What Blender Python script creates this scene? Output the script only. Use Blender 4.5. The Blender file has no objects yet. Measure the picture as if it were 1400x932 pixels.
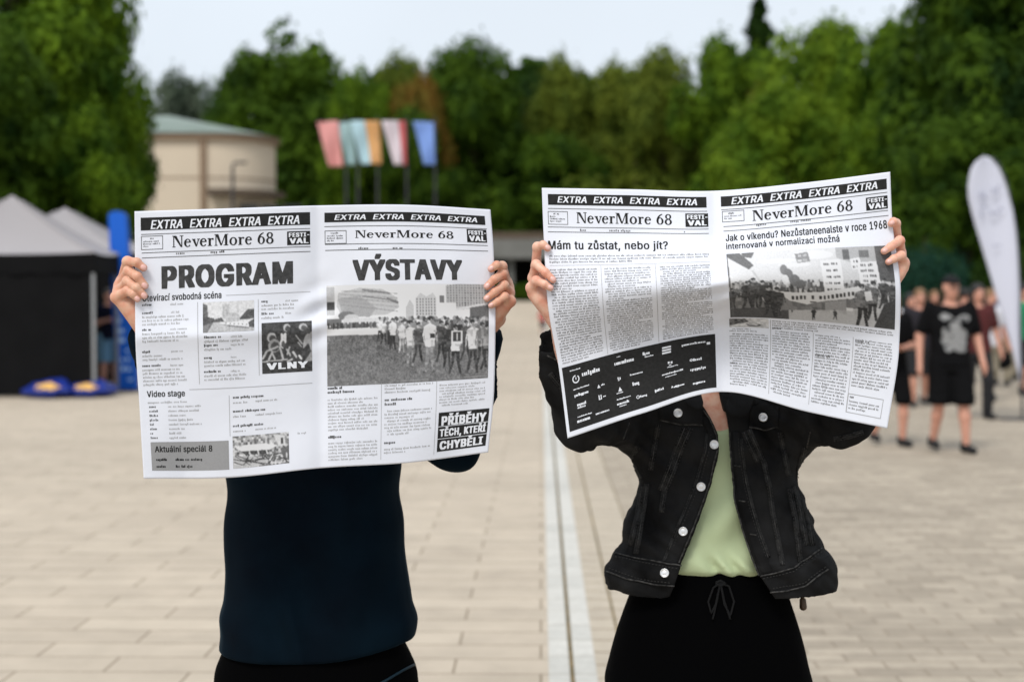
import bpy, bmesh, math, random
import numpy as np
from mathutils import Vector, Matrix
from mathutils.bvhtree import BVHTree
sc = bpy.context.scene
C = sc.collection
R = math.radians

# ------------------------------------------------------------------ camera, sky, sun, exposure
F = 1944.0                       # focal length in photograph pixels (50 mm on 36 mm)
CAM_Z = 1.62
PITCH = math.atan(66 / F)
cd = bpy.data.cameras.new('camera')
cam = bpy.data.objects.new('camera', cd)
C.objects.link(cam)
cam.location = (0, 0, CAM_Z)
cam.rotation_euler = (R(90) - PITCH, 0, 0)
cd.lens = 50; cd.sensor_width = 36
cd.clip_start = 0.05; cd.clip_end = 3000
cd.dof.use_dof = True
cd.dof.focus_distance = 2.86
cd.dof.aperture_fstop = 2.8
sc.camera = cam

world = bpy.data.worlds.new('World')
sc.world = world
world.use_nodes = True
wn = world.node_tree; wn.nodes.clear()
sky = wn.nodes.new('ShaderNodeTexSky')
sky.sky_type = 'NISHITA'; sky.sun_disc = False
SUN_EL, SUN_AZ = R(52), R(205)          # azimuth clockwise from +Y: behind the camera, a little left
sky.sun_elevation = SUN_EL; sky.sun_rotation = SUN_AZ
sky.dust_density = 4.0; sky.air_density = 1.0; sky.ozone_density = 1.0
hs = wn.nodes.new('ShaderNodeHueSaturation')
hs.inputs['Saturation'].default_value = 0.28
hs.inputs['Value'].default_value = 1.0
# broken grey cloud cover spread over the sky
tc = wn.nodes.new('ShaderNodeTexCoord')
cn = wn.nodes.new('ShaderNodeTexNoise')
cn.inputs['Scale'].default_value = 2.2; cn.inputs['Detail'].default_value = 5
cr = wn.nodes.new('ShaderNodeMapRange')
cr.inputs['From Min'].default_value = 0.3; cr.inputs['From Max'].default_value = 0.7
cr.inputs['To Min'].default_value = 0.62; cr.inputs['To Max'].default_value = 0.80
mx = wn.nodes.new('ShaderNodeMix'); mx.data_type = 'RGBA'
mx.inputs[7].default_value = (7.9, 8.7, 9.6, 1)
bg = wn.nodes.new('ShaderNodeBackground')
bg.inputs['Strength'].default_value = 0.082
wo = wn.nodes.new('ShaderNodeOutputWorld')
L = wn.links.new
L(sky.outputs[0], hs.inputs['Color'])
L(tc.outputs['Generated'], cn.inputs['Vector'])
L(cn.outputs['Fac'], cr.inputs['Value'])
L(cr.outputs[0], mx.inputs[0])
L(hs.outputs[0], mx.inputs[6])
L(mx.outputs[2], bg.inputs['Color'])
L(bg.outputs[0], wo.inputs['Surface'])

sl = bpy.data.lights.new('sun', 'SUN')
sun = bpy.data.objects.new('sun', sl); C.objects.link(sun)
sl.energy = 1.5; sl.angle = R(20); sl.color = (1.0, 0.96, 0.9)
sd = Vector((math.sin(SUN_AZ) * math.cos(SUN_EL), math.cos(SUN_AZ) * math.cos(SUN_EL), math.sin(SUN_EL)))
sun.rotation_euler = sd.to_track_quat('Z', 'Y').to_euler()
sun.location = (0, 0, 30)

sc.view_settings.view_transform = 'Standard'
sc.view_settings.look = 'None'
sc.view_settings.exposure = 0.60
sc.view_settings.gamma = 1.0
sc.view_settings.use_curve_mapping = False
sc.cycles.use_denoising = True

# ------------------------------------------------------------------ helpers
cp, sp_ = math.cos(PITCH), math.sin(PITCH)
def atn(u, v, Y):
    """photograph pixel + distance -> world points (numpy, broadcasting)"""
    u = np.asarray(u, float); v = np.asarray(v, float); Y = np.asarray(Y, float)
    a = (u - 700) / F; b = (466 - v) / F
    dy = cp + b * sp_; dz = -sp_ + b * cp
    k = Y / dy
    return np.stack(np.broadcast_arrays(a * k, Y, CAM_Z + dz * k), -1)
def at(u, v, Y):
    return Vector(atn(u, v, Y).tolist())
def gz(Y):
    return 0.0 if Y < 55 else min(1.2, (Y - 55) / 13 * 1.2)
def ground_at(u, v):
    """where a pixel ray meets the plaza"""
    b = (466 - v) / F
    dz = -sp_ + b * cp; dy = cp + b * sp_
    k = -CAM_Z / dz
    return Vector(((u - 700) / F * k, dy * k, 0))

def link(o, parent=None):
    C.objects.link(o)
    if parent is not None:
        o.parent = parent
        o.matrix_parent_inverse = parent.matrix_basis.inverted() if parent.get('_w') else Matrix()
    return o
def tag(o, label=None, cat=None, group=None, kind=None):
    if label: o['label'] = label
    if cat: o['category'] = cat
    if group: o['group'] = group
    if kind: o['kind'] = kind
    return o
def empty(name, loc=(0, 0, 0), rz=0.0):
    o = bpy.data.objects.new(name, None)
    o.empty_display_size = 0.2
    C.objects.link(o); o.location = loc; o.rotation_euler = (0, 0, rz)
    return o
def np_mesh(name, V, Fc, smooth=False):
    """verts (n,3) and faces (m,k) array, or list of index lists"""
    me = bpy.data.meshes.new(name)
    V = np.asarray(V, np.float32)
    if isinstance(Fc, np.ndarray):
        m, k = Fc.shape
        me.vertices.add(len(V)); me.vertices.foreach_set('co', V.ravel())
        me.loops.add(m * k); me.loops.foreach_set('vertex_index', Fc.astype(np.int32).ravel())
        me.polygons.add(m)
        me.polygons.foreach_set('loop_start', np.arange(m, dtype=np.int32) * k)
        me.polygons.foreach_set('loop_total', np.full(m, k, np.int32))
        me.update(calc_edges=True)
    else:
        me.from_pydata(V.tolist(), [], Fc)
    me.validate()
    if smooth:
        me.polygons.foreach_set('use_smooth', np.ones(len(me.polygons), bool))
    return me
def obj(name, me, mat, parent=None, loc=None):
    o = bpy.data.objects.new(name, me)
    if mat is not None:
        if not me.materials: me.materials.append(mat)
    C.objects.link(o)
    if parent is not None: o.parent = parent
    if loc is not None: o.location = loc
    return o

class MB:
    """collects simple solids into one mesh"""
    def __init__(s): s.V = []; s.F = []
    def add(s, V, Fc):
        n = len(s.V); s.V += [tuple(v) for v in V]; s.F += [[i + n for i in f] for f in Fc]; return s
    def box(s, x0, y0, z0, x1, y1, z1):
        V = [(x, y, z) for x in (x0, x1) for y in (y0, y1) for z in (z0, z1)]
        return s.add(V, [(0, 1, 3, 2), (4, 6, 7, 5), (0, 4, 5, 1), (2, 3, 7, 6), (0, 2, 6, 4), (1, 5, 7, 3)])
    def tube(s, pts, rad, n=8, caps=True):
        pts = [Vector(p) for p in pts]
        if not hasattr(rad, '__len__'): rad = [rad] * len(pts)
        V = []; Fc = []
        up = None
        for i, p in enumerate(pts):
            d = (pts[min(i + 1, len(pts) - 1)] - pts[max(i - 1, 0)]).normalized()
            if up is None:
                up = d.orthogonal().normalized()
            a = (up - d * up.dot(d))
            a = a.normalized() if a.length > 1e-6 else d.orthogonal().normalized()
            up = a; b = d.cross(a)
            for k in range(n):
                t = 2 * math.pi * k / n
                V.append(p + (a * math.cos(t) + b * math.sin(t)) * rad[i])
        for i in range(len(pts) - 1):
            for k in range(n):
                Fc.append((i * n + k, i * n + (k + 1) % n, (i + 1) * n + (k + 1) % n, (i + 1) * n + k))
        if caps:
            Fc.append(tuple(range(n))[::-1]); Fc.append(tuple(range((len(pts) - 1) * n, len(pts) * n)))
        return s.add(V, Fc)
    def prism(s, poly, y0, y1):
        """x,z outline extruded from y0 to y1"""
        n = len(poly)
        V = [(x, y0, z) for x, z in poly] + [(x, y1, z) for x, z in poly]
        Fc = [tuple(range(n)), tuple(range(n, 2 * n))[::-1]]
        for i in range(n):
            j = (i + 1) % n
            Fc.append((j, i, i + n, j + n))
        return s.add(V, Fc)
    def mesh(s, name, smooth=False):
        return np_mesh(name, s.V, s.F, smooth)
    def build(s, name, mat, parent=None, smooth=False, loc=None):
        return obj(name, s.mesh(name, smooth), mat, parent, loc)

# ------------------------------------------------------------------ materials
def crease(m, scale, dist, stretch=(1, 1, .45), strength=.8):
    """soft irregular cloth creases on top of a material's weave"""
    nt = m.node_tree; b = nt.nodes['Principled BSDF']
    t = nt.nodes.new('ShaderNodeTexCoord'); mp = nt.nodes.new('ShaderNodeMapping'); mp.inputs['Scale'].default_value = stretch
    mp.inputs['Rotation'].default_value = (.2, .35, .15)
    n = nt.nodes.new('ShaderNodeTexNoise'); n.noise_type = 'RIDGED_MULTIFRACTAL'; n.inputs['Scale'].default_value = scale; n.inputs['Detail'].default_value = 3; n.inputs['Distortion'].default_value = .6
    bp = nt.nodes.new('ShaderNodeBump'); bp.inputs['Strength'].default_value = strength; bp.inputs['Distance'].default_value = dist
    nt.links.new(t.outputs['Object'], mp.inputs['Vector']); nt.links.new(mp.outputs[0], n.inputs['Vector']); nt.links.new(n.outputs['Fac'], bp.inputs['Height'])
    if b.inputs['Normal'].links: nt.links.new(b.inputs['Normal'].links[0].from_socket, bp.inputs['Normal'])
    nt.links.new(bp.outputs[0], b.inputs['Normal'])
def mat(name, col, rough=0.7, spec=0.3, noise=None, bump=None, sheen=0.0, trans=0.0, sss=0.0, metal=0.0):
    """noise = (scale, amount, colour2); bump = (scale, strength, distance)"""
    m = bpy.data.materials.new(name); m.use_nodes = True
    nt = m.node_tree; b = nt.nodes['Principled BSDF']
    b.inputs['Base Color'].default_value = (*col, 1)
    b.inputs['Roughness'].default_value = rough
    b.inputs['Specular IOR Level'].default_value = spec
    b.inputs['Metallic'].default_value = metal
    if sheen:
        b.inputs['Sheen Weight'].default_value = sheen
        b.inputs['Sheen Roughness'].default_value = 0.4
    if sss:
        b.inputs['Subsurface Weight'].default_value = sss
        b.inputs['Subsurface Radius'].default_value = (0.012, 0.004, 0.002)
        b.inputs['Subsurface Scale'].default_value = 0.6
    if noise or bump:
        t = nt.nodes.new('ShaderNodeTexCoord')
    if noise:
        n = nt.nodes.new('ShaderNodeTexNoise')
        n.inputs['Scale'].default_value = noise[0]; n.inputs['Detail'].default_value = 6
        nt.links.new(t.outputs['Object'], n.inputs['Vector'])
        r = nt.nodes.new('ShaderNodeMapRange')
        r.inputs['From Min'].default_value = 0.32; r.inputs['From Max'].default_value = 0.68
        r.inputs['To Max'].default_value = noise[1]
        mxx = nt.nodes.new('ShaderNodeMix'); mxx.data_type = 'RGBA'
        mxx.inputs[6].default_value = (*col, 1); mxx.inputs[7].default_value = (*noise[2], 1)
        nt.links.new(n.outputs['Fac'], r.inputs['Value'])
        nt.links.new(r.outputs[0], mxx.inputs[0])
        nt.links.new(mxx.outputs[2], b.inputs['Base Color'])
    if bump:
        n2 = nt.nodes.new('ShaderNodeTexNoise')
        n2.inputs['Scale'].default_value = bump[0]; n2.inputs['Detail'].default_value = 4
        nt.links.new(t.outputs['Object'], n2.inputs['Vector'])
        bp = nt.nodes.new('ShaderNodeBump')
        bp.inputs['Strength'].default_value = bump[1]; bp.inputs['Distance'].default_value = bump[2]
        nt.links.new(n2.outputs['Fac'], bp.inputs['Height'])
        nt.links.new(bp.outputs[0], b.inputs['Normal'])
    if trans:
        tr = nt.nodes.new('ShaderNodeBsdfTranslucent')
        ms = nt.nodes.new('ShaderNodeMixShader'); ms.inputs[0].default_value = trans
        out = nt.nodes['Material Output']
        src = b.inputs['Base Color'].links[0].from_socket if b.inputs['Base Color'].links else None
        if src: nt.links.new(src, tr.inputs['Color'])
        else: tr.inputs['Color'].default_value = (*col, 1)
        nt.links.new(b.outputs[0], ms.inputs[1]); nt.links.new(tr.outputs[0], ms.inputs[2])
        nt.links.new(ms.outputs[0], out.inputs['Surface'])
    return m

M = {}
M['paper'] = mat('newsprint', (0.765, 0.785, 0.85), 0.75, 0.15, noise=(9, 0.5, (0.735, 0.755, 0.825)), bump=(26, 0.25, 0.004), trans=0.12)
M['ink'] = mat('black_ink', (0.016, 0.016, 0.016), 0.7, 0.12, noise=(160, 0.8, (0.026, 0.026, 0.026)))
M['inkhead'] = mat('headline_ink', (0.030, 0.030, 0.031), 0.6, 0.2, noise=(120, 0.9, (0.065, 0.065, 0.066)))
M['inksmall'] = mat('text_ink', (0.36, 0.36, 0.37), 0.6, 0.2)
M['inkmid'] = mat('dense_text_ink', (0.19, 0.19, 0.195), 0.6, 0.2)
M['inkbold'] = mat('bold_ink', (0.085, 0.085, 0.087), 0.6, 0.2)
M['inkgrey'] = mat('grey_ink', (0.26, 0.26, 0.265), 0.6, 0.2, noise=(300, 0.6, (0.30, 0.30, 0.305)))
M['inkwhite'] = mat('unprinted_paper', (0.71, 0.73, 0.78), 0.75, 0.15)
M['skin'] = mat('skin', (0.63, 0.385, 0.27), 0.48, 0.4, noise=(62, 1.0, (0.585, 0.255, 0.165)), bump=(420, 0.12, 0.0006), sss=0.12)
M['skin2'] = mat('fair_skin', (0.72, 0.45, 0.335), 0.48, 0.4, noise=(62, 1.0, (0.65, 0.29, 0.20)), bump=(420, 0.12, 0.0006), sss=0.12)
M['skinbg'] = mat('tanned_skin', (0.53, 0.28, 0.20), 0.55, 0.35, noise=(14, 0.5, (0.58, 0.25, 0.17)))
M['nail'] = mat('fingernail', (0.70, 0.41, 0.36), 0.28, 0.5)
M['stitch'] = mat('grey_stitching', (0.034, 0.033, 0.032), 0.9, 0.15)
M['navy'] = mat('navy_fleece', (0.0006, 0.0028, 0.0062), 0.85, 0.06, noise=(6, 1.0, (0.0013, 0.0066, 0.0125)), bump=(700, 0.12, 0.0012), sheen=0.0)
M['denim'] = mat('black_denim', (0.0030, 0.0030, 0.0033), 0.88, 0.10, noise=(12, 1.0, (0.0160, 0.0160, 0.0163)), bump=(900, 0.5, 0.0016))
M['denimfade'] = mat('faded_denim', (0.0035, 0.0035, 0.0037), 0.9, 0.1, noise=(55, 1.0, (0.030, 0.030, 0.030)), bump=(900, .5, .0015))
M['denimworn'] = mat('worn_denim', (0.0080, 0.0080, 0.0080), 0.9, 0.15, noise=(120, 1.0, (0.070, 0.068, 0.065)), bump=(900, 0.3, 0.001))
M['green'] = mat('pale_green_jersey', (0.49, 0.57, 0.345), 0.8, 0.2, noise=(30, 0.4, (0.45, 0.53, 0.315)), bump=(900, 0.12, 0.0008))
M['black'] = mat('black_cloth', (0.0009, 0.0009, 0.0011), 0.95, 0.03, bump=(600, 0.2, 0.001))
M['blackbg'] = mat('black_fabric', (0.0042, 0.0042, 0.0048), 0.9, 0.1)
M['hair'] = mat('brown_hair', (0.035, 0.02, 0.012), 0.5, 0.4, bump=(90, 0.6, 0.006))
M['hairdark'] = mat('dark_hair', (0.012, 0.009, 0.008), 0.5, 0.4)
M['button'] = mat('silver_button', (0.72, 0.72, 0.72), 0.32, 0.5, metal=0.55)
M['shoe'] = mat('black_shoe', (0.01, 0.01, 0.011), 0.6, 0.3)
M['bead'] = mat('brown_wood_bead', (0.05, 0.028, 0.014), 0.4, 0.4, noise=(200, 0.8, (0.10, 0.06, 0.03)))
crease(M['denim'], 15, .014)
_n = M['navy'].node_tree.nodes['Principled BSDF']; _n.inputs['Sheen Weight'].default_value = .05; _n.inputs['Sheen Roughness'].default_value = .35; _n.inputs['Sheen Tint'].default_value = (.10, .40, .62, 1)
crease(M['navy'], 6, .035, (1.2, 1, .5), 1.0)
crease(M['green'], 13, .007, (1.3, 1, .35), .7)
crease(M['black'], 8, .010, (1.2, 1, .3))
crease(M['paper'], 7, .004, (1, 1, 1), .45)

# ------------------------------------------------------------------ smooth solids (signed distance fields, surface nets)
def smin(a, b, k):
    h = np.maximum(k - np.abs(a - b), 0) / k
    return np.minimum(a, b) - h * h * k * 0.25
def fine_axis(lo, hi, coarse, zones=(), fine=0.0014):
    """grid lines, dense inside the given (a, b) zones"""
    cuts = [lo]
    x = lo
    while x < hi:
        st = coarse
        for a, b in zones:
            if a <= x < b: st = fine
            elif x < a < x + st: st = max(a - x + 1e-6, fine)
        x += st
        cuts.append(x)
    return np.array(cuts)
class Field:
    def __init__(s, x, y, z):
        s.x, s.y, s.z = x, y, z
        s.v = np.full((len(x), len(y), len(z)), 0.5, np.float32)
    def _sl(s, lo, hi, m):
        r = []
        for ax, a, b in zip((s.x, s.y, s.z), lo, hi):
            i = max(int(np.searchsorted(ax, a - m)) - 1, 0); j = min(int(np.searchsorted(ax, b + m)) + 1, len(ax))
            r.append(slice(i, max(j, i)))
        return tuple(r)
    def add(s, prim, k=0.0):
        lo, hi, fn = prim
        sl = s._sl(lo, hi, max(k, 0.03))
        d = fn(s.x[sl[0]][:, None, None], s.y[sl[1]][None, :, None], s.z[sl[2]][None, None, :])
        s.v[sl] = smin(s.v[sl], d, k) if k > 0 else np.minimum(s.v[sl], d)
        return s
    def cut(s, prim, k=0.0):
        lo, hi, fn = prim
        sl = s._sl(lo, hi, max(k, 0.02))
        d = fn(s.x[sl[0]][:, None, None], s.y[sl[1]][None, :, None], s.z[sl[2]][None, None, :])
        s.v[sl] = -smin(-s.v[sl], d, k) if k > 0 else np.maximum(s.v[sl], -d)
        return s
    def warp(s, fn, lo=(-9, -9, -9), hi=(9, 9, 9)):
        sl = s._sl(lo, hi, 0)
        s.v[sl] += fn(s.x[sl[0]][:, None, None], s.y[sl[1]][None, :, None], s.z[sl[2]][None, None, :]).astype(np.float32)
        return s
    def mesh(s, name, relax=0):
        v = s.v; ins = v < 0
        c = np.zeros(tuple(n - 1 for n in v.shape), np.int8)
        for a in (0, 1):
            for b in (0, 1):
                for d in (0, 1):
                    c += ins[a:v.shape[0] - 1 + a, b:v.shape[1] - 1 + b, d:v.shape[2] - 1 + d]
        mixed = (c > 0) & (c < 8)
        I = np.argwhere(mixed)
        ids = np.full(mixed.shape, -1, np.int32); ids[mixed] = np.arange(len(I))
        P = np.zeros((len(I), 3)); W = np.zeros(len(I))
        corners = [(a, b, d) for a in (0, 1) for b in (0, 1) for d in (0, 1)]
        ax = (s.x, s.y, s.z)
        for p in corners:
            for q in corners:
                if sum(abs(p[t] - q[t]) for t in range(3)) != 1 or p > q: continue
                v0 = v[I[:, 0] + p[0], I[:, 1] + p[1], I[:, 2] + p[2]]
                v1 = v[I[:, 0] + q[0], I[:, 1] + q[1], I[:, 2] + q[2]]
                m = (v0 < 0) != (v1 < 0)
                t = np.where(m, v0 / np.where(v0 == v1, 1, v0 - v1), 0)
                for e in range(3):
                    a0 = ax[e][I[:, e] + p[e]]; a1 = ax[e][I[:, e] + q[e]]
                    P[:, e] += np.where(m, a0 + (a1 - a0) * t, 0)
                W += m
        P /= W[:, None]
        Q = []
        for e in range(3):
            f, g = [(1, 2), (2, 0), (0, 1)][e]
            A = np.take(ins, range(v.shape[e] - 1), e); B = np.take(ins, range(1, v.shape[e]), e)
            X = A != B
            idx = np.argwhere(X)
            ok = (idx[:, f] > 0) & (idx[:, g] > 0) & (idx[:, f] < v.shape[f] - 1) & (idx[:, g] < v.shape[g] - 1)
            idx = idx[ok]
            fl = A[idx[:, 0], idx[:, 1], idx[:, 2]]
            def cell(df, dg):
                j = idx.copy(); j[:, f] -= df; j[:, g] -= dg
                return ids[j[:, 0], j[:, 1], j[:, 2]]
            q = np.stack([cell(1, 1), cell(0, 1), cell(0, 0), cell(1, 0)], 1)
            q[~fl] = q[~fl][:, ::-1]
            Q.append(q)
        Q = np.concatenate(Q)
        Q = Q[(Q >= 0).all(1)]
        for _ in range(relax):
            S = np.zeros_like(P); n = np.zeros(len(P))
            for k in range(4):
                np.add.at(S, Q[:, k], P[Q[:, (k + 1) % 4]]); np.add.at(S, Q[:, k], P[Q[:, (k + 3) % 4]])
                np.add.at(n, Q[:, k], 2)
            P = P * 0.5 + 0.5 * S / np.maximum(n, 1)[:, None]
        return np_mesh(name, P, Q, True)

def cone(a, b, ra, rb, flat=None, wr=0.0, wl=0.03):
    """tapered capsule; wr/wl = height and spacing of cloth wrinkles across it"""
    a = np.array(a, float); b = np.array(b, float); ba = b - a; bb = max(float(ba @ ba), 1e-9)
    r = max(ra, rb) + wr
    ln = math.sqrt(bb)
    def fn(x, y, z):
        px, py, pz = x - a[0], y - a[1], z - a[2]
        h = np.clip((px * ba[0] + py * ba[1] + pz * ba[2]) / bb, 0, 1)
        dx, dy, dz = px - ba[0] * h, py - ba[1] * h, pz - ba[2] * h
        d = np.sqrt(dx * dx + dy * dy + dz * dz) - (ra + (rb - ra) * h)
        if wr:
            tw = 0.9 * np.sin(31 * x + 17 * z) + 0.8 * np.sin(23 * y - 29 * z + 1.3)
            d = d + wr * np.sin(h * ln / wl * 2 * math.pi + 1.6 * tw) * (0.55 + 0.45 * np.sin(19 * x + 27 * y + 13 * z))
        return d
    return np.minimum(a, b) - r, np.maximum(a, b) + r, fn
def ell(c, r, rz=0.0):
    c = np.array(c, float); r = np.array(r, float); m = r.max()
    cz, sz = math.cos(rz), math.sin(rz)
    def fn(x, y, z):
        px, py, pz = x - c[0], y - c[1], z - c[2]
        px, py = px * cz + py * sz, -px * sz + py * cz
        k0 = np.sqrt((px / r[0]) ** 2 + (py / r[1]) ** 2 + (pz / r[2]) ** 2)
        k1 = np.sqrt((px / r[0] ** 2) ** 2 + (py / r[1] ** 2) ** 2 + (pz / r[2] ** 2) ** 2)
        return k0 * (k0 - 1) / np.maximum(k1, 1e-6)
    return c - m, c + m, fn
def loft(rows, n=2.4, off=0.0):
    """rows of (z, cx, cy, rx, ry), bottom to top"""
    a = np.array(rows, float)
    a = a[np.argsort(a[:, 0])]
    zz = a[:, 0]
    lo = np.array([(a[:, 1] - a[:, 3]).min(), (a[:, 2] - a[:, 4]).min(), zz[0]]) - off
    hi = np.array([(a[:, 1] + a[:, 3]).max(), (a[:, 2] + a[:, 4]).max(), zz[-1]]) + off
    def fn(x, y, z):
        cx, cy, rx, ry = (pchip(zz, a[:, i], np.clip(z, zz[0], zz[-1]).ravel()).reshape(z.shape) for i in (1, 2, 3, 4))
        q = ((np.abs(x - cx) / (rx + off)) ** n + (np.abs(y - cy) / (ry + off)) ** n) ** (1 / n)
        d = (q - 1) * np.minimum(rx, ry)
        return np.maximum(d, np.maximum(zz[0] - off - z, z - zz[-1] - off))
    return lo, hi, fn
def pchip(xs, ys, q):
    """monotone cubic interpolation"""
    xs = np.asarray(xs, float); ys = np.asarray(ys, float); q = np.asarray(q, float)
    h = np.diff(xs); dl = np.diff(ys) / h
    m = np.zeros(len(xs))
    for i in range(1, len(xs) - 1):
        if dl[i - 1] * dl[i] > 0:
            w1 = 2 * h[i] + h[i - 1]; w2 = h[i] + 2 * h[i - 1]
            m[i] = (w1 + w2) / (w1 / dl[i - 1] + w2 / dl[i])
    m[0], m[-1] = dl[0], dl[-1]
    i = np.clip(np.searchsorted(xs, q) - 1, 0, len(h) - 1)
    t = (q - xs[i]) / h[i]
    t2, t3 = t * t, t * t * t
    return ((2 * t3 - 3 * t2 + 1) * ys[i] + (t3 - 2 * t2 + t) * h[i] * m[i] +
            (-2 * t3 + 3 * t2) * ys[i + 1] + (t3 - t2) * h[i] * m[i + 1])
def fieldfn(prims):
    """several (prim, k) merged into one prim; each k blends with what came before"""
    lo = np.min([p[0] for p, k in prims], 0); hi = np.max([p[1] for p, k in prims], 0)
    def fn(x, y, z):
        d = None
        for (a, b, f), k in prims:
            e = f(x, y, z)
            d = e if d is None else (smin(d, e, k) if k else np.minimum(d, e))
        return d
    return lo, hi, fn
def head_prims(c, s=1.0):
    """head centred on c, looking towards -Y: list of (op, prim, blend)"""
    c = np.array(c, float)
    def E(o, r): return ell(c + np.array(o) * s, np.array(r) * s)
    def K(o, p, a, b): return cone(c + np.array(o) * s, c + np.array(p) * s, a * s, b * s)
    return [('+', E((0, .012, .025), (.074, .094, .092)), .02), ('+', E((0, -.022, -.03), (.062, .072, .092)), .03),
            ('+', E((0, -.045, -.088), (.034, .034, .024)), .03),
            ('-', E((-.031, -.106, .004), (.017, .018, .011)), .012), ('-', E((.031, -.106, .004), (.017, .018, .011)), .012),
            ('+', K((0, -.088, .006), (0, -.112, -.034), .008, .0125), .014), ('+', K((-.011, -.098, -.038), (.011, -.098, -.038), .008, .008), .01),
            ('+', K((-.017, -.088, -.066), (.017, -.088, -.066), .007, .007), .008), ('+', K((-.013, -.087, -.078), (.013, -.087, -.078), .007, .007), .006),
            ('-', K((-.02, -.1, -.0715), (.02, -.1, -.0715), .003, .003), .003),
            ('+', E((-.075, .006, -.008), (.010, .020, .032)), .008), ('+', E((.075, .006, -.008), (.010, .020, .032)), .008)]

# ------------------------------------------------------------------ curved newspaper sheets
class Sheet:
    """an open double page: control grid in photograph pixels plus a distance for every point"""
    def __init__(s, S, T, U, V, depth):
        s.S, s.T = np.array(S, float), np.array(T, float)
        s.U, s.V = np.array(U, float), np.array(V, float)     # rows t, columns s
        s.depth = depth
    def uv(s, a, b):
        """a = across, b = down (flat arrays)"""
        a = np.asarray(a, float).ravel(); b = np.asarray(b, float).ravel()
        out = []
        for G in (s.U, s.V):
            cols = [pchip(s.T, G[:, j], b) for j in range(len(s.S))]      # (ns, n)
            cols = np.array(cols)
            # cubic through the columns at every point
            h = np.diff(s.S)
            dl = np.diff(cols, axis=0) / h[:, None]
            m = np.zeros_like(cols)
            m[0], m[-1] = dl[0], dl[-1]
            for i in range(1, len(s.S) - 1):
                m[i] = (dl[i - 1] * h[i] + dl[i] * h[i - 1]) / (h[i] + h[i - 1])
            i = np.clip(np.searchsorted(s.S, a) - 1, 0, len(h) - 1)
            t = (a - s.S[i]) / h[i]; n = np.arange(len(a))
            t2, t3 = t * t, t ** 3
            out.append((2 * t3 - 3 * t2 + 1) * cols[i, n] + (t3 - 2 * t2 + t) * h[i] * m[i, n] +
                       (-2 * t3 + 3 * t2) * cols[i + 1, n] + (t3 - t2) * h[i] * m[i + 1, n])
        return out[0], out[1]
    def P(s, a, b):
        u, v = s.uv(a, b)
        return atn(u, v, s.depth(np.asarray(a, float).ravel(), np.asarray(b, float).ravel()))
    def PN(s, a, b, off):
        a = np.asarray(a, float).ravel(); b = np.asarray(b, float).ravel()
        e = 2e-3
        p = s.P(a, b)
        n = np.cross(s.P(a + e, b) - s.P(a - e, b), s.P(a, b + e) - s.P(a, b - e))
        n /= np.linalg.norm(n, axis=1)[:, None]
        n *= -np.sign(n[:, 1])[:, None]
        return p + n * off
    def st(s, u, v):
        """photograph pixel -> place on the sheet"""
        a, b = 0.5, 0.5
        for _ in range(30):
            q = [np.array(x) for x in s.uv([a, a + 1e-3, a], [b, b, b + 1e-3])]
            J = np.array([[(q[0][1] - q[0][0]), (q[0][2] - q[0][0])], [(q[1][1] - q[1][0]), (q[1][2] - q[1][0])]]) * 1e3
            d = np.linalg.solve(J, [u - q[0][0], v - q[1][0]])
            a += float(np.clip(d[0], -.3, .3)); b += float(np.clip(d[1], -.3, .3))
            a = min(max(a, -0.05), 1.05); b = min(max(b, -0.05), 1.05)
        return a, b
def wob(a, b, sd):
    r = np.random.RandomState(sd); o = 0
    for i in range(14):
        fx, fy = r.uniform(-26, 26), r.uniform(-16, 16)
        o = o + np.sin(fx * a + fy * b + r.uniform(0, 6.3) + 1.2 * np.sin(5 * a + 4 * b + i)) * r.uniform(.3, 1) / (1 + 0.05 * math.hypot(fx, fy))
    return o
def bumpfn(x, c, w):
    return np.exp(-((x - c) / w) ** 2)

def depth1(a, b):
    base = 2.76 + 0.16 * a
    inner = np.clip(a / .12, 0, 1) * np.clip((1 - a) / .12, 0, 1)
    crease = -0.019 * np.exp(-(np.sqrt((b - .475) ** 2 + .0002) / .07)) * (0.45 + .55 * bumpfn(a, .25, .3))
    fold = 0.012 * np.exp(-(np.sqrt((a - .5) ** 2 + .00012) / .030)) - .012 * bumpfn(a, .28, .2) - .010 * bumpfn(a, .75, .2)
    bot = 0.030 * np.clip(b - .55, 0, 1) ** 1.5 * np.sin(a * 7.5 + .6)
    crump = .006 * bumpfn(a, .50, .05) * np.sin(b * 60 + 30 * a) * bumpfn(b, .42, .1)
    return base + crease + fold + bot * inner + crump + inner * 0.0024 * wob(a, b, 3)
P1 = Sheet([0, .25, .5, .75, 1], [0, .18, .45, .72, 1],
    [[184, 310, 435, 556, 670.5], [184.6, 310.5, 435.5, 557, 675], [185, 311, 436.5, 559, 677.5], [190.5, 313.5, 437.5, 558.5, 676], [196.5, 316, 439, 556, 667.5]],
    [[289, 285, 281, 280, 286.5], [354.5, 349.5, 344.8, 343, 345.5], [453, 447.5, 441.5, 437.5, 436], [552, 548, 540, 534, 526], [654, 652.5, 639.5, 632.5, 618]], depth1)
def depth2(a, b):
    A = pchip([0, .25, .5, .75, 1], [.028, .076, .095, .080, .024], a)
    p = pchip([0, .172, .42, .70, .86, 1], [0, -.28, -1, .10, .22, .12], b)
    inner = np.clip(a / .1, 0, 1) * np.clip((1 - a) / .1, 0, 1)
    fold = 0.016 * np.exp(-(np.sqrt((a - .5) ** 2 + .00012) / .034))
    crump = .005 * bumpfn(a, .5, .06) * np.sin(b * 55 + 26 * a) * bumpfn(b, .5, .12)
    return 2.83 + A * p + fold + crump + inner * 0.0020 * wob(a, b, 8)
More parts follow.
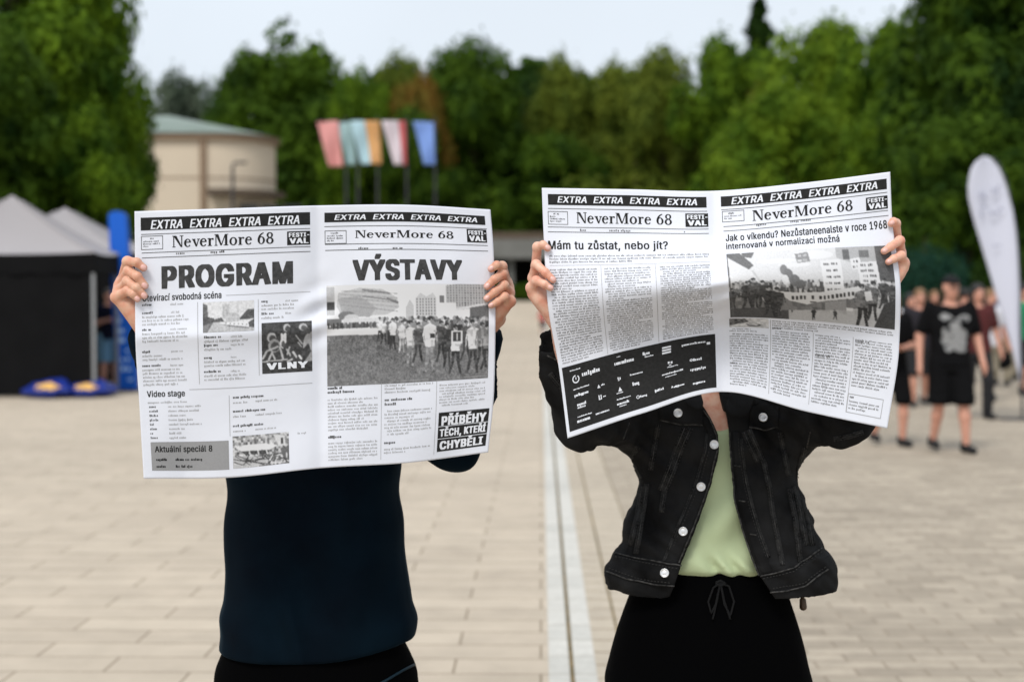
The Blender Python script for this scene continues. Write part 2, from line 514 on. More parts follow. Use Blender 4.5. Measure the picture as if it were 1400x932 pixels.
P2 = Sheet([0, .25, .5, .75, 1], [0, .172, .45, .72, 1],
    [[740.7, 857, 976, 1098, 1217], [743, 858, 978, 1100, 1219.5], [748.5, 862, 983, 1108, 1231.5], [764, 866, 986, 1110, 1229], [776, 878, 987.5, 1103, 1213]],
    [[257, 258.8, 261, 250, 235], [317, 318.5, 319, 309, 297], [412, 404, 394, 392, 400], [503, 476, 455, 463, 478], [599, 565, 535.5, 562.5, 585.5]], depth2)

# ---- printing: flat shapes in sheet coordinates, cut small and laid on the curved paper
# bold letter outlines (x,y in 1/160 em), h = heavy, b = bold
import json
from mathutils.geometry import delaunay_2d_cdt
LETTERS = json.loads('{"h":{",":[30,"-2,-22 23,-22 31,8 30,14 2,14 -3,-14"],"-":[72,"10,27 62,27 63,42 10,42"],"A":[77,"-6,-3 22,-3 30,20 46,20 47,18 54,-3 83,-2 83,4 78,16 54,84 23,84 -6,4","36,35 36,36 38,41 40,36"],"B":[73,"2,-3 56,-3 66,1 72,6 76,16 76,28 73,36 67,44 72,50 73,66 71,72 64,80 56,84 1,84","30,12 29,34 38,33 46,26 47,20 44,16 40,13","30,49 29,68 36,69 43,64 44,58 38,51 34,49"],"C":[82,"28,-4 58,-4 66,-2 72,2 79,8 83,16 85,22 84,29 56,29 53,20 48,15 42,13 33,20 28,28 26,34 26,48 28,54 32,60 38,66 42,68 44,68 50,64 54,60 56,53 85,54 85,60 80,72 68,82 60,85 26,85 12,79 6,72 1,64 -2,54 -2,46 -3,46 -2,26 0,20 4,12 10,4 20,-2"],"E":[67,"2,-3 69,-2 68,12 29,12 30,34 66,34 66,49 30,49 29,68 68,69 68,84 1,84"],"F":[66,"2,-3 29,-2 30,32 64,32 64,48 29,48 29,68 68,69 68,84 1,84"],"G":[83,"28,-4 58,-4 62,-3 76,4 83,14 85,20 84,44 36,44 36,29 57,28 54,22 48,15 44,13 38,15 33,20 27,30 26,48 28,54 31,60 38,66 42,68 44,68 48,66 53,60 56,53 85,54 85,60 80,72 72,80 64,84 60,85 26,85 22,84 12,79 5,72 1,64 -2,54 -2,46 -3,46 -2,26 0,20 6,8 12,3 20,-2"],"H":[83,"2,-3 29,-2 30,34 54,34 54,-3 82,-2 82,84 54,84 54,49 29,50 28,84 1,84"],"I":[48,"-4,-3 52,-2 52,12 38,12 38,68 52,70 52,84 -4,84 -4,70 10,68 10,12 -4,12"],"K":[75,"2,-3 28,-3 29,24 30,25 50,-3 80,-2 80,4 50,46 80,78 80,84 48,84 30,63 28,84 1,84"],"L":[63,"2,-3 67,-2 66,12 29,12 28,84 1,84"],"M":[101,"2,-3 28,-3 30,15 35,0 38,-3 64,-3 72,17 72,-3 100,-3 100,84 68,84 50,41 34,84 2,84"],"N":[84,"2,-3 29,-2 30,34 54,-3 83,-2 82,84 55,84 54,47 30,84 1,84"],"O":[85,"28,-4 58,-4 62,-3 72,2 80,10 85,18 88,32 87,56 81,70 72,80 64,84 60,85 26,85 12,79 2,66 -2,54 -2,46 -3,46 -2,26 0,20 4,12 10,4 20,-2","42,13 36,17 28,28 26,34 26,48 32,60 38,66 44,68 55,58 58,52 60,38 57,26 54,22 48,16"],"P":[71,"2,-3 28,-3 30,27 54,27 62,30 69,36 74,46 74,66 70,74 64,80 54,84 1,84","30,42 29,68 34,69 40,67 44,62 46,58 46,54 40,45 34,42"],"R":[72,"2,-3 29,-2 30,29 31,28 48,-3 77,-2 77,4 62,30 70,38 74,46 74,66 71,74 64,80 56,84 1,84","30,44 29,68 34,69 40,67 45,62 46,54 43,48 40,46 34,44"],"S":[71,"18,-4 54,-4 58,-3 66,2 73,10 74,30 72,36 66,42 58,46 38,51 32,54 28,58 29,64 36,69 43,64 46,57 72,57 73,68 72,70 70,74 60,83 54,85 20,85 6,79 0,70 -1,54 1,48 8,40 14,37 40,29 46,22 44,18 36,12 28,18 26,25 -2,25 -3,16 1,6 10,-1"],"T":[72,"22,-3 50,-2 50,68 76,69 76,84 -4,84 -4,69 22,68"],"V":[77,"24,-3 54,-2 83,78 82,84 54,84 53,82 38,40 22,84 -6,84 -5,74"],"Y":[75,"24,-3 52,-2 52,30 81,76 80,84 52,84 38,62 36,64 24,84 -6,84 -5,76 24,30"],"Í":[48,"-4,-3 52,-2 52,12 38,12 38,68 52,70 52,84 -4,84 -4,70 10,68 10,12 -4,12","12,86 36,86 47,102 47,108 18,108 11,94"],"Ý":[75,"24,-3 52,-2 52,30 81,76 80,84 52,84 38,62 36,64 24,84 -6,84 -5,76 24,30","26,86 50,86 60,100 60,108 32,108 25,94"],"Ě":[67,"2,-3 69,-2 68,12 29,12 30,34 66,34 66,49 30,49 29,68 68,69 68,84 1,84","22,87 48,87 61,102 61,108 10,108 9,102"],"Ř":[72,"2,-3 29,-2 30,29 31,28 48,-3 77,-2 77,4 62,30 70,38 74,46 74,66 71,74 64,80 56,84 1,84","30,44 29,68 34,69 40,67 45,62 46,54 43,48 40,46 34,44","22,87 48,87 62,102 62,108 10,108 9,102"]},"b":{",":[30,"2,-20 18,-20 26,10 26,12 7,12 2,-16"],"1":[72,"8,-1 67,0 66,10 48,10 48,82 28,82 10,70 10,57 18,57 30,64 30,10 8,10"],"6":[72,"26,-2 50,-1 56,3 61,8 65,14 66,32 62,42 56,48 52,50 36,52 54,78 54,82 36,82 13,48 8,38 6,30 6,20 8,14 14,5 20,0","36,9 32,11 26,16 24,22 24,28 30,38 34,41 38,41 42,39 47,32 48,20 42,12"],"8":[72,"26,-2 46,-2 54,0 63,6 68,16 67,30 65,34 58,41 55,42 62,48 64,52 65,66 61,74 56,79 48,83 24,83 22,82 14,78 8,68 7,58 9,50 17,42 14,41 8,36 5,30 4,26 5,14 7,10 14,3","34,9 25,14 23,18 23,26 30,34 34,36 38,36 47,30 50,24 50,20 48,16 44,12 38,9","34,48 27,54 25,62 27,66 30,70 34,72 38,72 46,66 47,58 40,49"],"9":[72,"18,-1 36,-1 59,32 64,42 66,48 65,66 62,72 56,79 50,82 48,83 26,83 16,79 8,68 6,62 6,52 10,40 20,32 26,30 37,30 17,2","36,40 32,42 27,46 24,54 24,60 26,64 30,69 34,72 42,70 46,66 48,60 48,52 45,46"],"?":[57,"20,-2 34,-1 37,2 36,12 32,15 18,14 15,10 15,4","18,23 34,23 35,30 37,34 42,39 50,44 55,52 56,56 55,70 53,74 46,80 42,82 40,83 18,83 8,78 2,70 0,60 18,60 21,68 26,72 32,71 38,64 38,60 36,54 30,49 24,45 19,40 17,32"],"A":[77,"0,-1 18,-1 26,22 50,22 52,20 60,-1 78,0 78,2 73,14 48,82 28,82 2,12 -1,2","30,33 30,36 35,48 37,56 38,58 47,34"],"E":[67,"6,-1 64,0 64,10 24,10 24,36 61,36 60,47 24,47 24,70 64,71 64,82 6,82"],"J":[63,"20,-2 40,-2 46,0 54,8 57,14 58,18 58,82 39,82 39,18 38,16 34,11 30,9 22,14 20,18 20,29 1,28 2,14 5,8 14,0"],"M":[101,"6,-1 24,0 24,42 41,0 42,-1 58,-1 76,44 77,0 94,-1 95,82 72,82 71,80 50,26 29,82 6,82"],"N":[84,"6,-1 24,0 24,52 52,8 58,-1 78,0 78,82 60,82 60,29 26,82 6,82"],"O":[85,"32,-2 54,-2 64,2 75,12 81,24 83,34 83,48 80,60 76,68 66,78 58,82 54,83 30,83 24,81 18,77 11,70 7,64 4,56 2,38 5,22 9,14 16,6 26,0","40,10 30,15 23,26 21,32 21,50 27,62 32,68 42,72 50,70 60,60 64,50 65,36 62,24 59,20 48,11"],"R":[72,"6,-1 24,0 24,31 36,30 52,-1 72,0 71,4 55,32 62,36 65,40 69,48 68,68 66,72 56,80 50,82 6,82","24,42 24,70 40,71 44,69 50,64 51,60 51,52 48,46 40,42"],"T":[72,"28,-1 45,0 45,70 70,71 70,82 1,82 2,71 27,70"],"V":[77,"28,-1 49,0 74,70 76,74 78,80 78,82 60,82 58,80 38,23 18,82 -1,82 0,76"],"X":[76,"0,-1 18,-1 38,26 40,24 58,-1 77,0 77,2 49,42 50,44 75,80 74,82 56,82 38,57 37,58 34,64 20,82 1,82 1,80 19,54 27,42 27,40 -1,2"],"a":[62,"16,-2 36,-2 40,0 40,-1 58,0 58,46 55,54 50,59 42,62 36,63 20,62 10,58 4,52 3,46 10,43 20,43 24,49 32,52 36,50 39,46 40,44 40,40 38,38 16,35 6,31 3,28 1,22 2,8 8,1","24,9 20,12 19,20 24,24 40,27 40,20 38,16 30,9"],"b":[68,"26,-2 46,-2 54,1 59,6 64,14 66,20 66,40 60,54 50,61 40,63 32,63 26,62 22,60 22,82 4,82 4,0 22,-1 24,0","34,9 24,18 22,26 22,34 26,46 34,51 38,51 45,44 47,40 48,24 44,14 40,11"],"c":[63,"22,-2 44,-2 50,0 56,4 61,12 62,18 54,20 46,20 43,16 38,10 32,9 24,14 20,22 19,28 20,38 23,44 28,50 30,51 38,50 42,46 44,41 54,41 62,44 61,48 58,54 48,61 38,63 22,62 14,58 7,52 4,46 1,32 3,16 7,8 14,2"],"d":[68,"22,-2 42,-2 44,0 46,-1 63,0 62,82 46,82 46,60 36,63 28,63 18,61 8,54 3,44 1,28 4,14 12,3","32,9 28,11 22,18 20,22 19,32 23,44 28,50 34,51 38,49 44,42 46,34 46,26 43,16 36,10"],"e":[65,"22,-2 48,-1 56,3 62,12 62,16 54,18 46,18 42,12 38,10 32,9 28,11 22,16 20,22 20,26 63,26 63,40 61,48 58,52 50,60 44,62 22,62 14,59 7,52 4,46 1,32 2,20 4,14 7,8 14,2","20,36 20,40 22,44 26,48 30,51 38,50 42,46 45,38 44,36"],"g":[68,"22,-25 48,-24 54,-21 62,-12 64,-4 64,62 46,62 46,60 42,62 36,63 20,62 12,58 8,54 3,44 1,28 2,28 2,20 7,10 16,2 22,0 42,0 44,2 46,2 46,-4 44,-8 36,-14 28,-13 20,-6 10,-6 4,-10 6,-16 10,-20","30,11 22,18 19,32 23,44 28,50 34,51 42,46 45,40 46,26 42,16 34,11"],"i":[27,"4,-1 22,0 22,62 4,62","6,70 20,70 22,71 24,74 23,82 18,85 6,84 3,82 3,74"],"j":[27,"-6,-24 12,-23 20,-16 22,-12 22,62 4,62 4,-8 0,-12 -6,-14","6,70 20,70 22,71 24,74 23,82 18,85 6,84 3,82 3,74"],"k":[61,"4,-1 22,0 22,22 24,23 44,-1 63,0 62,4 37,34 59,56 61,62 42,62 22,42 22,82 4,82"],"l":[30,"12,-1 33,0 31,10 24,10 22,14 22,82 4,82 4,12 6,4"],"m":[98,"4,-1 22,0 22,40 24,46 30,51 36,50 40,44 40,-1 58,0 58,44 66,51 70,50 75,44 75,0 92,-1 93,48 91,54 84,61 76,63 62,63 54,60 52,57 48,61 42,63 28,63 24,61 22,62 4,62"],"n":[66,"4,-1 22,0 22,38 24,44 32,51 38,50 43,42 43,0 61,0 61,46 58,54 54,58 48,62 40,63 32,63 22,60 22,62 4,62"],"o":[66,"22,-2 44,-2 50,0 57,6 63,16 65,24 65,38 62,48 54,57 48,61 44,62 22,62 14,58 7,52 4,46 1,32 3,16 7,8 14,2","32,9 28,11 22,18 20,22 19,32 23,44 28,50 36,51 40,48 45,42 47,34 47,26 44,16 38,10"],"p":[68,"4,-24 22,-24 22,0 26,-2 46,-2 56,3 62,10 66,20 66,40 60,54 52,60 40,63 26,62 22,60 22,62 4,62","34,9 24,18 22,26 22,34 26,46 34,51 38,51 45,44 47,40 48,24 44,14 40,11"],"r":[41,"4,-1 22,0 22,40 24,44 28,49 32,51 43,52 42,62 30,63 24,61 22,62 4,62"],"s":[58,"18,-2 40,-2 50,2 56,10 57,22 55,26 46,33 24,39 21,44 26,51 30,52 34,50 40,43 48,43 56,45 56,48 52,56 44,61 42,62 18,62 12,59 4,50 3,44 4,38 8,31 20,26 34,23 39,18 38,14 32,9 24,10 20,14 18,18 8,18 2,16 2,12 6,4"],"t":[36,"20,-2 34,-2 38,0 37,8 28,9 24,14 24,50 36,51 37,62 24,62 24,76 6,76 6,62 -3,62 -3,52 6,50 6,12 7,8 14,0"],"u":[66,"22,-2 36,-2 44,1 44,-1 61,0 60,62 43,62 43,20 41,16 34,10 30,10 26,12 22,20 22,62 4,62 4,20 5,12 8,6 14,1"],"v":[62,"22,-1 40,-1 41,0 63,58 62,62 46,62 44,60 32,25 29,28 18,62 -1,62 3,48"],"z":[61,"4,-1 58,0 58,10 26,10 57,52 56,62 4,62 4,51 34,51 35,50 4,10 3,8"],"á":[62,"16,-2 36,-2 40,0 40,-1 58,0 58,46 55,54 50,59 42,62 36,63 20,62 10,58 4,52 3,46 10,43 20,43 24,49 32,52 36,50 39,46 40,44 40,40 38,38 16,35 6,31 3,28 1,22 2,8 8,1","24,9 20,12 19,20 24,24 40,27 40,20 38,16 30,9","22,68 38,68 48,82 48,86 30,86 22,70"],"é":[65,"22,-2 48,-1 56,3 62,12 62,16 54,18 46,18 42,12 38,10 32,9 28,11 22,16 20,22 20,26 63,26 63,40 61,48 58,52 50,60 44,62 22,62 14,59 7,52 4,46 1,32 2,20 4,14 7,8 14,2","20,36 20,40 22,44 26,48 30,51 38,50 42,46 45,38 44,36","26,68 40,68 51,84 51,86 32,86 25,72"],"í":[27,"4,-1 22,0 22,62 4,62","6,68 22,68 32,84 32,86 14,86 5,70"],"ů":[66,"22,-2 36,-2 44,1 44,-1 61,0 60,62 43,62 43,20 41,16 34,10 30,10 26,12 22,20 22,62 4,62 4,20 5,12 8,6 14,1","24,64 42,64 48,68 51,74 51,82 44,91 40,93 26,93 17,88 15,84 15,72 20,66","32,74 30,78 32,83 36,78 34,74"],"ž":[61,"4,-1 58,0 58,10 26,10 57,52 56,62 4,62 4,51 34,51 35,50 4,10 3,8","20,69 38,69 51,82 51,86 34,86 30,81 26,86 8,86 8,84"]}}')
FONT_CACHE = {}
def letter(weight, ch):
    key = (weight, ch)
    if key not in FONT_CACHE:
        P, E = [], []
        for lp in LETTERS[weight][ch][1:]:
            p = [tuple(map(float, q.split(','))) for q in lp.split(' ')]
            n = len(P); P += p; E += [(n + k, n + (k + 1) % len(p)) for k in range(len(p))]
        vs, _, fs, _, _, _ = delaunay_2d_cdt([Vector(q) for q in P], E, [], 0, 1e-4)
        out = []
        for f in fs:
            cx = sum(vs[k][0] for k in f) / 3; cy = sum(vs[k][1] for k in f) / 3; ins = False
            for a, b in E:
                (x0, y0), (x1, y1) = P[a], P[b]
                if (y0 > cy) != (y1 > cy) and cx < (x1 - x0) * (cy - y0) / (y1 - y0) + x0: ins = not ins
            if ins: out.append(list(f))
        FONT_CACHE[key] = (np.array([tuple(v) for v in vs]) / 160, out)
    return FONT_CACHE[key]
def glyphs(text, weight='b', shear=0.0, track=0):
    x = 0; VV = []; FF = []; n = 0
    for ch in text:
        if ch == ' ': x += 38; continue
        V, Fc = letter(weight, ch)
        V = V + np.array([x / 160, 0]) + np.stack([V[:, 1] * shear, V[:, 1] * 0], 1)
        VV.append(V); FF += [[i + n for i in f] for f in Fc]; n += len(V)
        x += LETTERS[weight][ch][0] + track + (13 if weight == 'h' else 5)
    V = np.concatenate(VV)
    V = V - V.min(0); V = V / V.max(0)
    V[:, 1] = 1 - V[:, 1]
    return V, FF
class Print:
    """ink of one kind on one sheet; rectangles are given in sheet coordinates s0,t0,s1,t1"""
    def __init__(s, sheet): s.sh = sheet; s.V = []; s.F = []
    def raw(s, V, Fc):
        n = len(s.V); s.V += [tuple(v) for v in V]; s.F += [[i + n for i in f] for f in Fc]
    def rect(s, r):
        s.raw([(r[0], r[1]), (r[2], r[1]), (r[2], r[3]), (r[0], r[3])], [(0, 1, 2, 3)])
    def px(s, u0, v0, u1, v1):
        a = s.sh.st(u0, v0); b = s.sh.st(u1, v1); return (*a, *b)
    def line(s, u0, v0, u1, v1, w=0.9):
        a = s.sh.st(u0, v0); b = s.sh.st(u1, v1); t = (a[1] + b[1]) / 2; h = w / 360 / 2
        s.rect((a[0], t - h, b[0], t + h))
    def vline(s, sx, t0, t1, w=0.7):
        s.rect((sx - w / 490 / 2, t0, sx + w / 490 / 2, t1))
    def frame(s, r, w=0.8):
        a, b = w / 490, w / 360
        s.rect((r[0], r[1], r[2], r[1] + b)); s.rect((r[0], r[3] - b, r[2], r[3]))
        s.rect((r[0], r[1] + b, r[0] + a, r[3] - b)); s.rect((r[2] - a, r[1] + b, r[2], r[3] - b))
    def text(s, r, text, weight='b', shear=0.0, track=0):
        V, Fc = glyphs(text, weight, shear, track)
        s.raw(np.array([r[0], r[1]]) + V * np.array([r[2] - r[0], r[3] - r[1]]), Fc)
    def words(s, r, pitch=4.6, seed=0, xh=0.42, lw=1.75, wfill=.62, last=.6, indent=True, full=1.0, para=7, solid=False):
        """unreadably small body copy: rows of letter strokes"""
        rnd = random.Random(seed)
        dt = pitch / 360; t = r[1]; k = 0
        nl = max(1, int((r[3] - r[1]) / dt + .3))
        for i in range(nl):
            end = r[2]
            if not solid and (i == nl - 1 or rnd.random() < 1 / para): end = r[0] + (r[2] - r[0]) * rnd.uniform(.35, .95) * full
            elif full < 1: end = r[0] + (r[2] - r[0]) * full * rnd.uniform(.7, 1)
            x = r[0] + (rnd.choice((0, 0, 0, .008)) if indent else 0)
            while x < end - 2 / 490:
                for _ in range(999 if solid else rnd.randint(2, 9)):
                    if x > end - lw / 490: break
                    w = lw / 490
                    h = dt * xh; y1 = t + dt * .78
                    y0 = y1 - h * (1.45 if rnd.random() < .22 else 1)
                    if rnd.random() < .08: y1 += h * .4
                    s.rect((x, y0, x + w * wfill * rnd.uniform(.7, 1.2), y1))
                    x += w
                x += lw * .9 / 490
            t += dt
    def build(s, name, m, parent, off=0.0004, cell=(.0105, .0135), sub=True):
        V = np.array(s.V)
        if sub:
            bm = bmesh.new()
            vs = [bm.verts.new((v[0], v[1], 0)) for v in s.V]
            for f in s.F:
                try: bm.faces.new([vs[i] for i in f])
                except ValueError: pass
            lo, hi = V.min(0), V.max(0)
            for ax in (0, 1):
                x = math.ceil(lo[ax] / cell[ax]) * cell[ax]
                while x < hi[ax]:
                    co = [0, 0, 0]; no = [0, 0, 0]; co[ax] = x; no[ax] = 1
                    bmesh.ops.bisect_plane(bm, geom=bm.verts[:] + bm.edges[:] + bm.faces[:], plane_co=co, plane_no=no, dist=1e-7)
                    x += cell[ax]
            bm.verts.index_update()
            V = np.array([v.co[:2] for v in bm.verts]); Fc = [[v.index for v in f.verts] for f in bm.faces]
            bm.free()
        else:
            Fc = s.F
        W = s.sh.PN(V[:, 0], V[:, 1], off)
        # all faces towards the reader in front
        out = []
        for f in Fc:
            a, b, c = V[f[0]], V[f[1]], V[f[2]]
            cr_ = (b[0] - a[0]) * (c[1] - a[1]) - (b[1] - a[1]) * (c[0] - a[0])
            out.append(f[::-1] if cr_ > 0 else f)
        return obj(name, np_mesh(name, W, out), m, parent)

class Pic:
    """a small grey raster painted with plain shapes, x and y from 0 to 1"""
    def __init__(s, w, h, g=.8, seed=1):
        s.w, s.h = w, h
        s.a = np.full((h, w), g, float)
        s.X, s.Y = np.meshgrid((np.arange(w) + .5) / w, (np.arange(h) + .5) / h)
        s.r = np.random.RandomState(seed)
    def poly(s, pts, g):
        m = np.zeros((s.h, s.w), bool); n = len(pts)
        for i in range(n):
            x0, y0 = pts[i]; x1, y1 = pts[(i + 1) % n]
            if y0 == y1: continue
            c = ((y0 > s.Y) != (y1 > s.Y)) & (s.X < (x1 - x0) * (s.Y - y0) / (y1 - y0) + x0)
            m ^= c
        s.put(m, g); return m
    def put(s, m, g): s.a[m] = g if not callable(g) else g(s.X, s.Y)[m]
    def rect(s, x0, y0, x1, y1, g): s.put((s.X >= x0) & (s.X < x1) & (s.Y >= y0) & (s.Y < y1), g)
    def oval(s, x, y, rx, ry, g): s.put(((s.X - x) / rx) ** 2 + ((s.Y - y) / ry) ** 2 < 1, g)
    def line(s, x0, y0, x1, y1, w, g):
        asp = s.w / s.h
        dx, dy = (x1 - x0) * asp, y1 - y0; L2 = max(dx * dx + dy * dy, 1e-9)
        h = np.clip(((s.X - x0) * asp * dx + (s.Y - y0) * dy) / L2, 0, 1)
        s.put(((s.X - x0) * asp - dx * h) ** 2 + ((s.Y - y0) - dy * h) ** 2 < w * w, g)
    def noise(s, amt, m=None, cells=None):
        n = s.r.uniform(-1, 1, (s.h, s.w))
        if cells:
            k = s.r.uniform(-1, 1, (cells[1] + 1, cells[0] + 1))
            n = k[(s.Y * cells[1]).astype(int), (s.X * cells[0]).astype(int)]
        s.a = np.where(m if m is not None else True, s.a + n * amt, s.a)
    def person(s, x, y0, y1, top, leg, w=None):
        h = y1 - y0; w = w or h * .13
        r = s.r; before = s.a.copy()
        st = r.uniform(.15, .8) * w; ln = r.uniform(-.15, .15) * w
        s.poly([(x - w * .62, y0 + h * .52), (x + w * .02, y0 + h * .52), (x - st * .3, y0 + h * .78), (x - st - w * .05, y1), (x - st - w * .40, y1 - h * .01), (x - w * .62, y0 + h * .76)], leg)
        s.poly([(x - w * .02, y0 + h * .52), (x + w * .64, y0 + h * .52), (x + st * .9 + w * .1, y0 + h * .78), (x + st + w * .30, y1), (x + st - w * .10, y1 - h * .02), (x + st * .3, y0 + h * .76)], leg)
        s.oval(x - st - w * .3, y1, w * .22, h * .012, .15); s.oval(x + st + w * .1, y1, w * .22, h * .012, .15)
        s.poly([(x - w * .25, y0 + h * .15), (x + w * .25, y0 + h * .15), (x + w * .82, y0 + h * .19), (x + w * .80, y0 + h * .36), (x + w * .66, y0 + h * .55), (x - w * .66, y0 + h * .55), (x - w * .78, y0 + h * .36), (x - w * .84, y0 + h * .19)], top)
        for q in (-1, 1):
            sk = .55 if r.rand() < .6 else top * .8
            s.line(x + q * w * .80, y0 + h * .20, x + q * w * 1.0, y0 + h * .36, w * .17, top * .9); s.line(x + q * w * 1.0, y0 + h * .36, x + q * w * r.uniform(.5, 1.15), y0 + h * .50, w * .13, sk)
        s.oval(x + ln, y0 + h * .075, w * .36, h * .068, .58); s.oval(x + ln, y0 + h * .045, w * .38, h * .045, .10); s.oval(x + ln + w * .12, y0 + h * .09, w * .20, h * .035, .40)
        m = s.a != before; k = r.uniform(-1, 1, (40, 60)); n = k[(s.Y * 39.9).astype(int), (s.X * 59.9).astype(int)]
        s.a = np.where(m, s.a * (1 + .22 * n) + .05 * n - .10 * np.clip((s.X - x) / w, -1, 1) * s.a, s.a)
    def build(s, name, sheet, r, m, parent, off=0.0004):
        gx, gy = np.meshgrid(np.linspace(r[0], r[2], s.w), np.linspace(r[1], r[3], s.h))
        W = sheet.PN(gx.ravel(), gy.ravel(), off)
        i = np.arange(s.w * s.h).reshape(s.h, s.w)
        q = np.stack([i[:-1, :-1], i[1:, :-1], i[1:, 1:], i[:-1, 1:]], -1).reshape(-1, 4)
        me = np_mesh(name, W, q, True)
        ca = me.color_attributes.new('grey', 'FLOAT_COLOR', 'POINT')
        A = np.pad(s.a, 1, mode='edge')
        A = (4 * A[1:-1, 1:-1] + 2 * (A[:-2, 1:-1] + A[2:, 1:-1] + A[1:-1, :-2] + A[1:-1, 2:]) + A[:-2, :-2] + A[2:, 2:] + A[:-2, 2:] + A[2:, :-2]) / 16
        A = A + s.r.uniform(-.02, .02, A.shape)
        g = np.clip(A, .02, .78).ravel() ** 1.55 * 0.97
        g = 0.022 + g * .93
        col = np.stack([g, g, g * 1.02, np.ones_like(g)], 1)
        ca.data.foreach_set('color', col.astype(np.float32).ravel())
        return obj(name, me, m, parent)
m = bpy.data.materials.new('printed_halftone'); m.use_nodes = True
b_ = m.node_tree.nodes['Principled BSDF']; b_.inputs['Roughness'].default_value = .65; b_.inputs['Specular IOR Level'].default_value = .2
vc = m.node_tree.nodes.new('ShaderNodeVertexColor'); vc.layer_name = 'grey'
m.node_tree.links.new(vc.outputs[0], b_.inputs['Base Color'])
M['halftone'] = m

# serif letters for the masthead, cap height 1, drawn as filled shapes
def serif_word(word):
    V, Fc = [], []
    def poly(p):
        n = len(V); V.extend(p); Fc.append(list(range(n, n + len(p))))
    def rc(x0, y0, x1, y1): poly([(x0, y0), (x1, y0), (x1, y1), (x0, y1)])
    def ring(cx, cy, rx, ry, ix, iy, a0=0, a1=360, sh=0.0, n=28):
        for i in range(n):
            q = []
            for a, o in ((i, 1), (i + 1, 1), (i + 1, 0), (i, 0)):
                t = R(a0 + (a1 - a0) * a / n)
                q.append((cx + (rx if o else ix) * math.cos(t) + (0 if o else sh), cy + (ry if o else iy) * math.sin(t)))
            poly(q)
    x = 0; TH, TN, SF = .20, .085, .06
    for ch in word:
        if ch == 'N':
            rc(x + .08, 0, x + .08 + TN, .98); rc(x, 0, x + .27, SF); rc(x, 1 - SF, x + .22, 1)
            poly([(x + .08, 1), (x + .34, 1), (x + .83, 0), (x + .70, 0)])
            rc(x + .75, .0, x + .75 + TN, 1); rc(x + .62, 1 - SF, x + .93, 1); x += .98
        elif ch == 'M':
            rc(x + .08, 0, x + .08 + TN, 1); rc(x, 0, x + .26, SF); rc(x, 1 - SF, x + .25, 1)
            poly([(x + .08, 1), (x + .33, 1), (x + .63, .02), (x + .50, .02)])
            poly([(x + .88, 1), (x + .97, 1), (x + .61, .02), (x + .53, .02)])
            rc(x + .88, 0, x + .88 + TH, 1); rc(x + .76, 0, x + 1.16, SF); rc(x + .92, 1 - SF, x + 1.16, 1); x += 1.24
        elif ch == 'e':
            ring(x + .30, .34, .30, .36, .135, .285, 20, 325, .02); rc(x + .12, .36, x + .57, .36 + TN)
            poly([(x + .44, .37), (x + .595, .41), (x + .56, .5), (x + .42, .52)]); x += .66
        elif ch == 'o':
            ring(x + .34, .34, .33, .36, .15, .285); x += .75
        elif ch == 'v':
            poly([(x + .03, .66), (x + .25, .66), (x + .44, .0), (x + .32, .0)]); poly([(x + .53, .66), (x + .62, .66), (x + .42, .0), (x + .34, .0)])
            rc(x, .66 - SF, x + .30, .67); rc(x + .44, .66 - SF, x + .68, .67); x += .665
        elif ch == 'r':
            rc(x + .08, 0, x + .08 + .19, .67); rc(x, 0, x + .35, SF); rc(x, .67 - SF, x + .2, .68)
            ring(x + .40, .46, .20, .22, .12, .15, 75, 185); ring(x + .44, .60, .08, .08, 0, 0); x += .575
        elif ch == ' ': x += .38
        elif ch == '6':
            ring(x + .33, .33, .31, .34, .135, .27)
            ring(x + .62, .36, .60, .66, .41, .58, 100, 190); x += .72
        elif ch == '8':
            ring(x + .33, .27, .32, .29, .14, .205); ring(x + .33, .76, .27, .25, .115, .175); x += .70
    V = np.array(V); V[:, 0] /= x; V[:, 1] = 1 - V[:, 1]
    return V, Fc
SERIF = serif_word('NeverMore 68')

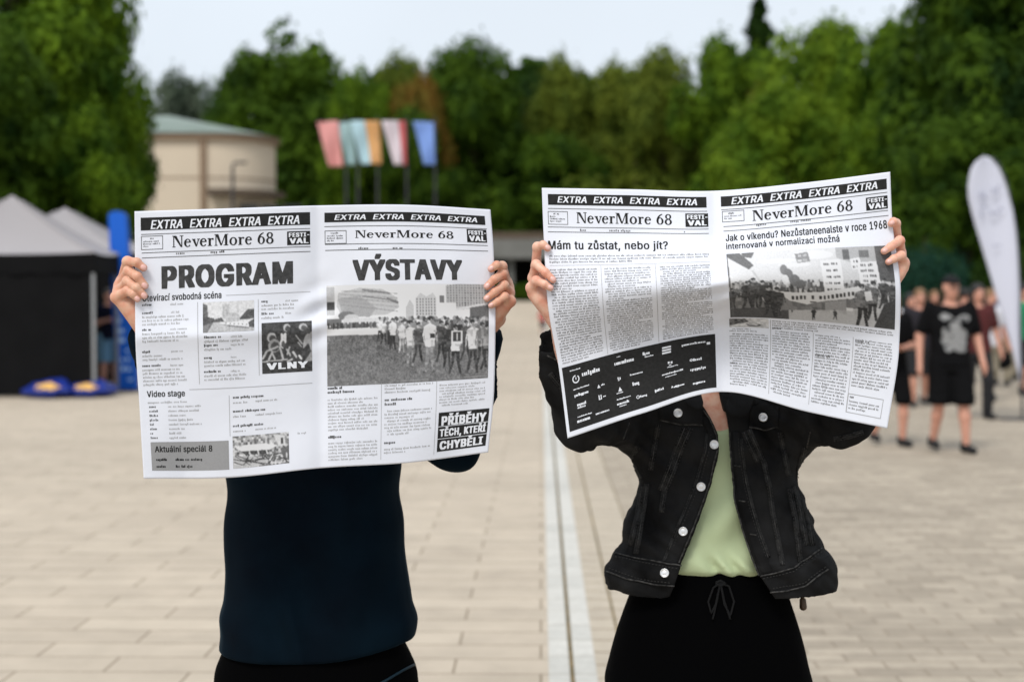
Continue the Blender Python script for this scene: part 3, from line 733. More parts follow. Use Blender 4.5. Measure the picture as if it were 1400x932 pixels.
# ------------------------------------------------------------------ the plaza
YAW = -math.atan(40 / F)           # paving runs a little to the right of the view
def paving(name, bw, bh, c1, c2, cm, mort, var, loc_noise, offset=.5):
    m = bpy.data.materials.new(name); m.use_nodes = True
    nt = m.node_tree; b = nt.nodes['Principled BSDF']; l = nt.links.new
    t = nt.nodes.new('ShaderNodeTexCoord')
    br = nt.nodes.new('ShaderNodeTexBrick')
    br.offset = offset; br.inputs['Scale'].default_value = 1
    br.inputs['Brick Width'].default_value = bw; br.inputs['Row Height'].default_value = bh
    br.inputs['Mortar Size'].default_value = mort; br.inputs['Mortar Smooth'].default_value = .35
    br.inputs['Color1'].default_value = (*c1, 1); br.inputs['Color2'].default_value = (*c2, 1); br.inputs['Mortar'].default_value = (*cm, 1)
    l(t.outputs['Object'], br.inputs['Vector'])
    n = nt.nodes.new('ShaderNodeTexNoise'); n.inputs['Scale'].default_value = loc_noise; n.inputs['Detail'].default_value = 8; n.inputs['Roughness'].default_value = .65
    l(t.outputs['Object'], n.inputs['Vector'])
    r = nt.nodes.new('ShaderNodeMapRange'); r.inputs['From Min'].default_value = .3; r.inputs['From Max'].default_value = .7
    r.inputs['To Min'].default_value = 1 - var; r.inputs['To Max'].default_value = 1 + var
    l(n.outputs['Fac'], r.inputs['Value'])
    n2 = nt.nodes.new('ShaderNodeTexNoise'); n2.inputs['Scale'].default_value = .35; n2.inputs['Detail'].default_value = 4
    l(t.outputs['Object'], n2.inputs['Vector'])
    r2 = nt.nodes.new('ShaderNodeMapRange'); r2.inputs['From Min'].default_value = .35; r2.inputs['From Max'].default_value = .65
    r2.inputs['To Min'].default_value = .92; r2.inputs['To Max'].default_value = 1.05
    l(n2.outputs['Fac'], r2.inputs['Value'])
    mu = nt.nodes.new('ShaderNodeMath'); mu.operation = 'MULTIPLY'; l(r.outputs[0], mu.inputs[0]); l(r2.outputs[0], mu.inputs[1])
    vm = nt.nodes.new('ShaderNodeVectorMath'); vm.operation = 'SCALE'
    l(br.outputs['Color'], vm.inputs[0]); l(mu.outputs[0], vm.inputs['Scale'])
    l(vm.outputs[0], b.inputs['Base Color'])
    b.inputs['Roughness'].default_value = .8; b.inputs['Specular IOR Level'].default_value = .25
    bp = nt.nodes.new('ShaderNodeBump'); bp.inputs['Strength'].default_value = .35; bp.inputs['Distance'].default_value = .006; bp.invert = True
    l(br.outputs['Fac'], bp.inputs['Height']); l(bp.outputs[0], b.inputs['Normal'])
    return m
M['slab'] = paving('sand_slabs', .75, .25, (.445, .375, .295), (.50, .425, .335), (.235, .185, .13), .006, .10, 3.3)
M['paver'] = paving('grey_pavers', .30, .12, (.31, .262, .203), (.425, .363, .285), (.245, .195, .145), .006, .14, 7)
M['kerbstone'] = paving('white_kerb_stones', .6, .30, (.49, .475, .435), (.565, .545, .50), (.36, .33, .28), .006, .10, 14, 0)
M['tanstone'] = paving('tan_edge_stones', .6, .22, (.42, .36, .285), (.47, .405, .32), (.2, .15, .09), .008, .10, 9, 0)
M['moss'] = mat('mossy_joint', (.12, .10, .055), .95, .1, noise=(7, 1, (.27, .20, .11)))
M['soil'] = mat('dry_ground', (.30, .27, .21), .95, .1, noise=(.6, .8, (.24, .24, .15)))
M['lawn'] = mat('park_lawn', (.035, .06, .014), .95, .1, noise=(.5, .8, (.06, .085, .02)))

def sheet_mesh(name, xs, prof, m, lift, rz=YAW):
    """strip between two x lines following (y, z) steps"""
    V = []; Fc = []
    for y, z in prof:
        V += [(xs[0], y, z + lift), (xs[1], y, z + lift)]
    for i in range(len(prof) - 1):
        Fc.append((2 * i, 2 * i + 1, 2 * i + 3, 2 * i + 2))
    o = obj(name, np_mesh(name, V, Fc), m); o.rotation_euler = (0, 0, rz)
    return tag(o, kind='structure')
flat = [(-14, 0), (55, 0), (68, 1.2), (74, 1.2)]
X0 = .155 - 5.92 * math.tan(-YAW)       # the gutter's left edge in the turned frame
sheet_mesh('ground', (-900, 900), [(-60, 0), (55, 0), (68, 1.2), (2600, 1.2)], M['soil'], -.012, 0)
sheet_mesh('plaza_paving', (-40, X0), flat, M['slab'], 0)
sheet_mesh('kerb_strip', (X0, X0 + .090), flat, M['kerbstone'], .001)
sheet_mesh('gutter_channel', (X0 + .090, X0 + .110), flat, M['moss'], -.008)
sheet_mesh('kerb_strip', (X0 + .110, X0 + .205), flat, M['kerbstone'], .001)
sheet_mesh('edge_strip', (X0 + .205, X0 + .325), flat, M['tanstone'], 0)
sheet_mesh('paving_joint', (X0 + .325, X0 + .339), flat, M['moss'], -.003)
sheet_mesh('edge_strip', (X0 + .339, X0 + .56), flat, M['tanstone'], 0)
sheet_mesh('paving_joint', (X0 + .56, X0 + .568), flat, M['moss'], -.003)
sheet_mesh('plaza_paving', (X0 + .568, 40), flat, M['paver'], 0)
sheet_mesh('lawn', (-300, 300), [(74, 1.2), (80, 1.25), (300, 1.3)], M['lawn'], .05, 0)

# ------------------------------------------------------------------ trees
def leaf_mat(name, c, c2, tr=.38, sc_n=6.5):
    return mat(name, c, .7, .08, noise=(sc_n, 1.0, c2), trans=tr)  # noise varies leaf hue and paints lit and shaded clumps into the colour
LEAF = {
    'deep': leaf_mat('deep_green_leaves', (.012, .036, .005), (.090, .160, .012)),
    'dark': leaf_mat('dark_green_leaves', (.010, .030, .007), (.040, .082, .011)),
    'mid': leaf_mat('green_leaves', (.022, .062, .006), (.150, .245, .014)),
    'bright': leaf_mat('bright_green_leaves', (.060, .125, .010), (.185, .275, .018)),
    'olive': leaf_mat('olive_green_leaves', (.065, .100, .014), (.175, .215, .025)),
    'rust': leaf_mat('rust_brown_leaves', (.22, .11, .02), (.16, .14, .025)),
    'blue': leaf_mat('blue_green_needles', (.012, .046, .030), (.026, .080, .050)),
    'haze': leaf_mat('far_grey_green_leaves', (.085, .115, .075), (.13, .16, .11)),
}
M['bark'] = mat('bark', (.05, .036, .024), .95, .1, noise=(8, .8, (.085, .065, .045)))
def crown_mesh(kind, seed, n):
    """leaf-sized faces spread through a crown 1 high (0..1), roughly 1 wide"""
    r = np.random.RandomState(seed)
    blobs = []
    if kind == 'round':
        for i in range(56):
            z = r.uniform(.06, .96); e = math.sqrt(max(0.03, 1 - ((z - .42) / .58) ** 2)) * .42
            a = r.uniform(0, 6.28); q = e * math.sqrt(r.uniform(.12, 1))
            blobs.append((q * math.cos(a), q * math.sin(a), z, r.uniform(.075, .16)))
    elif kind == 'poplar':
        for sx, top, wd in ((0, 1.0, .22), (-.15, .88, .20), (.14, .91, .20), (.28, .72, .20), (-.29, .70, .20), (.02, .74, .28), (-.12, .55, .30), (.14, .5, .32)):
            for i in range(36):
                z = top * r.uniform(.05, 1) ** .8 - .04; q = wd * (1 - (max(z, 0) / top) ** 1.7) + .015
                a = r.uniform(0, 6.28)
                blobs.append((sx + q * .8 * math.cos(a), q * .8 * math.sin(a), z, r.uniform(.040, .075) + .03 * (1 - max(z, 0))))
    elif kind == 'spruce':
        for i in range(300):
            z = r.uniform(.02, .98) ; q = .23 * (1 - z) ** 1.05 * (0.70 + .38 * math.sin(z * 60)) * math.sqrt(r.uniform(.1, 1))
            a = r.uniform(0, 6.28)
            blobs.append((q * math.cos(a), q * math.sin(a), z - .015, .010 + .034 * (1 - z)))
    else:      # 'bush'
        for i in range(26):
            a = r.uniform(0, 6.28); q = .40 * math.sqrt(r.uniform(0, 1)); z = r.uniform(.08, .85 - q * .6)
            blobs.append((q * math.cos(a), q * math.sin(a), z, r.uniform(.10, .19)))
    B = np.array(blobs)
    w = B[:, 3] ** 2; w /= w.sum()
    i = r.choice(len(B), n, p=w)
    d = r.normal(size=(n, 3)); d /= np.linalg.norm(d, axis=1)[:, None]
    rad = B[i, 3] * r.uniform(.72, 1.08, n) * (1 + .16 * np.sin(9 * d[:, 0] + 7 * d[:, 2] + i))
    rad = np.where(r.uniform(size=n) < .12, rad * r.uniform(1.05, 1.4, n), rad)
    P = B[i, :3] + d * rad[:, None] * np.array([1, 1, .85])
    nr = d * 1.5 + np.array((0, 0, .5)) + r.normal(size=(n, 3)) * .55; nr /= np.linalg.norm(nr, axis=1)[:, None]
    t = np.cross(nr, r.normal(size=(n, 3))); t /= np.linalg.norm(t, axis=1)[:, None]
    bt = np.cross(nr, t)
    sz = r.uniform(.012, .026, n)[:, None] * (.75 if kind == 'spruce' else 1)
    V = np.stack([P - t * sz, P + bt * sz * .55, P + t * sz, P - bt * sz * .55], 1).reshape(-1, 3)
    return np_mesh('crown', V, np.arange(4 * n).reshape(-1, 4)), B
def trunk_mesh(B, seed, spruce=False):
    r = random.Random(seed); mb = MB()
    mb.tube([(0, 0, -.22), (.008, 0, 0), (-.01, .01, .3), (.01, 0, .62), (0, 0, .86)], [.038, .030, .024, .014, .004], 8)
    if not spruce:
        for b in r.sample(list(map(tuple, B)), 14):
            z0 = max(.02, b[2] * .55)
            mb.tube([(0, 0, z0), (b[0] * .5, b[1] * .5, z0 + (b[2] - z0) * .6), b[:3]], [.014, .009, .003], 6)
    return mb.mesh('trunk', True)
CROWNS = {}
for k, sd_, n in (('round', 1, 24000), ('round2', 7, 24000), ('poplar', 3, 36000), ('spruce', 4, 20000), ('bush', 5, 8000)):
    cm_, B_ = crown_mesh(k.rstrip('2'), sd_, n)
    CROWNS[k] = (cm_, trunk_mesh(B_, sd_, k == 'spruce'))
for a_, b_ in CROWNS.values():
    a_.materials.append(None); b_.materials.append(M['bark'])
def tree(name, kind, u, vtop, wpx, Y, leaf, label, cat='tree', group='trees around the plaza', zb=None, base=.18, rz=None, z0=None):
    """crown top at pixel (u, vtop), crown width in pixels"""
    top = at(u, vtop, Y); g = gz(Y) if z0 is None else z0
    H = top.z - g
    ch = H * (1 - base)
    e = empty(name, (top.x, Y, g), rz if rz is not None else (u * 1.7) % 6.28)
    tag(e, label, cat, group)
    w = 1.18 * wpx / F * Y / (1.0 if kind != 'spruce' else .46)
    cm_, tm = CROWNS[kind]
    for me, nm in ((cm_, 'crown'), (tm, 'trunk')):
        o = bpy.data.objects.new(nm, me); C.objects.link(o); o.parent = e
        o.location = (0, 0, H * base); o.scale = (w, w, ch)
        if nm == 'crown':
            o.material_slots[0].link = 'OBJECT'; o.material_slots[0].material = LEAF[leaf]
        else:
            o.scale = (w * .8, w * .8, ch)
            # trunk must reach the ground: mesh foot sits at -.22 of the crown height
            k = H * base / .22
            o.scale = (min(w, ch) * .75, min(w, ch) * .75, max(k, ch) if base < .18 else ch)
    return e
TREES = [
    # kind, u, vtop, width px, Y, leaf, label
    ('round', 10, -150, 290, 31, 'mid', 'big leafy tree filling the left edge above the grey gazebos'),
    ('round2', 112, -40, 158, 33, 'mid', 'green tree overhanging the beige building from the left'),
    ('round', 158, 112, 118, 35, 'deep', 'darker lower tree in front of the beige wall, right of the gazebo tops'),
    ('round2', -70, 10, 260, 27.5, 'deep', 'dark leafy tree cut off by the left border behind the first gazebo'),
    ('round2', 95, 150, 170, 30, 'mid', 'lower green tree just above the gazebo roofs'),
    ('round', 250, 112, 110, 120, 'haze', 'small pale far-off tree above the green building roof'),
    ('poplar', 388, 28, 235, 84, 'deep', 'tall pointed dark tree right of the beige building'),
    ('round2', 345, 88, 115, 90, 'deep', 'dark rounded tree joined to the left side of the pointed tree'),
    ('round', 425, 80, 125, 88, 'mid', 'rounded green tree joined to the right side of the pointed tree'),
    ('round', 315, 150, 90, 86, 'dark', 'dim slender tree just behind the building roof'),
    ('round2', 495, 105, 110, 80, 'mid', 'medium green tree behind the row of banners, left part'),
    ('round', 545, 88, 90, 84, 'olive', 'yellowish green tree top rising over the rust brown crown'),
    ('round2', 572, 112, 78, 79, 'rust', 'rust brown tree above the white and blue banners'),
    ('round', 572, 160, 120, 77, 'deep', 'low dark tree below the rust brown crown, behind the banners'),
    ('round', 650, 74, 165, 82, 'deep', 'broad rounded dark green tree right of the banners'),
    ('round2', 740, 118, 110, 88, 'dark', 'shaded tree in the dip of the tree line between the newspapers'),
    ('round', 775, 92, 110, 84, 'olive', 'olive tree with thin twigs on top, above the left page of the tilted newspaper'),
    ('round2', 850, 96, 120, 86, 'olive', 'olive green rounded tree near the middle of the tree line'),
    ('round', 912, 84, 130, 80, 'olive', 'dusty green tree left of the tall spruce'),
    ('bush', 868, 186, 190, 80, 'olive', 'light olive bushy tree directly above the tilted newspaper'),
    ('round2', 765, 190, 150, 81, 'deep', 'dark spreading tree behind the left top corner of the tilted newspaper'),
    ('round', 1000, 66, 150, 76, 'mid', 'green tree in front of the spruce foot'),
    ('spruce', 1037, -16, 210, 88, 'dark', 'tall narrow dark spruce poking into the sky'),
    ('round2', 1046, 130, 66, 70, 'rust', 'small reddish tree below the spruce'),
    ('round', 1120, 48, 190, 66, 'bright', 'bright green tree with loose feathery top right of the spruce'),
    ('round2', 1080, 130, 180, 58, 'bright', 'fresh green tree above the raised corner of the tilted newspaper'),
    ('round', 1205, 48, 150, 60, 'mid', 'tall green tree between the bright tree and the dark one on the right'),
    ('round2', 1345, -110, 255, 48, 'deep', 'very tall dark green tree towering over the white feather flag'),
    ('round', 1420, -60, 240, 46, 'dark', 'tall dark tree cut off by the right border'),
    ('round2', 1225, 130, 150, 52, 'mid', 'mid green tree between the newspaper corner and the feather flag'),
    ('round', 1330, 170, 200, 44, 'deep', 'dark lower tree right behind the white feather flag'),
    ('bush', 1265, 300, 110, 41, 'blue', 'blue green conifer shrub behind the head of the man in the black cap'),
    ('bush', 1370, 310, 130, 42, 'dark', 'dark shrub at the right border behind the walking people'),
]
for i, (k, u, vt, w, Y, lf, lb) in enumerate(TREES):
    tree({'poplar': 'poplar_tree', 'spruce': 'spruce_tree', 'bush': 'shrub'}.get(k, 'leafy_tree'), k, u, vt, w, Y, lf, lb,
         'shrub' if k == 'bush' else 'tree', base={'bush': .04, 'poplar': .06, 'spruce': .05}.get(k, .10 if Y > 40 else .16), z0=0 if Y < 55 else None)
# the closed dark edge of the wood behind the single trees, one mass
r_ = np.random.RandomState(11); n_ = 80000
px_ = r_.uniform(-48, 48, n_); py_ = 100 + 6 * np.sin(px_ * .12) + r_.uniform(-3, 3, n_)
hh_ = np.where(px_ < -9, 12.2, 14.6) + 1.0 * np.sin(px_ * .23 + 1) + .8 * np.sin(px_ * .61) + .5 * np.sin(px_ * 1.4)
pz_ = 1.2 + hh_ * np.sqrt(r_.uniform(0, 1, n_))
sel = ~((px_ < -16.5) & (px_ > -29))
px_, py_, pz_ = px_[sel], py_[sel], pz_[sel]; n_ = len(px_)
d_ = r_.normal(size=(n_, 3)); d_[:, 1] -= .8; d_ /= np.linalg.norm(d_, axis=1)[:, None]
t_ = np.cross(d_, r_.normal(size=(n_, 3))); t_ /= np.linalg.norm(t_, axis=1)[:, None]; b2_ = np.cross(d_, t_)
P_ = np.stack([px_, py_, pz_], 1); s_ = r_.uniform(.25, .5, n_)[:, None]
tag(obj('far_wood', np_mesh('far_wood', np.stack([P_ - t_ * s_, P_ + b2_ * s_ * .6, P_ + t_ * s_, P_ - b2_ * s_ * .6], 1).reshape(-1, 3),
        np.arange(4 * n_).reshape(-1, 4)), leaf_mat('far_wood_leaves', (.018, .050, .007), (.070, .125, .011), sc_n=.35)), kind='stuff')

# low hedge along the far edge of the plaza
def hedge(u0, u1, v0, Y, label):
    a, b = at(u0, v0, Y), at(u1, v0, Y); g = gz(Y)
    r = np.random.RandomState(int(u0)); n = 6000
    x = r.uniform(a.x, b.x, n); y = Y + r.uniform(-.5, .5, n)
    hz = (a.z - g) * (.85 + .15 * np.sin(x * 2.1) * np.sin(x * .9))
    z = g + hz * np.sqrt(r.uniform(0, 1, n))
    P = np.stack([x, y, z], 1); d = r.normal(size=(n, 3)); d /= np.linalg.norm(d, axis=1)[:, None]
    t = np.cross(d, r.normal(size=(n, 3))); t /= np.linalg.norm(t, axis=1)[:, None]; bb = np.cross(d, t); s = r.uniform(.05, .11, n)[:, None]
    o = obj('hedge', np_mesh('hedge', np.stack([P - t * s, P + bb * s * .6, P + t * s, P - bb * s * .6], 1).reshape(-1, 3), np.arange(4 * n).reshape(-1, 4)), leaf_mat('hedge_leaves', (.035, .085, .009), (.08, .14, .012), sc_n=1.2))
    return tag(o, label, 'hedge')
hedge(600, 900, 386, 69, 'low green hedge at the end of the plaza seen between the two newspapers')

# ------------------------------------------------------------------ buildings
M['plaster'] = mat('beige_plaster', (.56, .475, .37), .9, .15, noise=(.5, .6, (.51, .43, .335)))
M['trim'] = mat('brown_trim', (.22, .155, .105), .8, .2)
M['darktrim'] = mat('dark_brown_trim', (.10, .075, .055), .8, .2)
M['copper'] = mat('green_copper_roof', (.13, .175, .135), .5, .4, noise=(.6, .9, (.21, .255, .22)))
M['concrete'] = mat('weathered_concrete', (.20, .20, .19), .9, .15, noise=(.8, .8, (.13, .13, .12)))
M['steel'] = mat('galvanised_steel', (.30, .31, .32), .45, .5, metal=.5)
M['darksteel'] = mat('dark_steel', (.05, .05, .055), .5, .4, metal=.4)
M['glassdark'] = mat('dark_glass', (.01, .011, .012), .15, .5)

Yb = 62
hl = at(120, 192, Yb); hr = at(364, 192, Yb)
bl = empty('beige_hall', (hl.x, Yb, 1.2))
tag(bl, 'beige building with rounded corner and green copper roof behind the gazebos', 'building')
def bshape(x0, x1, y0, y1, rad, inset=0.0):
    """plan with a rounded right front corner, in hall coordinates"""
    p = [(x0 + inset, y1 - inset), (x0 + inset, y0 + inset)]
    for i in range(13):
        a = R(-90 + 90 * i / 12)
        p.append((x1 - rad + (rad - inset) * math.cos(a), y0 + rad + (rad - inset) * math.sin(a)))
    p.append((x1 - 3.6 - inset, y1 - inset))
    return p
W_ = hr.x - hl.x; Hh = at(300, 191, Yb).z - 1.2
def vprism(mb, plan, z0, z1, plan2=None):
    n = len(plan); q = plan2 or plan
    V = [(x, y, z0) for x, y in plan] + [(x, y, z1) for x, y in q]
    mb.add(V, [tuple(range(n))[::-1], tuple(range(n, 2 * n))] + [(i, (i + 1) % n, (i + 1) % n + n, i + n) for i in range(n)])
    return mb
pl = bshape(0, W_, 0, 14, 2.4)
vprism(MB(), pl, 0, Hh).build('wall', M['plaster'], bl)
vprism(MB(), bshape(-.2, W_ + .2, -.2, 14.2, 2.6), Hh, Hh + .28).build('eaves', M['trim'], bl)
rp = bshape(-.3, W_ + .3, -.3, 14.3, 2.7)
rf = MB(); n_ = len(rp); ridge = [(1.5, 7, Hh + 1.9), (at(232, 160, Yb + 7).x - hl.x, 7, Hh + 1.9)]
V_ = [(x, y, Hh + .28) for x, y in rp] + ridge
Fr = []
for i in range(n_):
    j = (i + 1) % n_
    a_, b_ = rp[i], rp[j]
    if i == 0: Fr.append((i, j, n_))
    elif i == 1: Fr.append((i, j, n_ + 1, n_))
    elif i == n_ - 1: Fr.append((i, j, n_, n_ + 1))
    else: Fr.append((i, j, n_ + 1))
rf.add(V_, Fr); rf.build('roof', M['copper'], bl)
xd = at(278, 200, Yb).x - hl.x
MB().box(xd - .14, -.12, 0, xd + .14, .05, Hh).build('downpipe_pilaster', M['trim'], bl)
zc_ = at(340, 264, Yb).z - 1.2
x3 = at(313, 264, Yb).x - hl.x
cn_ = bshape(x3, W_ + .5, -.9, 8, 2.9)
vprism(MB(), cn_, zc_ - .12, zc_ + .14).build('canopy', M['darktrim'], bl)
zb_ = at(340, 243, Yb).z - 1.2
vprism(MB(), bshape(-.02, W_ + .02, -.02, 14.02, 2.42), zb_ - .03, zb_ + .03).build('string_course', M['trim'], bl)
for k in range(3):
    x = x3 + .5 + k * .95
    f = MB().box(x, -.04, .1, x + .8, .06, zc_ - .5).build('glass_door', M['glassdark'], bl)
    MB().box(x - .05, -.07, .08, x, .04, zc_ - .45).build('door_frame', M['darktrim'], f)

# park lamp and a small conifer by the hall
lp = at(318, 222, 56)
lm = empty('street_lamp', (lp.x, 56, gz(56))); tag(lm, 'thin dark lamp post with a short bent arm in front of the beige wall', 'lamp')
h_ = lp.z - gz(56)
MB().tube([(0, 0, 0), (0, 0, h_ - .25), (.04, 0, h_ - .06), (.18, 0, h_)], [.075, .06, .05, .045], 8).build('pole', M['darksteel'], lm)
MB().box(.12, -.09, h_ - .06, .55, .09, h_ + .03).build('lamp_head', M['darksteel'], lm)
tree('conifer', 'bush', 303, 254, 34, 54, 'mid', 'small conical green conifer beside the lamp post', 'tree', base=.04)

# low concrete pavilion at the end of the plaza
Yp_ = 70
pa = at(560, 327, Yp_); pb = at(900, 353, Yp_)
pv = empty('concrete_pavilion', (pa.x, Yp_, 1.2)); tag(pv, 'low dark pavilion with a grey concrete roof slab seen between the two newspapers', 'pavilion')
w_ = pb.x - pa.x; zt, zl = pa.z - 1.2, pb.z - 1.2
MB().box(0, 0, zl, w_, 6, zt).build('roof_slab', M['concrete'], pv)
MB().box(.15, .15, zt, w_ - .15, 5.8, zt + .35).build('parapet', M['darktrim'], pv)
MB().box(.3, 3.5, 0, w_ - .3, 5.6, zl).build('back_wall', M['blackbg'], pv)
for k in range(6):
    x = .5 + k * (w_ - 1) / 5
    MB().box(x - .15, .5, 0, x + .15, .8, zl).build('pillar', M['concrete'], pv)

# ------------------------------------------------------------------ banners on poles
def bannermat(n, c): return mat(n, c, .75, .2, trans=.35)
BM = {'pink': bannermat('pink_cloth', (.80, .40, .38)), 'white': bannermat('white_cloth', (.78, .70, .74)), 'teal': bannermat('grey_teal_cloth', (.42, .58, .59)),
      'ice': bannermat('ice_blue_cloth', (.55, .74, .80)), 'orange': bannermat('orange_cloth', (.78, .46, .20)), 'red': bannermat('red_cloth', (.66, .16, .16)),
      'blue': bannermat('blue_cloth', (.27, .42, .80))}
Yf = 46
def banner(poleu, corners, stripes, label, seed):
    """corners: top-left u, top-right u, bottom-left u, bottom-right u, top v, bottom v; stripes: [(fraction, material)]"""
    tl, tr, bl_, br_, vt, vb = corners
    p = at(poleu, vt, Yf)
    e = empty('banner_flag', (p.x, Yf, 0)); tag(e, label, 'banner', 'banners on poles behind the plaza')
    top = p.z + .12
    MB().tube([(0, 0, 0), (0, 0, top)], [.045, .03], 10).build('pole', M['darksteel'], e)
    xl = at(tl, vt, Yf).x - p.x
    MB().tube([(0, 0, p.z), (xl, -.05, p.z)], .016, 6).build('arm', M['darksteel'], e)
    f0 = 0
    for fr, mk in stripes:
        V = []; nx, nz = 8, 18
        for j in range(nz + 1):
            b = j / nz
            for i in range(nx + 1):
                a = f0 + (fr - f0) * i / nx
                u = (tl + (tr - tl) * a) * (1 - b) + (bl_ + (br_ - bl_) * a) * b
                q = at(u, vt + (vb - vt) * b, Yf)
                V.append((q.x - p.x, -.06 + .07 * b * math.sin(a * 9 + b * 3 + seed) + .05 * math.sin(b * 6 + seed + a * 3), q.z))
        Fc = [(j * (nx + 1) + i, j * (nx + 1) + i + 1, (j + 1) * (nx + 1) + i + 1, (j + 1) * (nx + 1) + i) for j in range(nz) for i in range(nx)]
        o = obj('cloth', np_mesh('cloth', V, Fc, True), BM[mk], e)
        so = o.modifiers.new('t', 'SOLIDIFY'); so.thickness = .006
        f0 = fr
banner(473, (433, 463, 450, 470, 166, 228), [(1, 'pink')], 'pink banner, leftmost in the row on poles', 1)
banner(489, (461, 482, 475, 487, 168, 226), [(1, 'teal')], 'grey teal banner right beside the pink one', 2)
banner(516, (479, 519, 494, 522, 166, 225), [(.5, 'ice'), (1, 'orange')], 'banner half ice blue and half orange', 3)
banner(556, (522, 554, 539, 556, 166, 226), [(.72, 'white'), (1, 'red')], 'white banner with a red right stripe', 4)
banner(595, (565, 593, 580, 595, 167, 226), [(1, 'blue')], 'blue banner, rightmost in the row on poles', 5)

# ------------------------------------------------------------------ gazebos
M['gazebo_roof'] = mat('light_grey_canvas', (.375, .355, .365), .85, .2, noise=(1.2, .4, (.34, .325, .335)), trans=.12)
M['gazebo_black'] = mat('black_canvas', (.0045, .0045, .005), .9, .1, noise=(2, .6, (.0075, .0075, .008)))
def gazebo(xl, xr, yf, yb, eave, peak, label, wall=True):
    e = empty('gazebo', ((xl + xr) / 2, (yf + yb) / 2, 0)); tag(e, label, 'gazebo', 'grey gazebos at the left')
    hx, hy = (xr - xl) / 2, (yb - yf) / 2
    V = []; n = 24; m_ = 12
    per = [(-hx + 2 * hx * i / n, -hy) for i in range(n)] + [(hx, -hy + 2 * hy * i / n) for i in range(n)] + \
          [(hx - 2 * hx * i / n, hy) for i in range(n)] + [(-hx, hy - 2 * hy * i / n) for i in range(n)]
    N = len(per)
    for j in range(m_ + 1):
        a = j / m_
        for i, (x, y) in enumerate(per):
            k = abs(((i % n) / n) - .5) * 2          # 1 at corners
            s = 1 - a
            z = eave + (peak - eave) * a ** 1.18 - .10 * math.sin(math.pi * a) * (1 - k ** 2) - .03 * (1 - k * k) * (1 - a)
            V.append((x * s, y * s, z))
    Fc = [(j * N + i, j * N + (i + 1) % N, (j + 1) * N + (i + 1) % N, (j + 1) * N + i) for j in range(m_) for i in range(N)]
    o = obj('roof', np_mesh('roof', V, Fc, False), M['gazebo_roof'], e); so = o.modifiers.new('t', 'SOLIDIFY'); so.thickness = .006
    seam = MB()
    for c in ((0, 1)):
        pass
    for ci in (0, n, 2 * n, 3 * n):
        seam.tube([Vector(V[j * N + ci]) + Vector((0, 0, .006)) for j in range(m_)], .014, 6)
    seam.build('hip_seam', M['gazebo_roof'], e)
    val = MB()
    for (x0, y0, x1, y1) in ((-hx, -hy, hx, -hy), (hx, -hy, hx, hy), (hx, hy, -hx, hy), (-hx, hy, -hx, -hy)):
        q = []
        for i in range(25):
            t = i / 24
            x, y = x0 + (x1 - x0) * t, y0 + (y1 - y0) * t
            dr = .03 * (1 - (abs(t - .5) * 2) ** 2)
            q.append((x, y, eave - dr)); q.append((x * 1.004, y * 1.004, eave - .33 + .02 * math.sin(t * 40)))
        val.add(q, [(2 * i, 2 * i + 2, 2 * i + 3, 2 * i + 1) for i in range(24)])
    v = val.build('valance', M['gazebo_black'], e)
    so = v.modifiers.new('t', 'SOLIDIFY'); so.thickness = .004
    for sx in (-1, 1):
        for sy in (-1, 1):
            x, y = sx * (hx - .03), sy * (hy - .03)
            lg = MB().box(x - .022, y - .022, 0, x + .022, y + .022, eave - .02).build('leg', M['steel'], e)
            MB().box(x - .07, y - .07, 0, x + .07, y + .07, .012).build('foot_plate', M['steel'], lg)
    fr_ = MB()
    for sy in (-1, 1):
        fr_.tube([(-hx + .05, sy * (hy - .05), eave - .1), (0, sy * (hy - .05), eave - .36), (hx - .05, sy * (hy - .05), eave - .1)], .012, 6)
    fr_.build('truss', M['steel'], e)
    if wall:
        for (x0, y0, x1, y1) in ((-hx + .06, -hy + .02, hx - .07, -hy + .02), (-hx + .02, hy - .06, -hx + .02, -hy + .06),):
            q = []
            for i in range(41):
                t = i / 40; x, y = x0 + (x1 - x0) * t, y0 + (y1 - y0) * t
                for j in range(9):
                    z = .03 + (eave - .35) * j / 8
                    w = .012 * math.sin(t * 23 + j * .7) + .008 * math.sin(t * 61 + j * 1.9)
                    q.append((x + (w if x0 == x1 else 0), y + (w if y0 == y1 else 0), z))
            o = obj('side_wall', np_mesh('side_wall', q, [(i * 9 + j, (i + 1) * 9 + j, (i + 1) * 9 + j + 1, i * 9 + j + 1) for i in range(40) for j in range(8)], True), M['gazebo_black'], e)
    return e
gazebo(-9.45, -6.45, 22.0, 23.35, 2.24, 3.17, 'front grey gazebo with black side walls and a tall pointed roof')
gazebo(-9.9, -6.9, 25.4, 28.2, 2.36, 3.22, 'second grey gazebo partly hidden behind the front one')
gazebo(-9.9, -6.65, 29.6, 32.4, 2.36, 3.05, 'third pale gazebo, only a roof slope showing right of the blue banner column', wall=False)

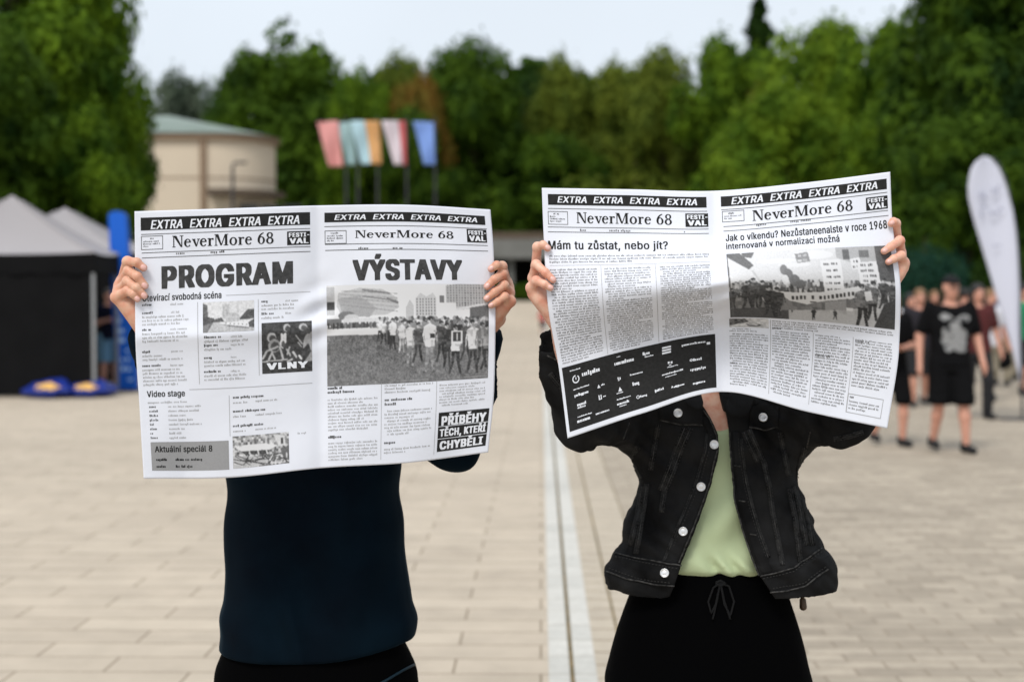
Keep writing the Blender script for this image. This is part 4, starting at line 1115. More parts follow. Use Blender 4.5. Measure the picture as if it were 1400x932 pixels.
# blue banner column
M['bluebanner'] = mat('bright_blue_print', (.004, .10, .52), .6, .3)
M['whiteprint'] = mat('pale_blue_lettering', (.45, .66, .90), .6, .3)
g_ = ground_at(172, 534); Yc = g_.y
col = empty('banner_column', (g_.x, Yc, 0)); tag(col, 'tall bright blue banner column with pale lettering beside the front gazebo', 'banner')
pts = [(150, 291, 172), (150.5, 300, 174), (152, 340, 176), (155, 420, 182), (160, 480, 186), (165, 533, 189)]
def colp(v, f):
    a = np.interp(v, [p[1] for p in pts], [p[0] for p in pts]); b = np.interp(v, [p[1] for p in pts], [p[2] for p in pts])
    q = at(a + (b - a) * f, v, Yc); return q
out = [(colp(v, 0).x - g_.x, colp(v, 0).z) for v in (534, 500, 460, 420, 380, 340, 310, 296)]
c_ = [(colp(289 + 7 * (1 - math.sin(R(a))), .5 - .5 * math.cos(R(a))).x - g_.x, colp(289 + 7 * (1 - math.sin(R(a))), .5).z) for a in range(20, 170, 20)]
out += c_ + [(colp(v, 1).x - g_.x, colp(v, 1).z) for v in (296, 310, 340, 380, 420, 460, 500, 534)]
MB().prism(out, -.09, .09).build('banner_body', M['bluebanner'], col)
lt = MB(); r_ = random.Random(5)
for v in range(335, 520, 13):
    for f in (.25, .55):
        if r_.random() < .62:
            q = colp(v, f); lt.box(q.x - g_.x, -.095, q.z - .03, q.x - g_.x + r_.uniform(.04, .085), -.091, q.z + r_.uniform(.0, .06))
lt.build('lettering', M['whiteprint'], col)
MB().box(-.2, -.22, 0, .22, .22, .03).build('base_plate', M['darksteel'], col)

# bean bags
M['beanblue'] = mat('royal_blue_vinyl', (.006, .022, .20), .5, .4, bump=(9, .3, .03))
M['beanyellow'] = mat('yellow_print', (.72, .42, .12), .6, .3)
def beanbag(u0, u1, vt, vb, label):
    a = ground_at((u0 + u1) / 2, vb); Y = a.y + .35
    w = (u1 - u0) / F * Y; h = (vb - vt) / F * a.y * .78
    e = empty('bean_bag', (a.x, Y, 0)); tag(e, label, 'bean bag', 'blue bean bags by the gazebo')
    f = Field(np.arange(-w, w, .025), np.arange(-.7, .7, .025), np.arange(-.05, h * 1.5 + .1, .02))
    f.add(ell((0, 0, h * .42), (w * .58, .46, h * .48)), 0).add(ell((w * .10, .1, h * .66), (w * .3, .3, h * .42)), .12)
    f.cut(((-2, -2, -1), (2, 2, 0.0), lambda x, y, z: z + 0 * x + 0 * y), .03)
    f.warp(lambda x, y, z: .026 * np.sin(11 * x + 7 * y + w) * np.sin(9 * z + 6 * x + 1) + .012 * np.sin(25 * x + 14 * y))
    o = obj('cover', f.mesh('cover', 2), M['beanblue'], e)
    bv = BVHTree.FromPolygons([v.co.copy() for v in o.data.vertices], [list(p.vertices) for p in o.data.polygons])
    V = []; Fc = []
    for k in range(3):
        cx, cz = (-.06 + .10 * k) * w, h * (.62, .74, .60)[k]
        ring = [(cx + w * (.13 + .045 * math.cos(5 * t)) * math.cos(t), cz + h * .19 * math.sin(t)) for t in [2 * math.pi * i / 20 for i in range(20)]]
        ok = []
        for x, z in [(cx, cz)] + ring:
            hit = bv.ray_cast(Vector((x, -2, z + .25)), Vector((0, 1, -.14)))
            ok.append(hit[0] + hit[1] * .006 if hit[0] else None)
        b0 = len(V)
        if ok[0] is None: continue
        last = ok[0]
        for q in ok:
            if q is None: q = last
            V.append(q); last = q
        Fc += [(b0, b0 + 1 + i, b0 + 1 + (i + 1) % 20) for i in range(20)]
    obj('star_print', np_mesh('star_print', V, Fc, True), M['beanyellow'], e)
beanbag(28, 96, 515, 545, 'larger blue bean bag with yellow print in front of the gazebo wall')
beanbag(84, 146, 517, 544, 'blue bean bag with a yellow print beside the gazebo leg')

# white feather flag at the right
M['whiteflag'] = mat('white_flag_cloth', (.70, .71, .80), .7, .2, trans=.25)
M['fadedprint'] = mat('faded_grey_print', (.34, .35, .44), .7, .2)
fb = ground_at(1385, 573); Yw = fb.y
ff = empty('feather_flag', (fb.x, Yw, 0)); tag(ff, 'white feather flag with faint grey print on a thin pole at the right', 'flag')
ol = [(1393, 521), (1384, 480), (1373, 438), (1361, 398), (1350, 360), (1339, 326), (1329, 295), (1323, 270), (1322, 250), (1326, 232), (1334, 219), (1345, 213), (1356, 216),
      (1366, 226), (1374, 245), (1380, 268), (1385, 292), (1389, 325), (1391, 360), (1393, 400), (1395, 450), (1397, 500), (1397, 521)]
nl_ = 11
rows = []
lv = [p for p in ol[:12]]; rv = [p for p in ol[11:]]
vs_ = [521, 500, 480, 455, 430, 400, 370, 340, 310, 290, 270, 255, 240, 230, 222, 216, 213.5]
def edge(poly, v):
    pp = sorted(poly, key=lambda p: p[1]); return np.interp(v, [p[1] for p in pp], [p[0] for p in pp])
V = []; nx = 8
for v in vs_:
    a, b = edge(lv, v), edge(rv, v)
    for i in range(nx + 1):
        q = at(a + (b - a) * i / nx, v, Yw); V.append((q.x - fb.x, .03 * math.sin(i / nx * 4 + v * .02), q.z))
Fc = [(j * (nx + 1) + i, j * (nx + 1) + i + 1, (j + 1) * (nx + 1) + i + 1, (j + 1) * (nx + 1) + i) for j in range(len(vs_) - 1) for i in range(nx)]
o = obj('cloth', np_mesh('cloth', V, Fc, True), M['whiteflag'], ff); so = o.modifiers.new('t', 'SOLIDIFY'); so.thickness = .005
pl_ = [(1397.5, 574), (1397.5, 500), (1396, 450), (1393.5, 380), (1390, 320), (1385, 288), (1377, 250), (1367, 225), (1357, 215)]
MB().tube([(at(u, v, Yw).x - fb.x, 0, max(0, at(u, v, Yw).z)) for u, v in pl_], [.016] * 5 + [.01] * 4, 8).build('pole', M['darksteel'], ff)
MB().box(-.18, -.16, 0, .22, .16, .02).build('base_plate', M['darksteel'], ff)
for u, v, du, dv in ((1338, 268, 8, 9), (1355, 262, 9, 7), (1345, 272, 5, 4), (1362, 256, 4, 5), (1341, 283, 4, 4), (1352, 292, 14, 5), (1364, 286, 6, 5), (1339, 292, 3, 12), (1356, 336, 12, 3)):
    q = at(u, v, Yw); w, h = du / F * Yw, dv / F * Yw; pr = MB()
    for k in range(2):
        pr.box(q.x - fb.x + k * w * .5, -.052, q.z - h / 2 + k * .01, q.x - fb.x + k * w * .5 + w * .35, -.048, q.z + h / 2)
    pr.build('print', M['fadedprint'], ff)

# ------------------------------------------------------------------ the two readers
CAMV = Vector((0, 0, CAM_Z))
def rebase(root, base):
    base = Vector(base)
    if root.type == 'MESH': root.data.transform(Matrix.Translation(-base))
    for ch in root.children: ch.location = Vector(ch.location) - base
    root.location = Vector(root.location) + base
def bvh(o):
    return BVHTree.FromPolygons([v.co.copy() for v in o.data.vertices], [list(p.vertices) for p in o.data.polygons])
def shoot(bv, u, v):
    d = (at(u, v, 1.0) - CAMV).normalized()
    h = bv.ray_cast(CAMV, d)
    if h[0] is None: return None
    n = h[1] if h[1].dot(d) < 0 else -h[1]
    return h[0], n, d
def resample(pl, step):
    out = []
    for (a, b), (c, d) in zip(pl[:-1], pl[1:]):
        n = max(1, int(math.hypot(c - a, d - b) / step))
        out += [(a + (c - a) * i / n, b + (d - b) * i / n) for i in range(n)]
    return out + [pl[-1]]
def seam(bv, pl, rad, mb, lift=.0004, step=3, dash=False):
    run = []
    pts = resample(pl, step)
    for i, (u, v) in enumerate(pts + [None]) if False else enumerate(pts):
        h = shoot(bv, u, v)
        if h and (not run or (h[0] - run[-1]).length < .03): run.append(h[0] + h[1] * lift)
        else:
            if len(run) > 2: emit(mb, run, rad, dash)
            run = [h[0] + h[1] * lift] if h else []
    if len(run) > 2: emit(mb, run, rad, dash)
def emit(mb, run, rad, dash):
    if not dash: mb.tube(run, rad, 6)
    else:
        for i in range(0, len(run) - 1, 2): mb.tube([run[i], run[i] + (run[i + 1] - run[i]) * .9], rad, 4)
def patch(bv, top, bot, n, m_, lift, skirt=.004):
    """cloth panel between two pixel polylines laid on the surface, with a turned-in edge"""
    def ev(pl, t):
        L_ = [0]
        for a, b in zip(pl[:-1], pl[1:]): L_.append(L_[-1] + math.hypot(b[0] - a[0], b[1] - a[1]))
        return np.interp(t * L_[-1], L_, [p[0] for p in pl]), np.interp(t * L_[-1], L_, [p[1] for p in pl])
    V = {}; cols = [0] + list(np.linspace(0, 1, n)) + [1]; rows = [0] + list(np.linspace(0, 1, m_)) + [1]
    last = None
    for i, a in enumerate(cols):
        (u0, v0), (u1, v1) = ev(top, a), ev(bot, a)
        for j, b in enumerate(rows):
            u, v = u0 + (u1 - u0) * b, v0 + (v1 - v0) * b
            h = shoot(bv, u, v)
            e = i in (0, len(cols) - 1) or j in (0, len(rows) - 1)
            if h is None or (last is not None and (h[0] - last).length > .08):
                V[i, j] = None; continue
            last = h[0]
            V[i, j] = h[0] + h[1] * (lift - (skirt if e else 0)) if not e else h[0] + h[1] * (lift - skirt)
    idx = {}; vv = []
    for k, p in V.items():
        if p is not None: idx[k] = len(vv); vv.append(p)
    Fc = []
    for i in range(len(cols) - 1):
        for j in range(len(rows) - 1):
            q = [(i, j), (i, j + 1), (i + 1, j + 1), (i + 1, j)]
            if all(k in idx for k in q): Fc.append([idx[k] for k in q])
    return vv, Fc
def button(p, n, r, name, m_, parent):
    prof = [(0, .0016), (.45 * r, .0018), (.55 * r, .0013), (.72 * r, .0015), (.82 * r, .0030), (.95 * r, .0028), (r, .0016), (r, -.001)]
    q = n.to_track_quat('Z', 'Y'); V = []; k = 20
    for rr, zz in prof:
        for i in range(k):
            t = 2 * math.pi * i / k; V.append(p + q @ Vector((rr * math.cos(t), rr * math.sin(t), zz)))
    Fc = [(j * k + i, (j + 1) * k + i, (j + 1) * k + (i + 1) % k, j * k + (i + 1) % k) for j in range(len(prof) - 1) for i in range(k)]
    return obj(name, np_mesh(name, V, Fc, True), m_, parent)

def hand_prim(J, sheet, edge, wrist, hyp, thumb, sc_=1.0, fat=1.0):
    """J: four fingers [(u,v,dy) MCP, PIP, DIP, TIP]; all pixels plus distance from the sheet"""
    def W(p):
        s_, t_ = sheet.st(p[0], p[1])
        s_ = max(s_, .004) if edge == 0 else min(s_, .996)
        return np.array(at(p[0], p[1], float(sheet.P([s_], [t_])[0, 1]) + p[2]))
    w = W(wrist); palm = []
    for i, f in enumerate(J):
        m0 = W(f[0])
        palm.append((cone(w + (m0 - w) * .08, m0, .0185 * sc_, (.0105, .0110, .0105, .0098)[i] * sc_), .016 * sc_ if i else 0))
    palm.append((cone(W(hyp), w, .0125 * sc_, .021 * sc_), .014))
    th = [W(p) for p in thumb]
    palm.append((cone(w, th[0], .019 * sc_, .014 * sc_), .014))
    pf = fieldfn(palm)
    chains = []; tips = []
    for i, f in enumerate(J):
        q = [W(p) for p in f]; k = sc_ * fat * (1, 1.02, .98, .90)[i]
        ra = [.0106 * k, .0092 * k, .0080 * k, .0069 * k]
        ch = [(cone(q[0], q[1], ra[0], ra[1]), 0), (cone(q[1], q[2], ra[1], ra[2]), .004), (cone(q[2], q[3], ra[2], ra[3]), .003),
              (ell(q[1], (ra[1] * 1.06,) * 3), .003), (ell(q[2], (ra[2] * 1.05,) * 3), .002)]
        chains.append(fieldfn(ch)); tips.append((q[2], q[3], ra[3]))
    q = th
    chains.append(fieldfn([(cone(q[0], q[1], .014 * sc_, .0112 * sc_), 0), (cone(q[1], q[2], .0112 * sc_, .0098 * sc_), .005), (cone(q[2], q[3], .0098 * sc_, .0085 * sc_), .004)]))
    lo = np.min([c[0] for c in chains] + [pf[0]], 0); hi = np.max([c[1] for c in chains] + [pf[1]], 0)
    def fn(x, y, z):
        P = pf[2](x, y, z); d = P
        for c in chains: d = np.minimum(d, smin(P, c[2](x, y, z), .006))
        return d
    return (lo, hi, fn), tips, w
def nails(tips, parent):
    for a, b, r in tips:
        d = Vector(b - a).normalized(); n = Vector((0, -1, 0.25)); n = (n - d * n.dot(d)).normalized(); s_ = d.cross(n)
        c = Vector(b) - d * r * .05 + n * r * .86
        V = []; Fc = []; K = 14
        for j, (f, hgt) in enumerate(((1, -.001), (.93, .0012), (.6, .0021), (0.05, .0024))):
            for i in range(K):
                t = 2 * math.pi * i / K
                V.append(c + d * (r * .95 * f * math.cos(t)) + s_ * (r * .74 * f * math.sin(t)) + n * (hgt - .16 * r * (f * math.sin(t)) ** 2 - .16 * r * max(0, f * math.cos(t)) ** 2))
        Fc = [(j * K + i, j * K + (i + 1) % K, (j + 1) * K + (i + 1) % K, (j + 1) * K + i) for j in range(3) for i in range(K)] + [tuple(range(3 * K, 4 * K))]
        obj('fingernail', np_mesh('fingernail', V, Fc, True), M['nail'], parent)

def px_loft(rows, Y, ry, dy=0.0):
    """silhouette rows (v, left u, right u) at distance Y"""
    out = []
    for i, (v, a, b) in enumerate(rows):
        A, B = at(a, v, Y), at(b, v, Y)
        out.append((A.z, (A.x + B.x) / 2, Y + dy, (B.x - A.x) / 2, ry[i] if hasattr(ry, '__len__') else ry))
    return out

def build_body(name, X, Y, H, arms, hands, skin, torso, Yp, sc_, fat=1.0):
    k = H / 1.75
    zones = [[], [], []]
    prims = []
    alltips = []
    for (sh, el), hd in zip(arms, hands):
        hp, tips, w = hand_prim(*hd, sc_, fat)
        for e in range(3): zones[e].append((hp[0][e] - .004, hp[1][e] + .004))
        prims.append((cone(sh, el, .052 * k, .042 * k), .03)); prims.append((cone(el, el + (w - el) * .35, .042 * k, .039 * k), .02)); prims.append((cone(el + (w - el) * .35, w, .039 * k, .0225 * sc_), .02))
        prims.append((hp, .012)); alltips += tips
    x0 = min(X - .3, min(z[0] for z in zones[0])) - .03; x1 = max(X + .3, max(z[1] for z in zones[0])) + .03
    ax = fine_axis(x0, x1, .011, zones[0])
    ylo = min(z[0] for z in zones[1]) - .02
    yz = [(min(z[0] for z in zones[1]), max(z[1] for z in zones[1]))]
    ay = fine_axis(ylo, Y + .22, .011, yz, .0013)
    zz = [(min(z[0] for z in zones[2]), max(z[1] for z in zones[2]))]
    az = fine_axis(-.02, max(H + .04, max(z[1] for z in zones[2]) + .02), .014, zz, .0013)
    f = Field(ax, ay, az)
    f.add(loft(torso))
    f.add(cone((X, Y + .02, 1.36 * k), (X, Y + .0, 1.53 * k), .062 * k, .054 * k), .05)
    for op, p, b in head_prims((X, Y - .02, H - .125 * k), k):
        (f.add if op == '+' else f.cut)(p, b)
    for s_ in (-1, 1):
        f.add(cone((X + s_ * .088, Y, .88 * k), (X + s_ * .10, Y - .01, .50 * k), .086 * k, .058 * k), .05)
        f.add(cone((X + s_ * .10, Y - .01, .50 * k), (X + s_ * .105, Y + .02, .09), .056 * k, .038 * k), .03)
        f.add(cone((X + s_ * .105, Y + .03, .05), (X + s_ * .125, Y - .13, .035), .038, .030), .03)
    for p, b in prims: f.add(p, b)
    return f.mesh(name), alltips

# ---------- reader 1: navy sweatshirt
Y1, X1 = 3.20, -.445
def yp(sheet, s_, v):
    t = np.linspace(0, 1, 101); _, vv = sheet.uv(np.full(101, s_), t)
    return float(sheet.P([s_], [np.interp(v, vv, t)])[0, 1])
ypA, ypB = yp(P1, .02, 390), yp(P1, .98, 390)
handA = ([[(168, 384, .044), (174.5, 357.5, .004), (187, 358.5, -.011), (196.5, 366, -.0105)],
          [(165, 391, .038), (176, 370.5, .003), (188, 378, -.012), (198, 390.5, -.0105)],
          [(163, 399, .028), (174.5, 384.5, .001), (187, 393.5, -.012), (197, 404, -.010)],
          [(158.5, 406.5, .012), (174.5, 397.5, -.003), (182.5, 402, -.011), (188, 408.5, -.0095)]],
         P1, 0, (208, 453, .036), (178.5, 418, .020), [(192, 432, .048), (195, 410, .046), (203, 390, .028), (210, 375, .0125)])
handB = ([[(692, 386, .044), (686.5, 364, .004), (679, 362.5, -.011), (671.5, 367.5, -.0105)],
          [(694, 393, .038), (687, 374.5, .003), (676, 382, -.012), (666, 391.5, -.0105)],
          [(696, 401, .028), (689, 390, .001), (676, 399.5, -.012), (665.5, 408, -.010)],
          [(698.5, 412, .012), (690, 405.5, -.003), (681, 412, -.011), (671.5, 417.5, -.0095)]],
         P1, 1, (657, 452, .052), (683, 420, .020), [(681, 436, .048), (678, 414, .046), (669, 394, .028), (661, 380, .0125)])
shL, shR = np.array((X1 - .185, Y1, 1.42)), np.array((X1 + .185, Y1, 1.42))
elL = np.array(at(247, 596, 3.06)); elR = np.array(at(620, 606, 3.06))
torso1 = [(.80, X1, Y1, .165, .115), (.95, X1, Y1, .17, .115), (1.08, X1, Y1, .150, .105), (1.25, X1, Y1, .17, .115), (1.38, X1, Y1, .17, .10), (1.45, X1, Y1, .09, .07)]
me, tipsAB = build_body('person', X1, Y1, 1.735, [(shL, elL), (shR, elR)], [handA, handB], M['skin'], torso1, ypA, 1.0, 1.05)
p1 = obj('person', me, M['skin'])
tag(p1, 'person in navy sweatshirt and black trousers, face behind the flat open newspaper', 'person')
nails(tipsAB, p1)
# sweatshirt
rows = [(480, 400, 465), (497, 345, 520), (515, 322, 540), (550, 316, 545), (600, 313, 543), (655, 310.5, 547), (700, 306.5, 553), (740, 304.5, 556.5), (790, 305, 561.5), (835, 300.5, 566), (868, 299, 567), (890, 299, 564), (902, 304, 556)]
lr = px_loft(rows, Y1, [.085, .11, .122, .13, .132, .134, .136, .138, .142, .146, .148, .146, .136])
tilt = .0
g1 = Field(np.arange(X1 - .36, X1 + .42, .005), np.arange(2.84, 3.42, .005), np.arange(.74, 1.60, .005))
g1.add(loft(lr, 2.5))
cufL = elL + (np.array(at(205, 458, ypA + .040)) - elL) * .99; cufR = elR + (np.array(at(660, 456, ypB + .062)) - elR) * 1.0
for sh, el, cu in ((shL, elL, cufL), (shR, elR, cufR)):
    g1.add(cone(sh, el, .080, .056, wr=.003, wl=.045), .05)
    if el is elR:
        md = np.array(at(652, 512, 3.005))
        g1.add(cone(el, md, .056, .052, wr=.003, wl=.04), .03); g1.add(cone(md, cu, .052, .041, wr=.003, wl=.04), .03)
    else: g1.add(cone(el, cu, .056, .040, wr=.0035, wl=.04), .03)
# body folds
g1.warp(lambda x, y, z: (.0060 * np.sin(34 * (x - X1) + 9 * z + 2 * np.sin(7 * z + 3)) * np.exp(-((z - .98) / .2) ** 2)
        + .0022 * np.sin(60 * z + 14 * x + 2 * np.sin(12 * x)) * np.exp(-((z - .885) / .05) ** 2)
        + .004 * np.sin(38 * z - 30 * np.abs(x - X1) + 1) * np.exp(-((z - 1.24) / .12) ** 2)))
# hem slopes up to the right
g1.cut(((X1 - .4, 2.8, .7), (X1 + .4, 3.5, .9), lambda x, y, z: z - (.812 + .028 * np.clip((x - X1 + .02) / .22, 0, 1) ** 1.5) + 0 * y), .012)
sw = obj('sweatshirt', g1.mesh('sweatshirt', 1), M['navy'], p1)
mbc = MB()
for el, cu in ((elL, cufL), (elR, cufR)):
    d = Vector(cu - el).normalized()
    o = MB().tube([Vector(cu) - d * .050, Vector(cu) - d * .03, Vector(cu), Vector(cu) + d * .012], [.0445, .0455, .044, .038], 24).build('cuff', M['navy'], sw, True)
# trousers
def trousers(name, rows, Yc, Xc, ry, legs, m_, parent, k=1.0, wr=0.004):
    f = Field(np.arange(Xc - .32, Xc + .32, .009), np.arange(Yc - .25, Yc + .27, .009), np.arange(.02, rows[0][0] + .04 if rows[0][0] > .9 else 1.08, .009))
    f.add(loft(rows, 2.4))
    for s_ in (-1, 1):
        (hx, hz, hr), (kx, kz, kr), (ax_, az_, ar) = legs
        f.add(cone((Xc + s_ * hx, Yc, hz), (Xc + s_ * kx, Yc - .01, kz), hr, kr, wr=wr, wl=.11), .03)
        f.add(cone((Xc + s_ * kx, Yc - .01, kz), (Xc + s_ * ax_, Yc + .02, az_), kr, ar, wr=wr, wl=.08), .03)
    f.cut(((Xc - 1, Yc - 1, 0), (Xc + 1, Yc + 1, .12), lambda x, y, z: z - .075 + 0 * x + 0 * y), .006)
    return obj(name, f.mesh(name, 1), m_, parent)
tr1 = trousers('trousers', [(.60, X1 + .005, Y1, .215, .125), (.70, X1 + .005, Y1, .225, .14), (.76, X1 + .002, Y1, .226, .142), (.80, X1, Y1, .214, .138), (.84, X1, Y1, .196, .128), (.95, X1, Y1, .18, .12)], Y1, X1, .13,
               ((.105, .72, .112), (.115, .48, .090), (.12, .09, .082)), M['black'], p1)
b1 = bvh(tr1)
pm = MB(); seam(b1, [(512, 938), (530, 928), (550, 916), (566, 908)], .0032, pm, .001)
M['teal'] = mat('teal_piping', (.002, .013, .022), .6, .2)
if pm.V: pm.build('pocket_piping', M['teal'], tr1, True)
def shoe(x, y, parent, m_, rz=0.0):
    f = Field(np.arange(x - .09, x + .09, .006), np.arange(y - .24, y + .14, .006), np.arange(-.01, .15, .006))
    dx = math.sin(rz) * .1
    f.add(cone((x, y + .05, .05), (x + dx * 1.6, y - .15, .042), .048, .040)).add(cone((x, y + .05, .06), (x, y + .05, .10), .048, .046), .03)
    f.cut(((x - 1, y - 1, -1), (x + 1, y + 1, .0), lambda a, b, c: c - .002 + 0 * a + 0 * b), .004)
    return obj('shoe', f.mesh('shoe', 1), m_, parent)
for s_ in (-1, 1): shoe(X1 + s_ * .115, Y1 + .0, p1, M['shoe'], s_ * .2)
def hair_cap(X, Y, H, k, m_, parent, long=0.0):
    c = np.array((X, Y - .02, H - .125 * k))
    f = Field(np.arange(X - .16, X + .16, .009), np.arange(Y - .18, Y + .2, .009), np.arange(H - .34 - long, H + .06, .009))
    f.add(ell(c + np.array((0, .016, .034)) * k, np.array((.088, .106, .098)) * k))
    if long:
        for s_ in (-1, 1): f.add(cone(c + np.array((s_ * .066, .03, 0)), c + np.array((s_ * .075, .03, -.10 - long)), .034, .022), .03)
        f.add(cone(c + np.array((0, .07, 0)), c + np.array((0, .075, -.10 - long)), .06, .05), .03)
    f.cut(ell(c + np.array((0, -.10, -.045)) * k, np.array((.066, .085, .085)) * k), .012)
    f.warp(lambda x, y, z: .003 * np.sin(90 * x + 40 * y) * np.sin(50 * z + 60 * y))
    return obj('hair', f.mesh('hair', 1), m_, parent)
hair_cap(X1, Y1, 1.735, .99, M['hair'], p1)
rebase(p1, (X1, Y1, 0))

# ---------- reader 2: black denim jacket
Y2, X2 = 3.20, .458
ypC, ypD = yp(P2, .02, 365), yp(P2, .98, 340)
handC = ([[(733, 364, .034), (734.5, 337.5, .003), (742.5, 334.5, -.009), (749, 339.5, -.0095)],
          [(729, 380, .032), (733, 361.5, .002), (746, 372.5, -.011), (756, 382.5, -.0095)],
          [(726, 393, .016), (733, 383.5, -.002), (744.5, 388.5, -.011), (752.5, 393.5, -.0095)],
          [(729, 402, .024), (739, 405, .038), (748, 402, .034), (752, 397, .026)]],
         P2, 0, (765, 434, .036), (738.5, 409, .022), [(748, 420, .050), (750, 398, .047), (757, 380, .030), (764, 366, .0125)])
handD = ([[(1226, 328, .034), (1224.5, 305.5, .004), (1221.5, 303, -.006), (1218, 306, -.0090)],
          [(1231, 346, .032), (1230, 329, .002), (1218, 337, -.011), (1208.5, 343.5, -.0095)],
          [(1235.5, 359, .016), (1232, 349.5, -.002), (1222, 353.5, -.011), (1214.5, 358, -.0095)],
          [(1234, 366, .024), (1226, 369, .038), (1217, 366, .034), (1212, 360, .026)]],
         P2, 1, (1205, 394, .036), (1226, 373, .022), [(1221, 382, .050), (1218, 362, .047), (1210, 344, .030), (1203, 330, .0125)])
sh2L, sh2R = np.array((X2 - .165, Y2, 1.355)), np.array((X2 + .165, Y2, 1.355))
el2L = np.array(at(800, 572, 2.99)); el2R = np.array(at(1154, 566, 2.97))
torso2 = [(.78, X2, Y2, .17, .115), (.90, X2, Y2, .165, .112), (1.02, X2, Y2, .135, .098), (1.18, X2, Y2, .145, .105), (1.30, X2, Y2, .155, .098), (1.36, X2, Y2, .14, .082), (1.41, X2, Y2, .08, .06)]
me, tipsCD = build_body('person', X2, Y2, 1.66, [(sh2L, el2L), (sh2R, el2R)], [handC, handD], M['skin2'], torso2, ypC, .93, 1.03)
p2 = obj('person', me, M['skin2'])
tag(p2, 'person in open black denim jacket over pale green top, face behind the tilted newspaper', 'person')
nails([t for i, t in enumerate(tipsCD) if i not in (3, 7)], p2)
hair_cap(X2, Y2, 1.66, .95, M['hair'], p2, .06)
# pale green top
tf = Field(np.arange(X2 - .2, X2 + .2, .005), np.arange(Y2 - .17, Y2 + .17, .005), np.arange(.97, 1.43, .005))
tf.add(loft([(1.00, X2, Y2, .158, .108), (1.012, X2, Y2, .166, .118), (1.035, X2, Y2, .166, .120), (1.08, X2, Y2, .156, .114), (1.18, X2, Y2, .156, .115), (1.29, X2, Y2, .162, .108), (1.35, X2, Y2, .15, .093), (1.41, X2, Y2, .09, .07)], 2.2))
tf.warp(lambda x, y, z: (.0080 * np.sin(85 * (x - X2) + 60 * z + 2.4 * np.sin(23 * z + 30 * x)) * np.exp(-((z - 1.022) / .022) ** 2)
        + .0090 * np.sin(44 * (x - X2) - 26 * (z - 1.0) + 1.5 + .8 * np.sin(14 * z)) * np.exp(-((z - 1.14) / .10) ** 2)))
tf.cut(ell((X2 - .006, Y2 - .11, 1.415), (.070, .13, .098)), .006)
top = obj('top', tf.mesh('top', 1), M['green'], p2)
# wide black trousers with a drawstring
rows = [(930, 826.5, 1107), (900, 833, 1102), (870, 841, 1095), (840, 851, 1086), (810, 862, 1076), (790, 868, 1070), (772, 874, 1064)]
tr2 = trousers('trousers', px_loft(rows, Y2, [.155, .150, .143, .135, .126, .118, .108])[::-1] + [(.70, X2 - .006, Y2, .232, .155), (.62, X2 - .004, Y2, .225, .14)], Y2, X2, .13,
               ((.110, .68, .118), (.118, .45, .112), (.12, .09, .11)), M['black'], p2)
b2 = bvh(tr2)
ds = MB()
def onpants(pl, rad):
    pts = [shoot(b2, u, v) for u, v in resample(pl, 3)]
    pts = [h[0] + h[1] * .004 for h in pts if h]
    if len(pts) > 2: ds.tube(pts, rad, 6)
onpants([(984, 797), (975, 803), (968, 822), (972, 838), (978, 826), (984, 799)], .0024)
onpants([(984, 797), (996, 801), (1003, 822), (998, 841), (990, 826), (985, 799)], .0024)
onpants([(984, 798), (980, 820), (974, 846)], .0022); onpants([(985, 798), (990, 822), (994, 834), (998, 846)], .0022)
onpants([(978, 797), (984, 794), (991, 797), (984, 801), (978, 797)], .0035)
M['cord'] = mat('black_cord', (.0036, .0036, .004), .85, .2)
ds.build('drawstring', M['cord'], tr2, True)
seamw = MB(); 0 and seam(b2, [(905, 797), (945, 801), (985, 801), (1030, 797), (1055, 793)], .0012, seamw, .0003)
if seamw.V: seamw.build('waist_seam', M['cord'], tr2, True)
for s_ in (-1, 1): shoe(X2 + s_ * .115, Y2, p2, M['shoe'], s_ * .2)
# jacket shell
jr = [(520, 905, 1062), (538, 880, 1090), (560, 866, 1098), (600, 864, 1096.5), (640, 870, 1091), (658, 873, 1092), (684, 865, 1100.5), (717, 854.5, 1111.5), (744, 845.5, 1122), (766, 838, 1134), (783, 830, 1139), (801, 829, 1139)]
ry_ = [.085, .105, .118, .132, .136, .138, .142, .147, .150, .152, .150, .142]
jl = px_loft(jr, Y2, ry_)
jf = Field(np.arange(.055, .86, .0028), np.arange(2.80, 3.39, .003), np.arange(.955, 1.62, .0028))
jf.add(loft(jl, 2.4))
cu2R = el2R + (np.array(at(1205, 394, ypD + .036)) - el2R) * .66
cu2L = np.array(at(757, 477, 2.93))
for sh, el, cu in ((sh2L, el2L, cu2L), (sh2R, el2R, cu2R)):
    jf.add(cone(sh, el, .083, .061, wr=.0045, wl=.05), .04)
    jf.add(cone(el, cu, .061, .050, wr=.005, wl=.045), .025)
def jwarp(x, y, z):
    return (.0032 * np.sin(40 * (x - X2) + 28 * z + 2.2 * np.sin(9 * z + 11 * x)) * np.exp(-((z - 1.12) / .13) ** 2)
        + .0026 * np.sin(62 * z + 35 * (x - X2) * np.sign(x - X2) + 1.7 * np.sin(20 * x)) * np.exp(-((z - 1.03) / .05) ** 2)
        + .0065 * np.sin(55 * z - 46 * np.abs(x - X2) + 1.2 * np.sin(16 * y)) * np.exp(-((z - 1.27) / .07) ** 2)
        + .0022 * np.sin(95 * x + 140 * z + 3 * np.sin(18 * x + 11 * z)) * (.5 + .5 * np.sin(21 * x - 17 * z)) + .0012 * np.sin(150 * x + 60 * z) * np.sin(130 * z + 50 * y))
jf.add(loft([(r[0], r[1], r[2], r[3] + .0045, r[4] + .0045) for r in jl if r[0] < 1.034] + [(1.036, *[float(np.interp(1.036, [q[0] for q in sorted(jl)], [q[e] for q in sorted(jl)])) + (0, 0, .0045, .0045)[e - 1] for e in (1, 2, 3, 4)])], 2.4), .002)
jf.warp(jwarp)
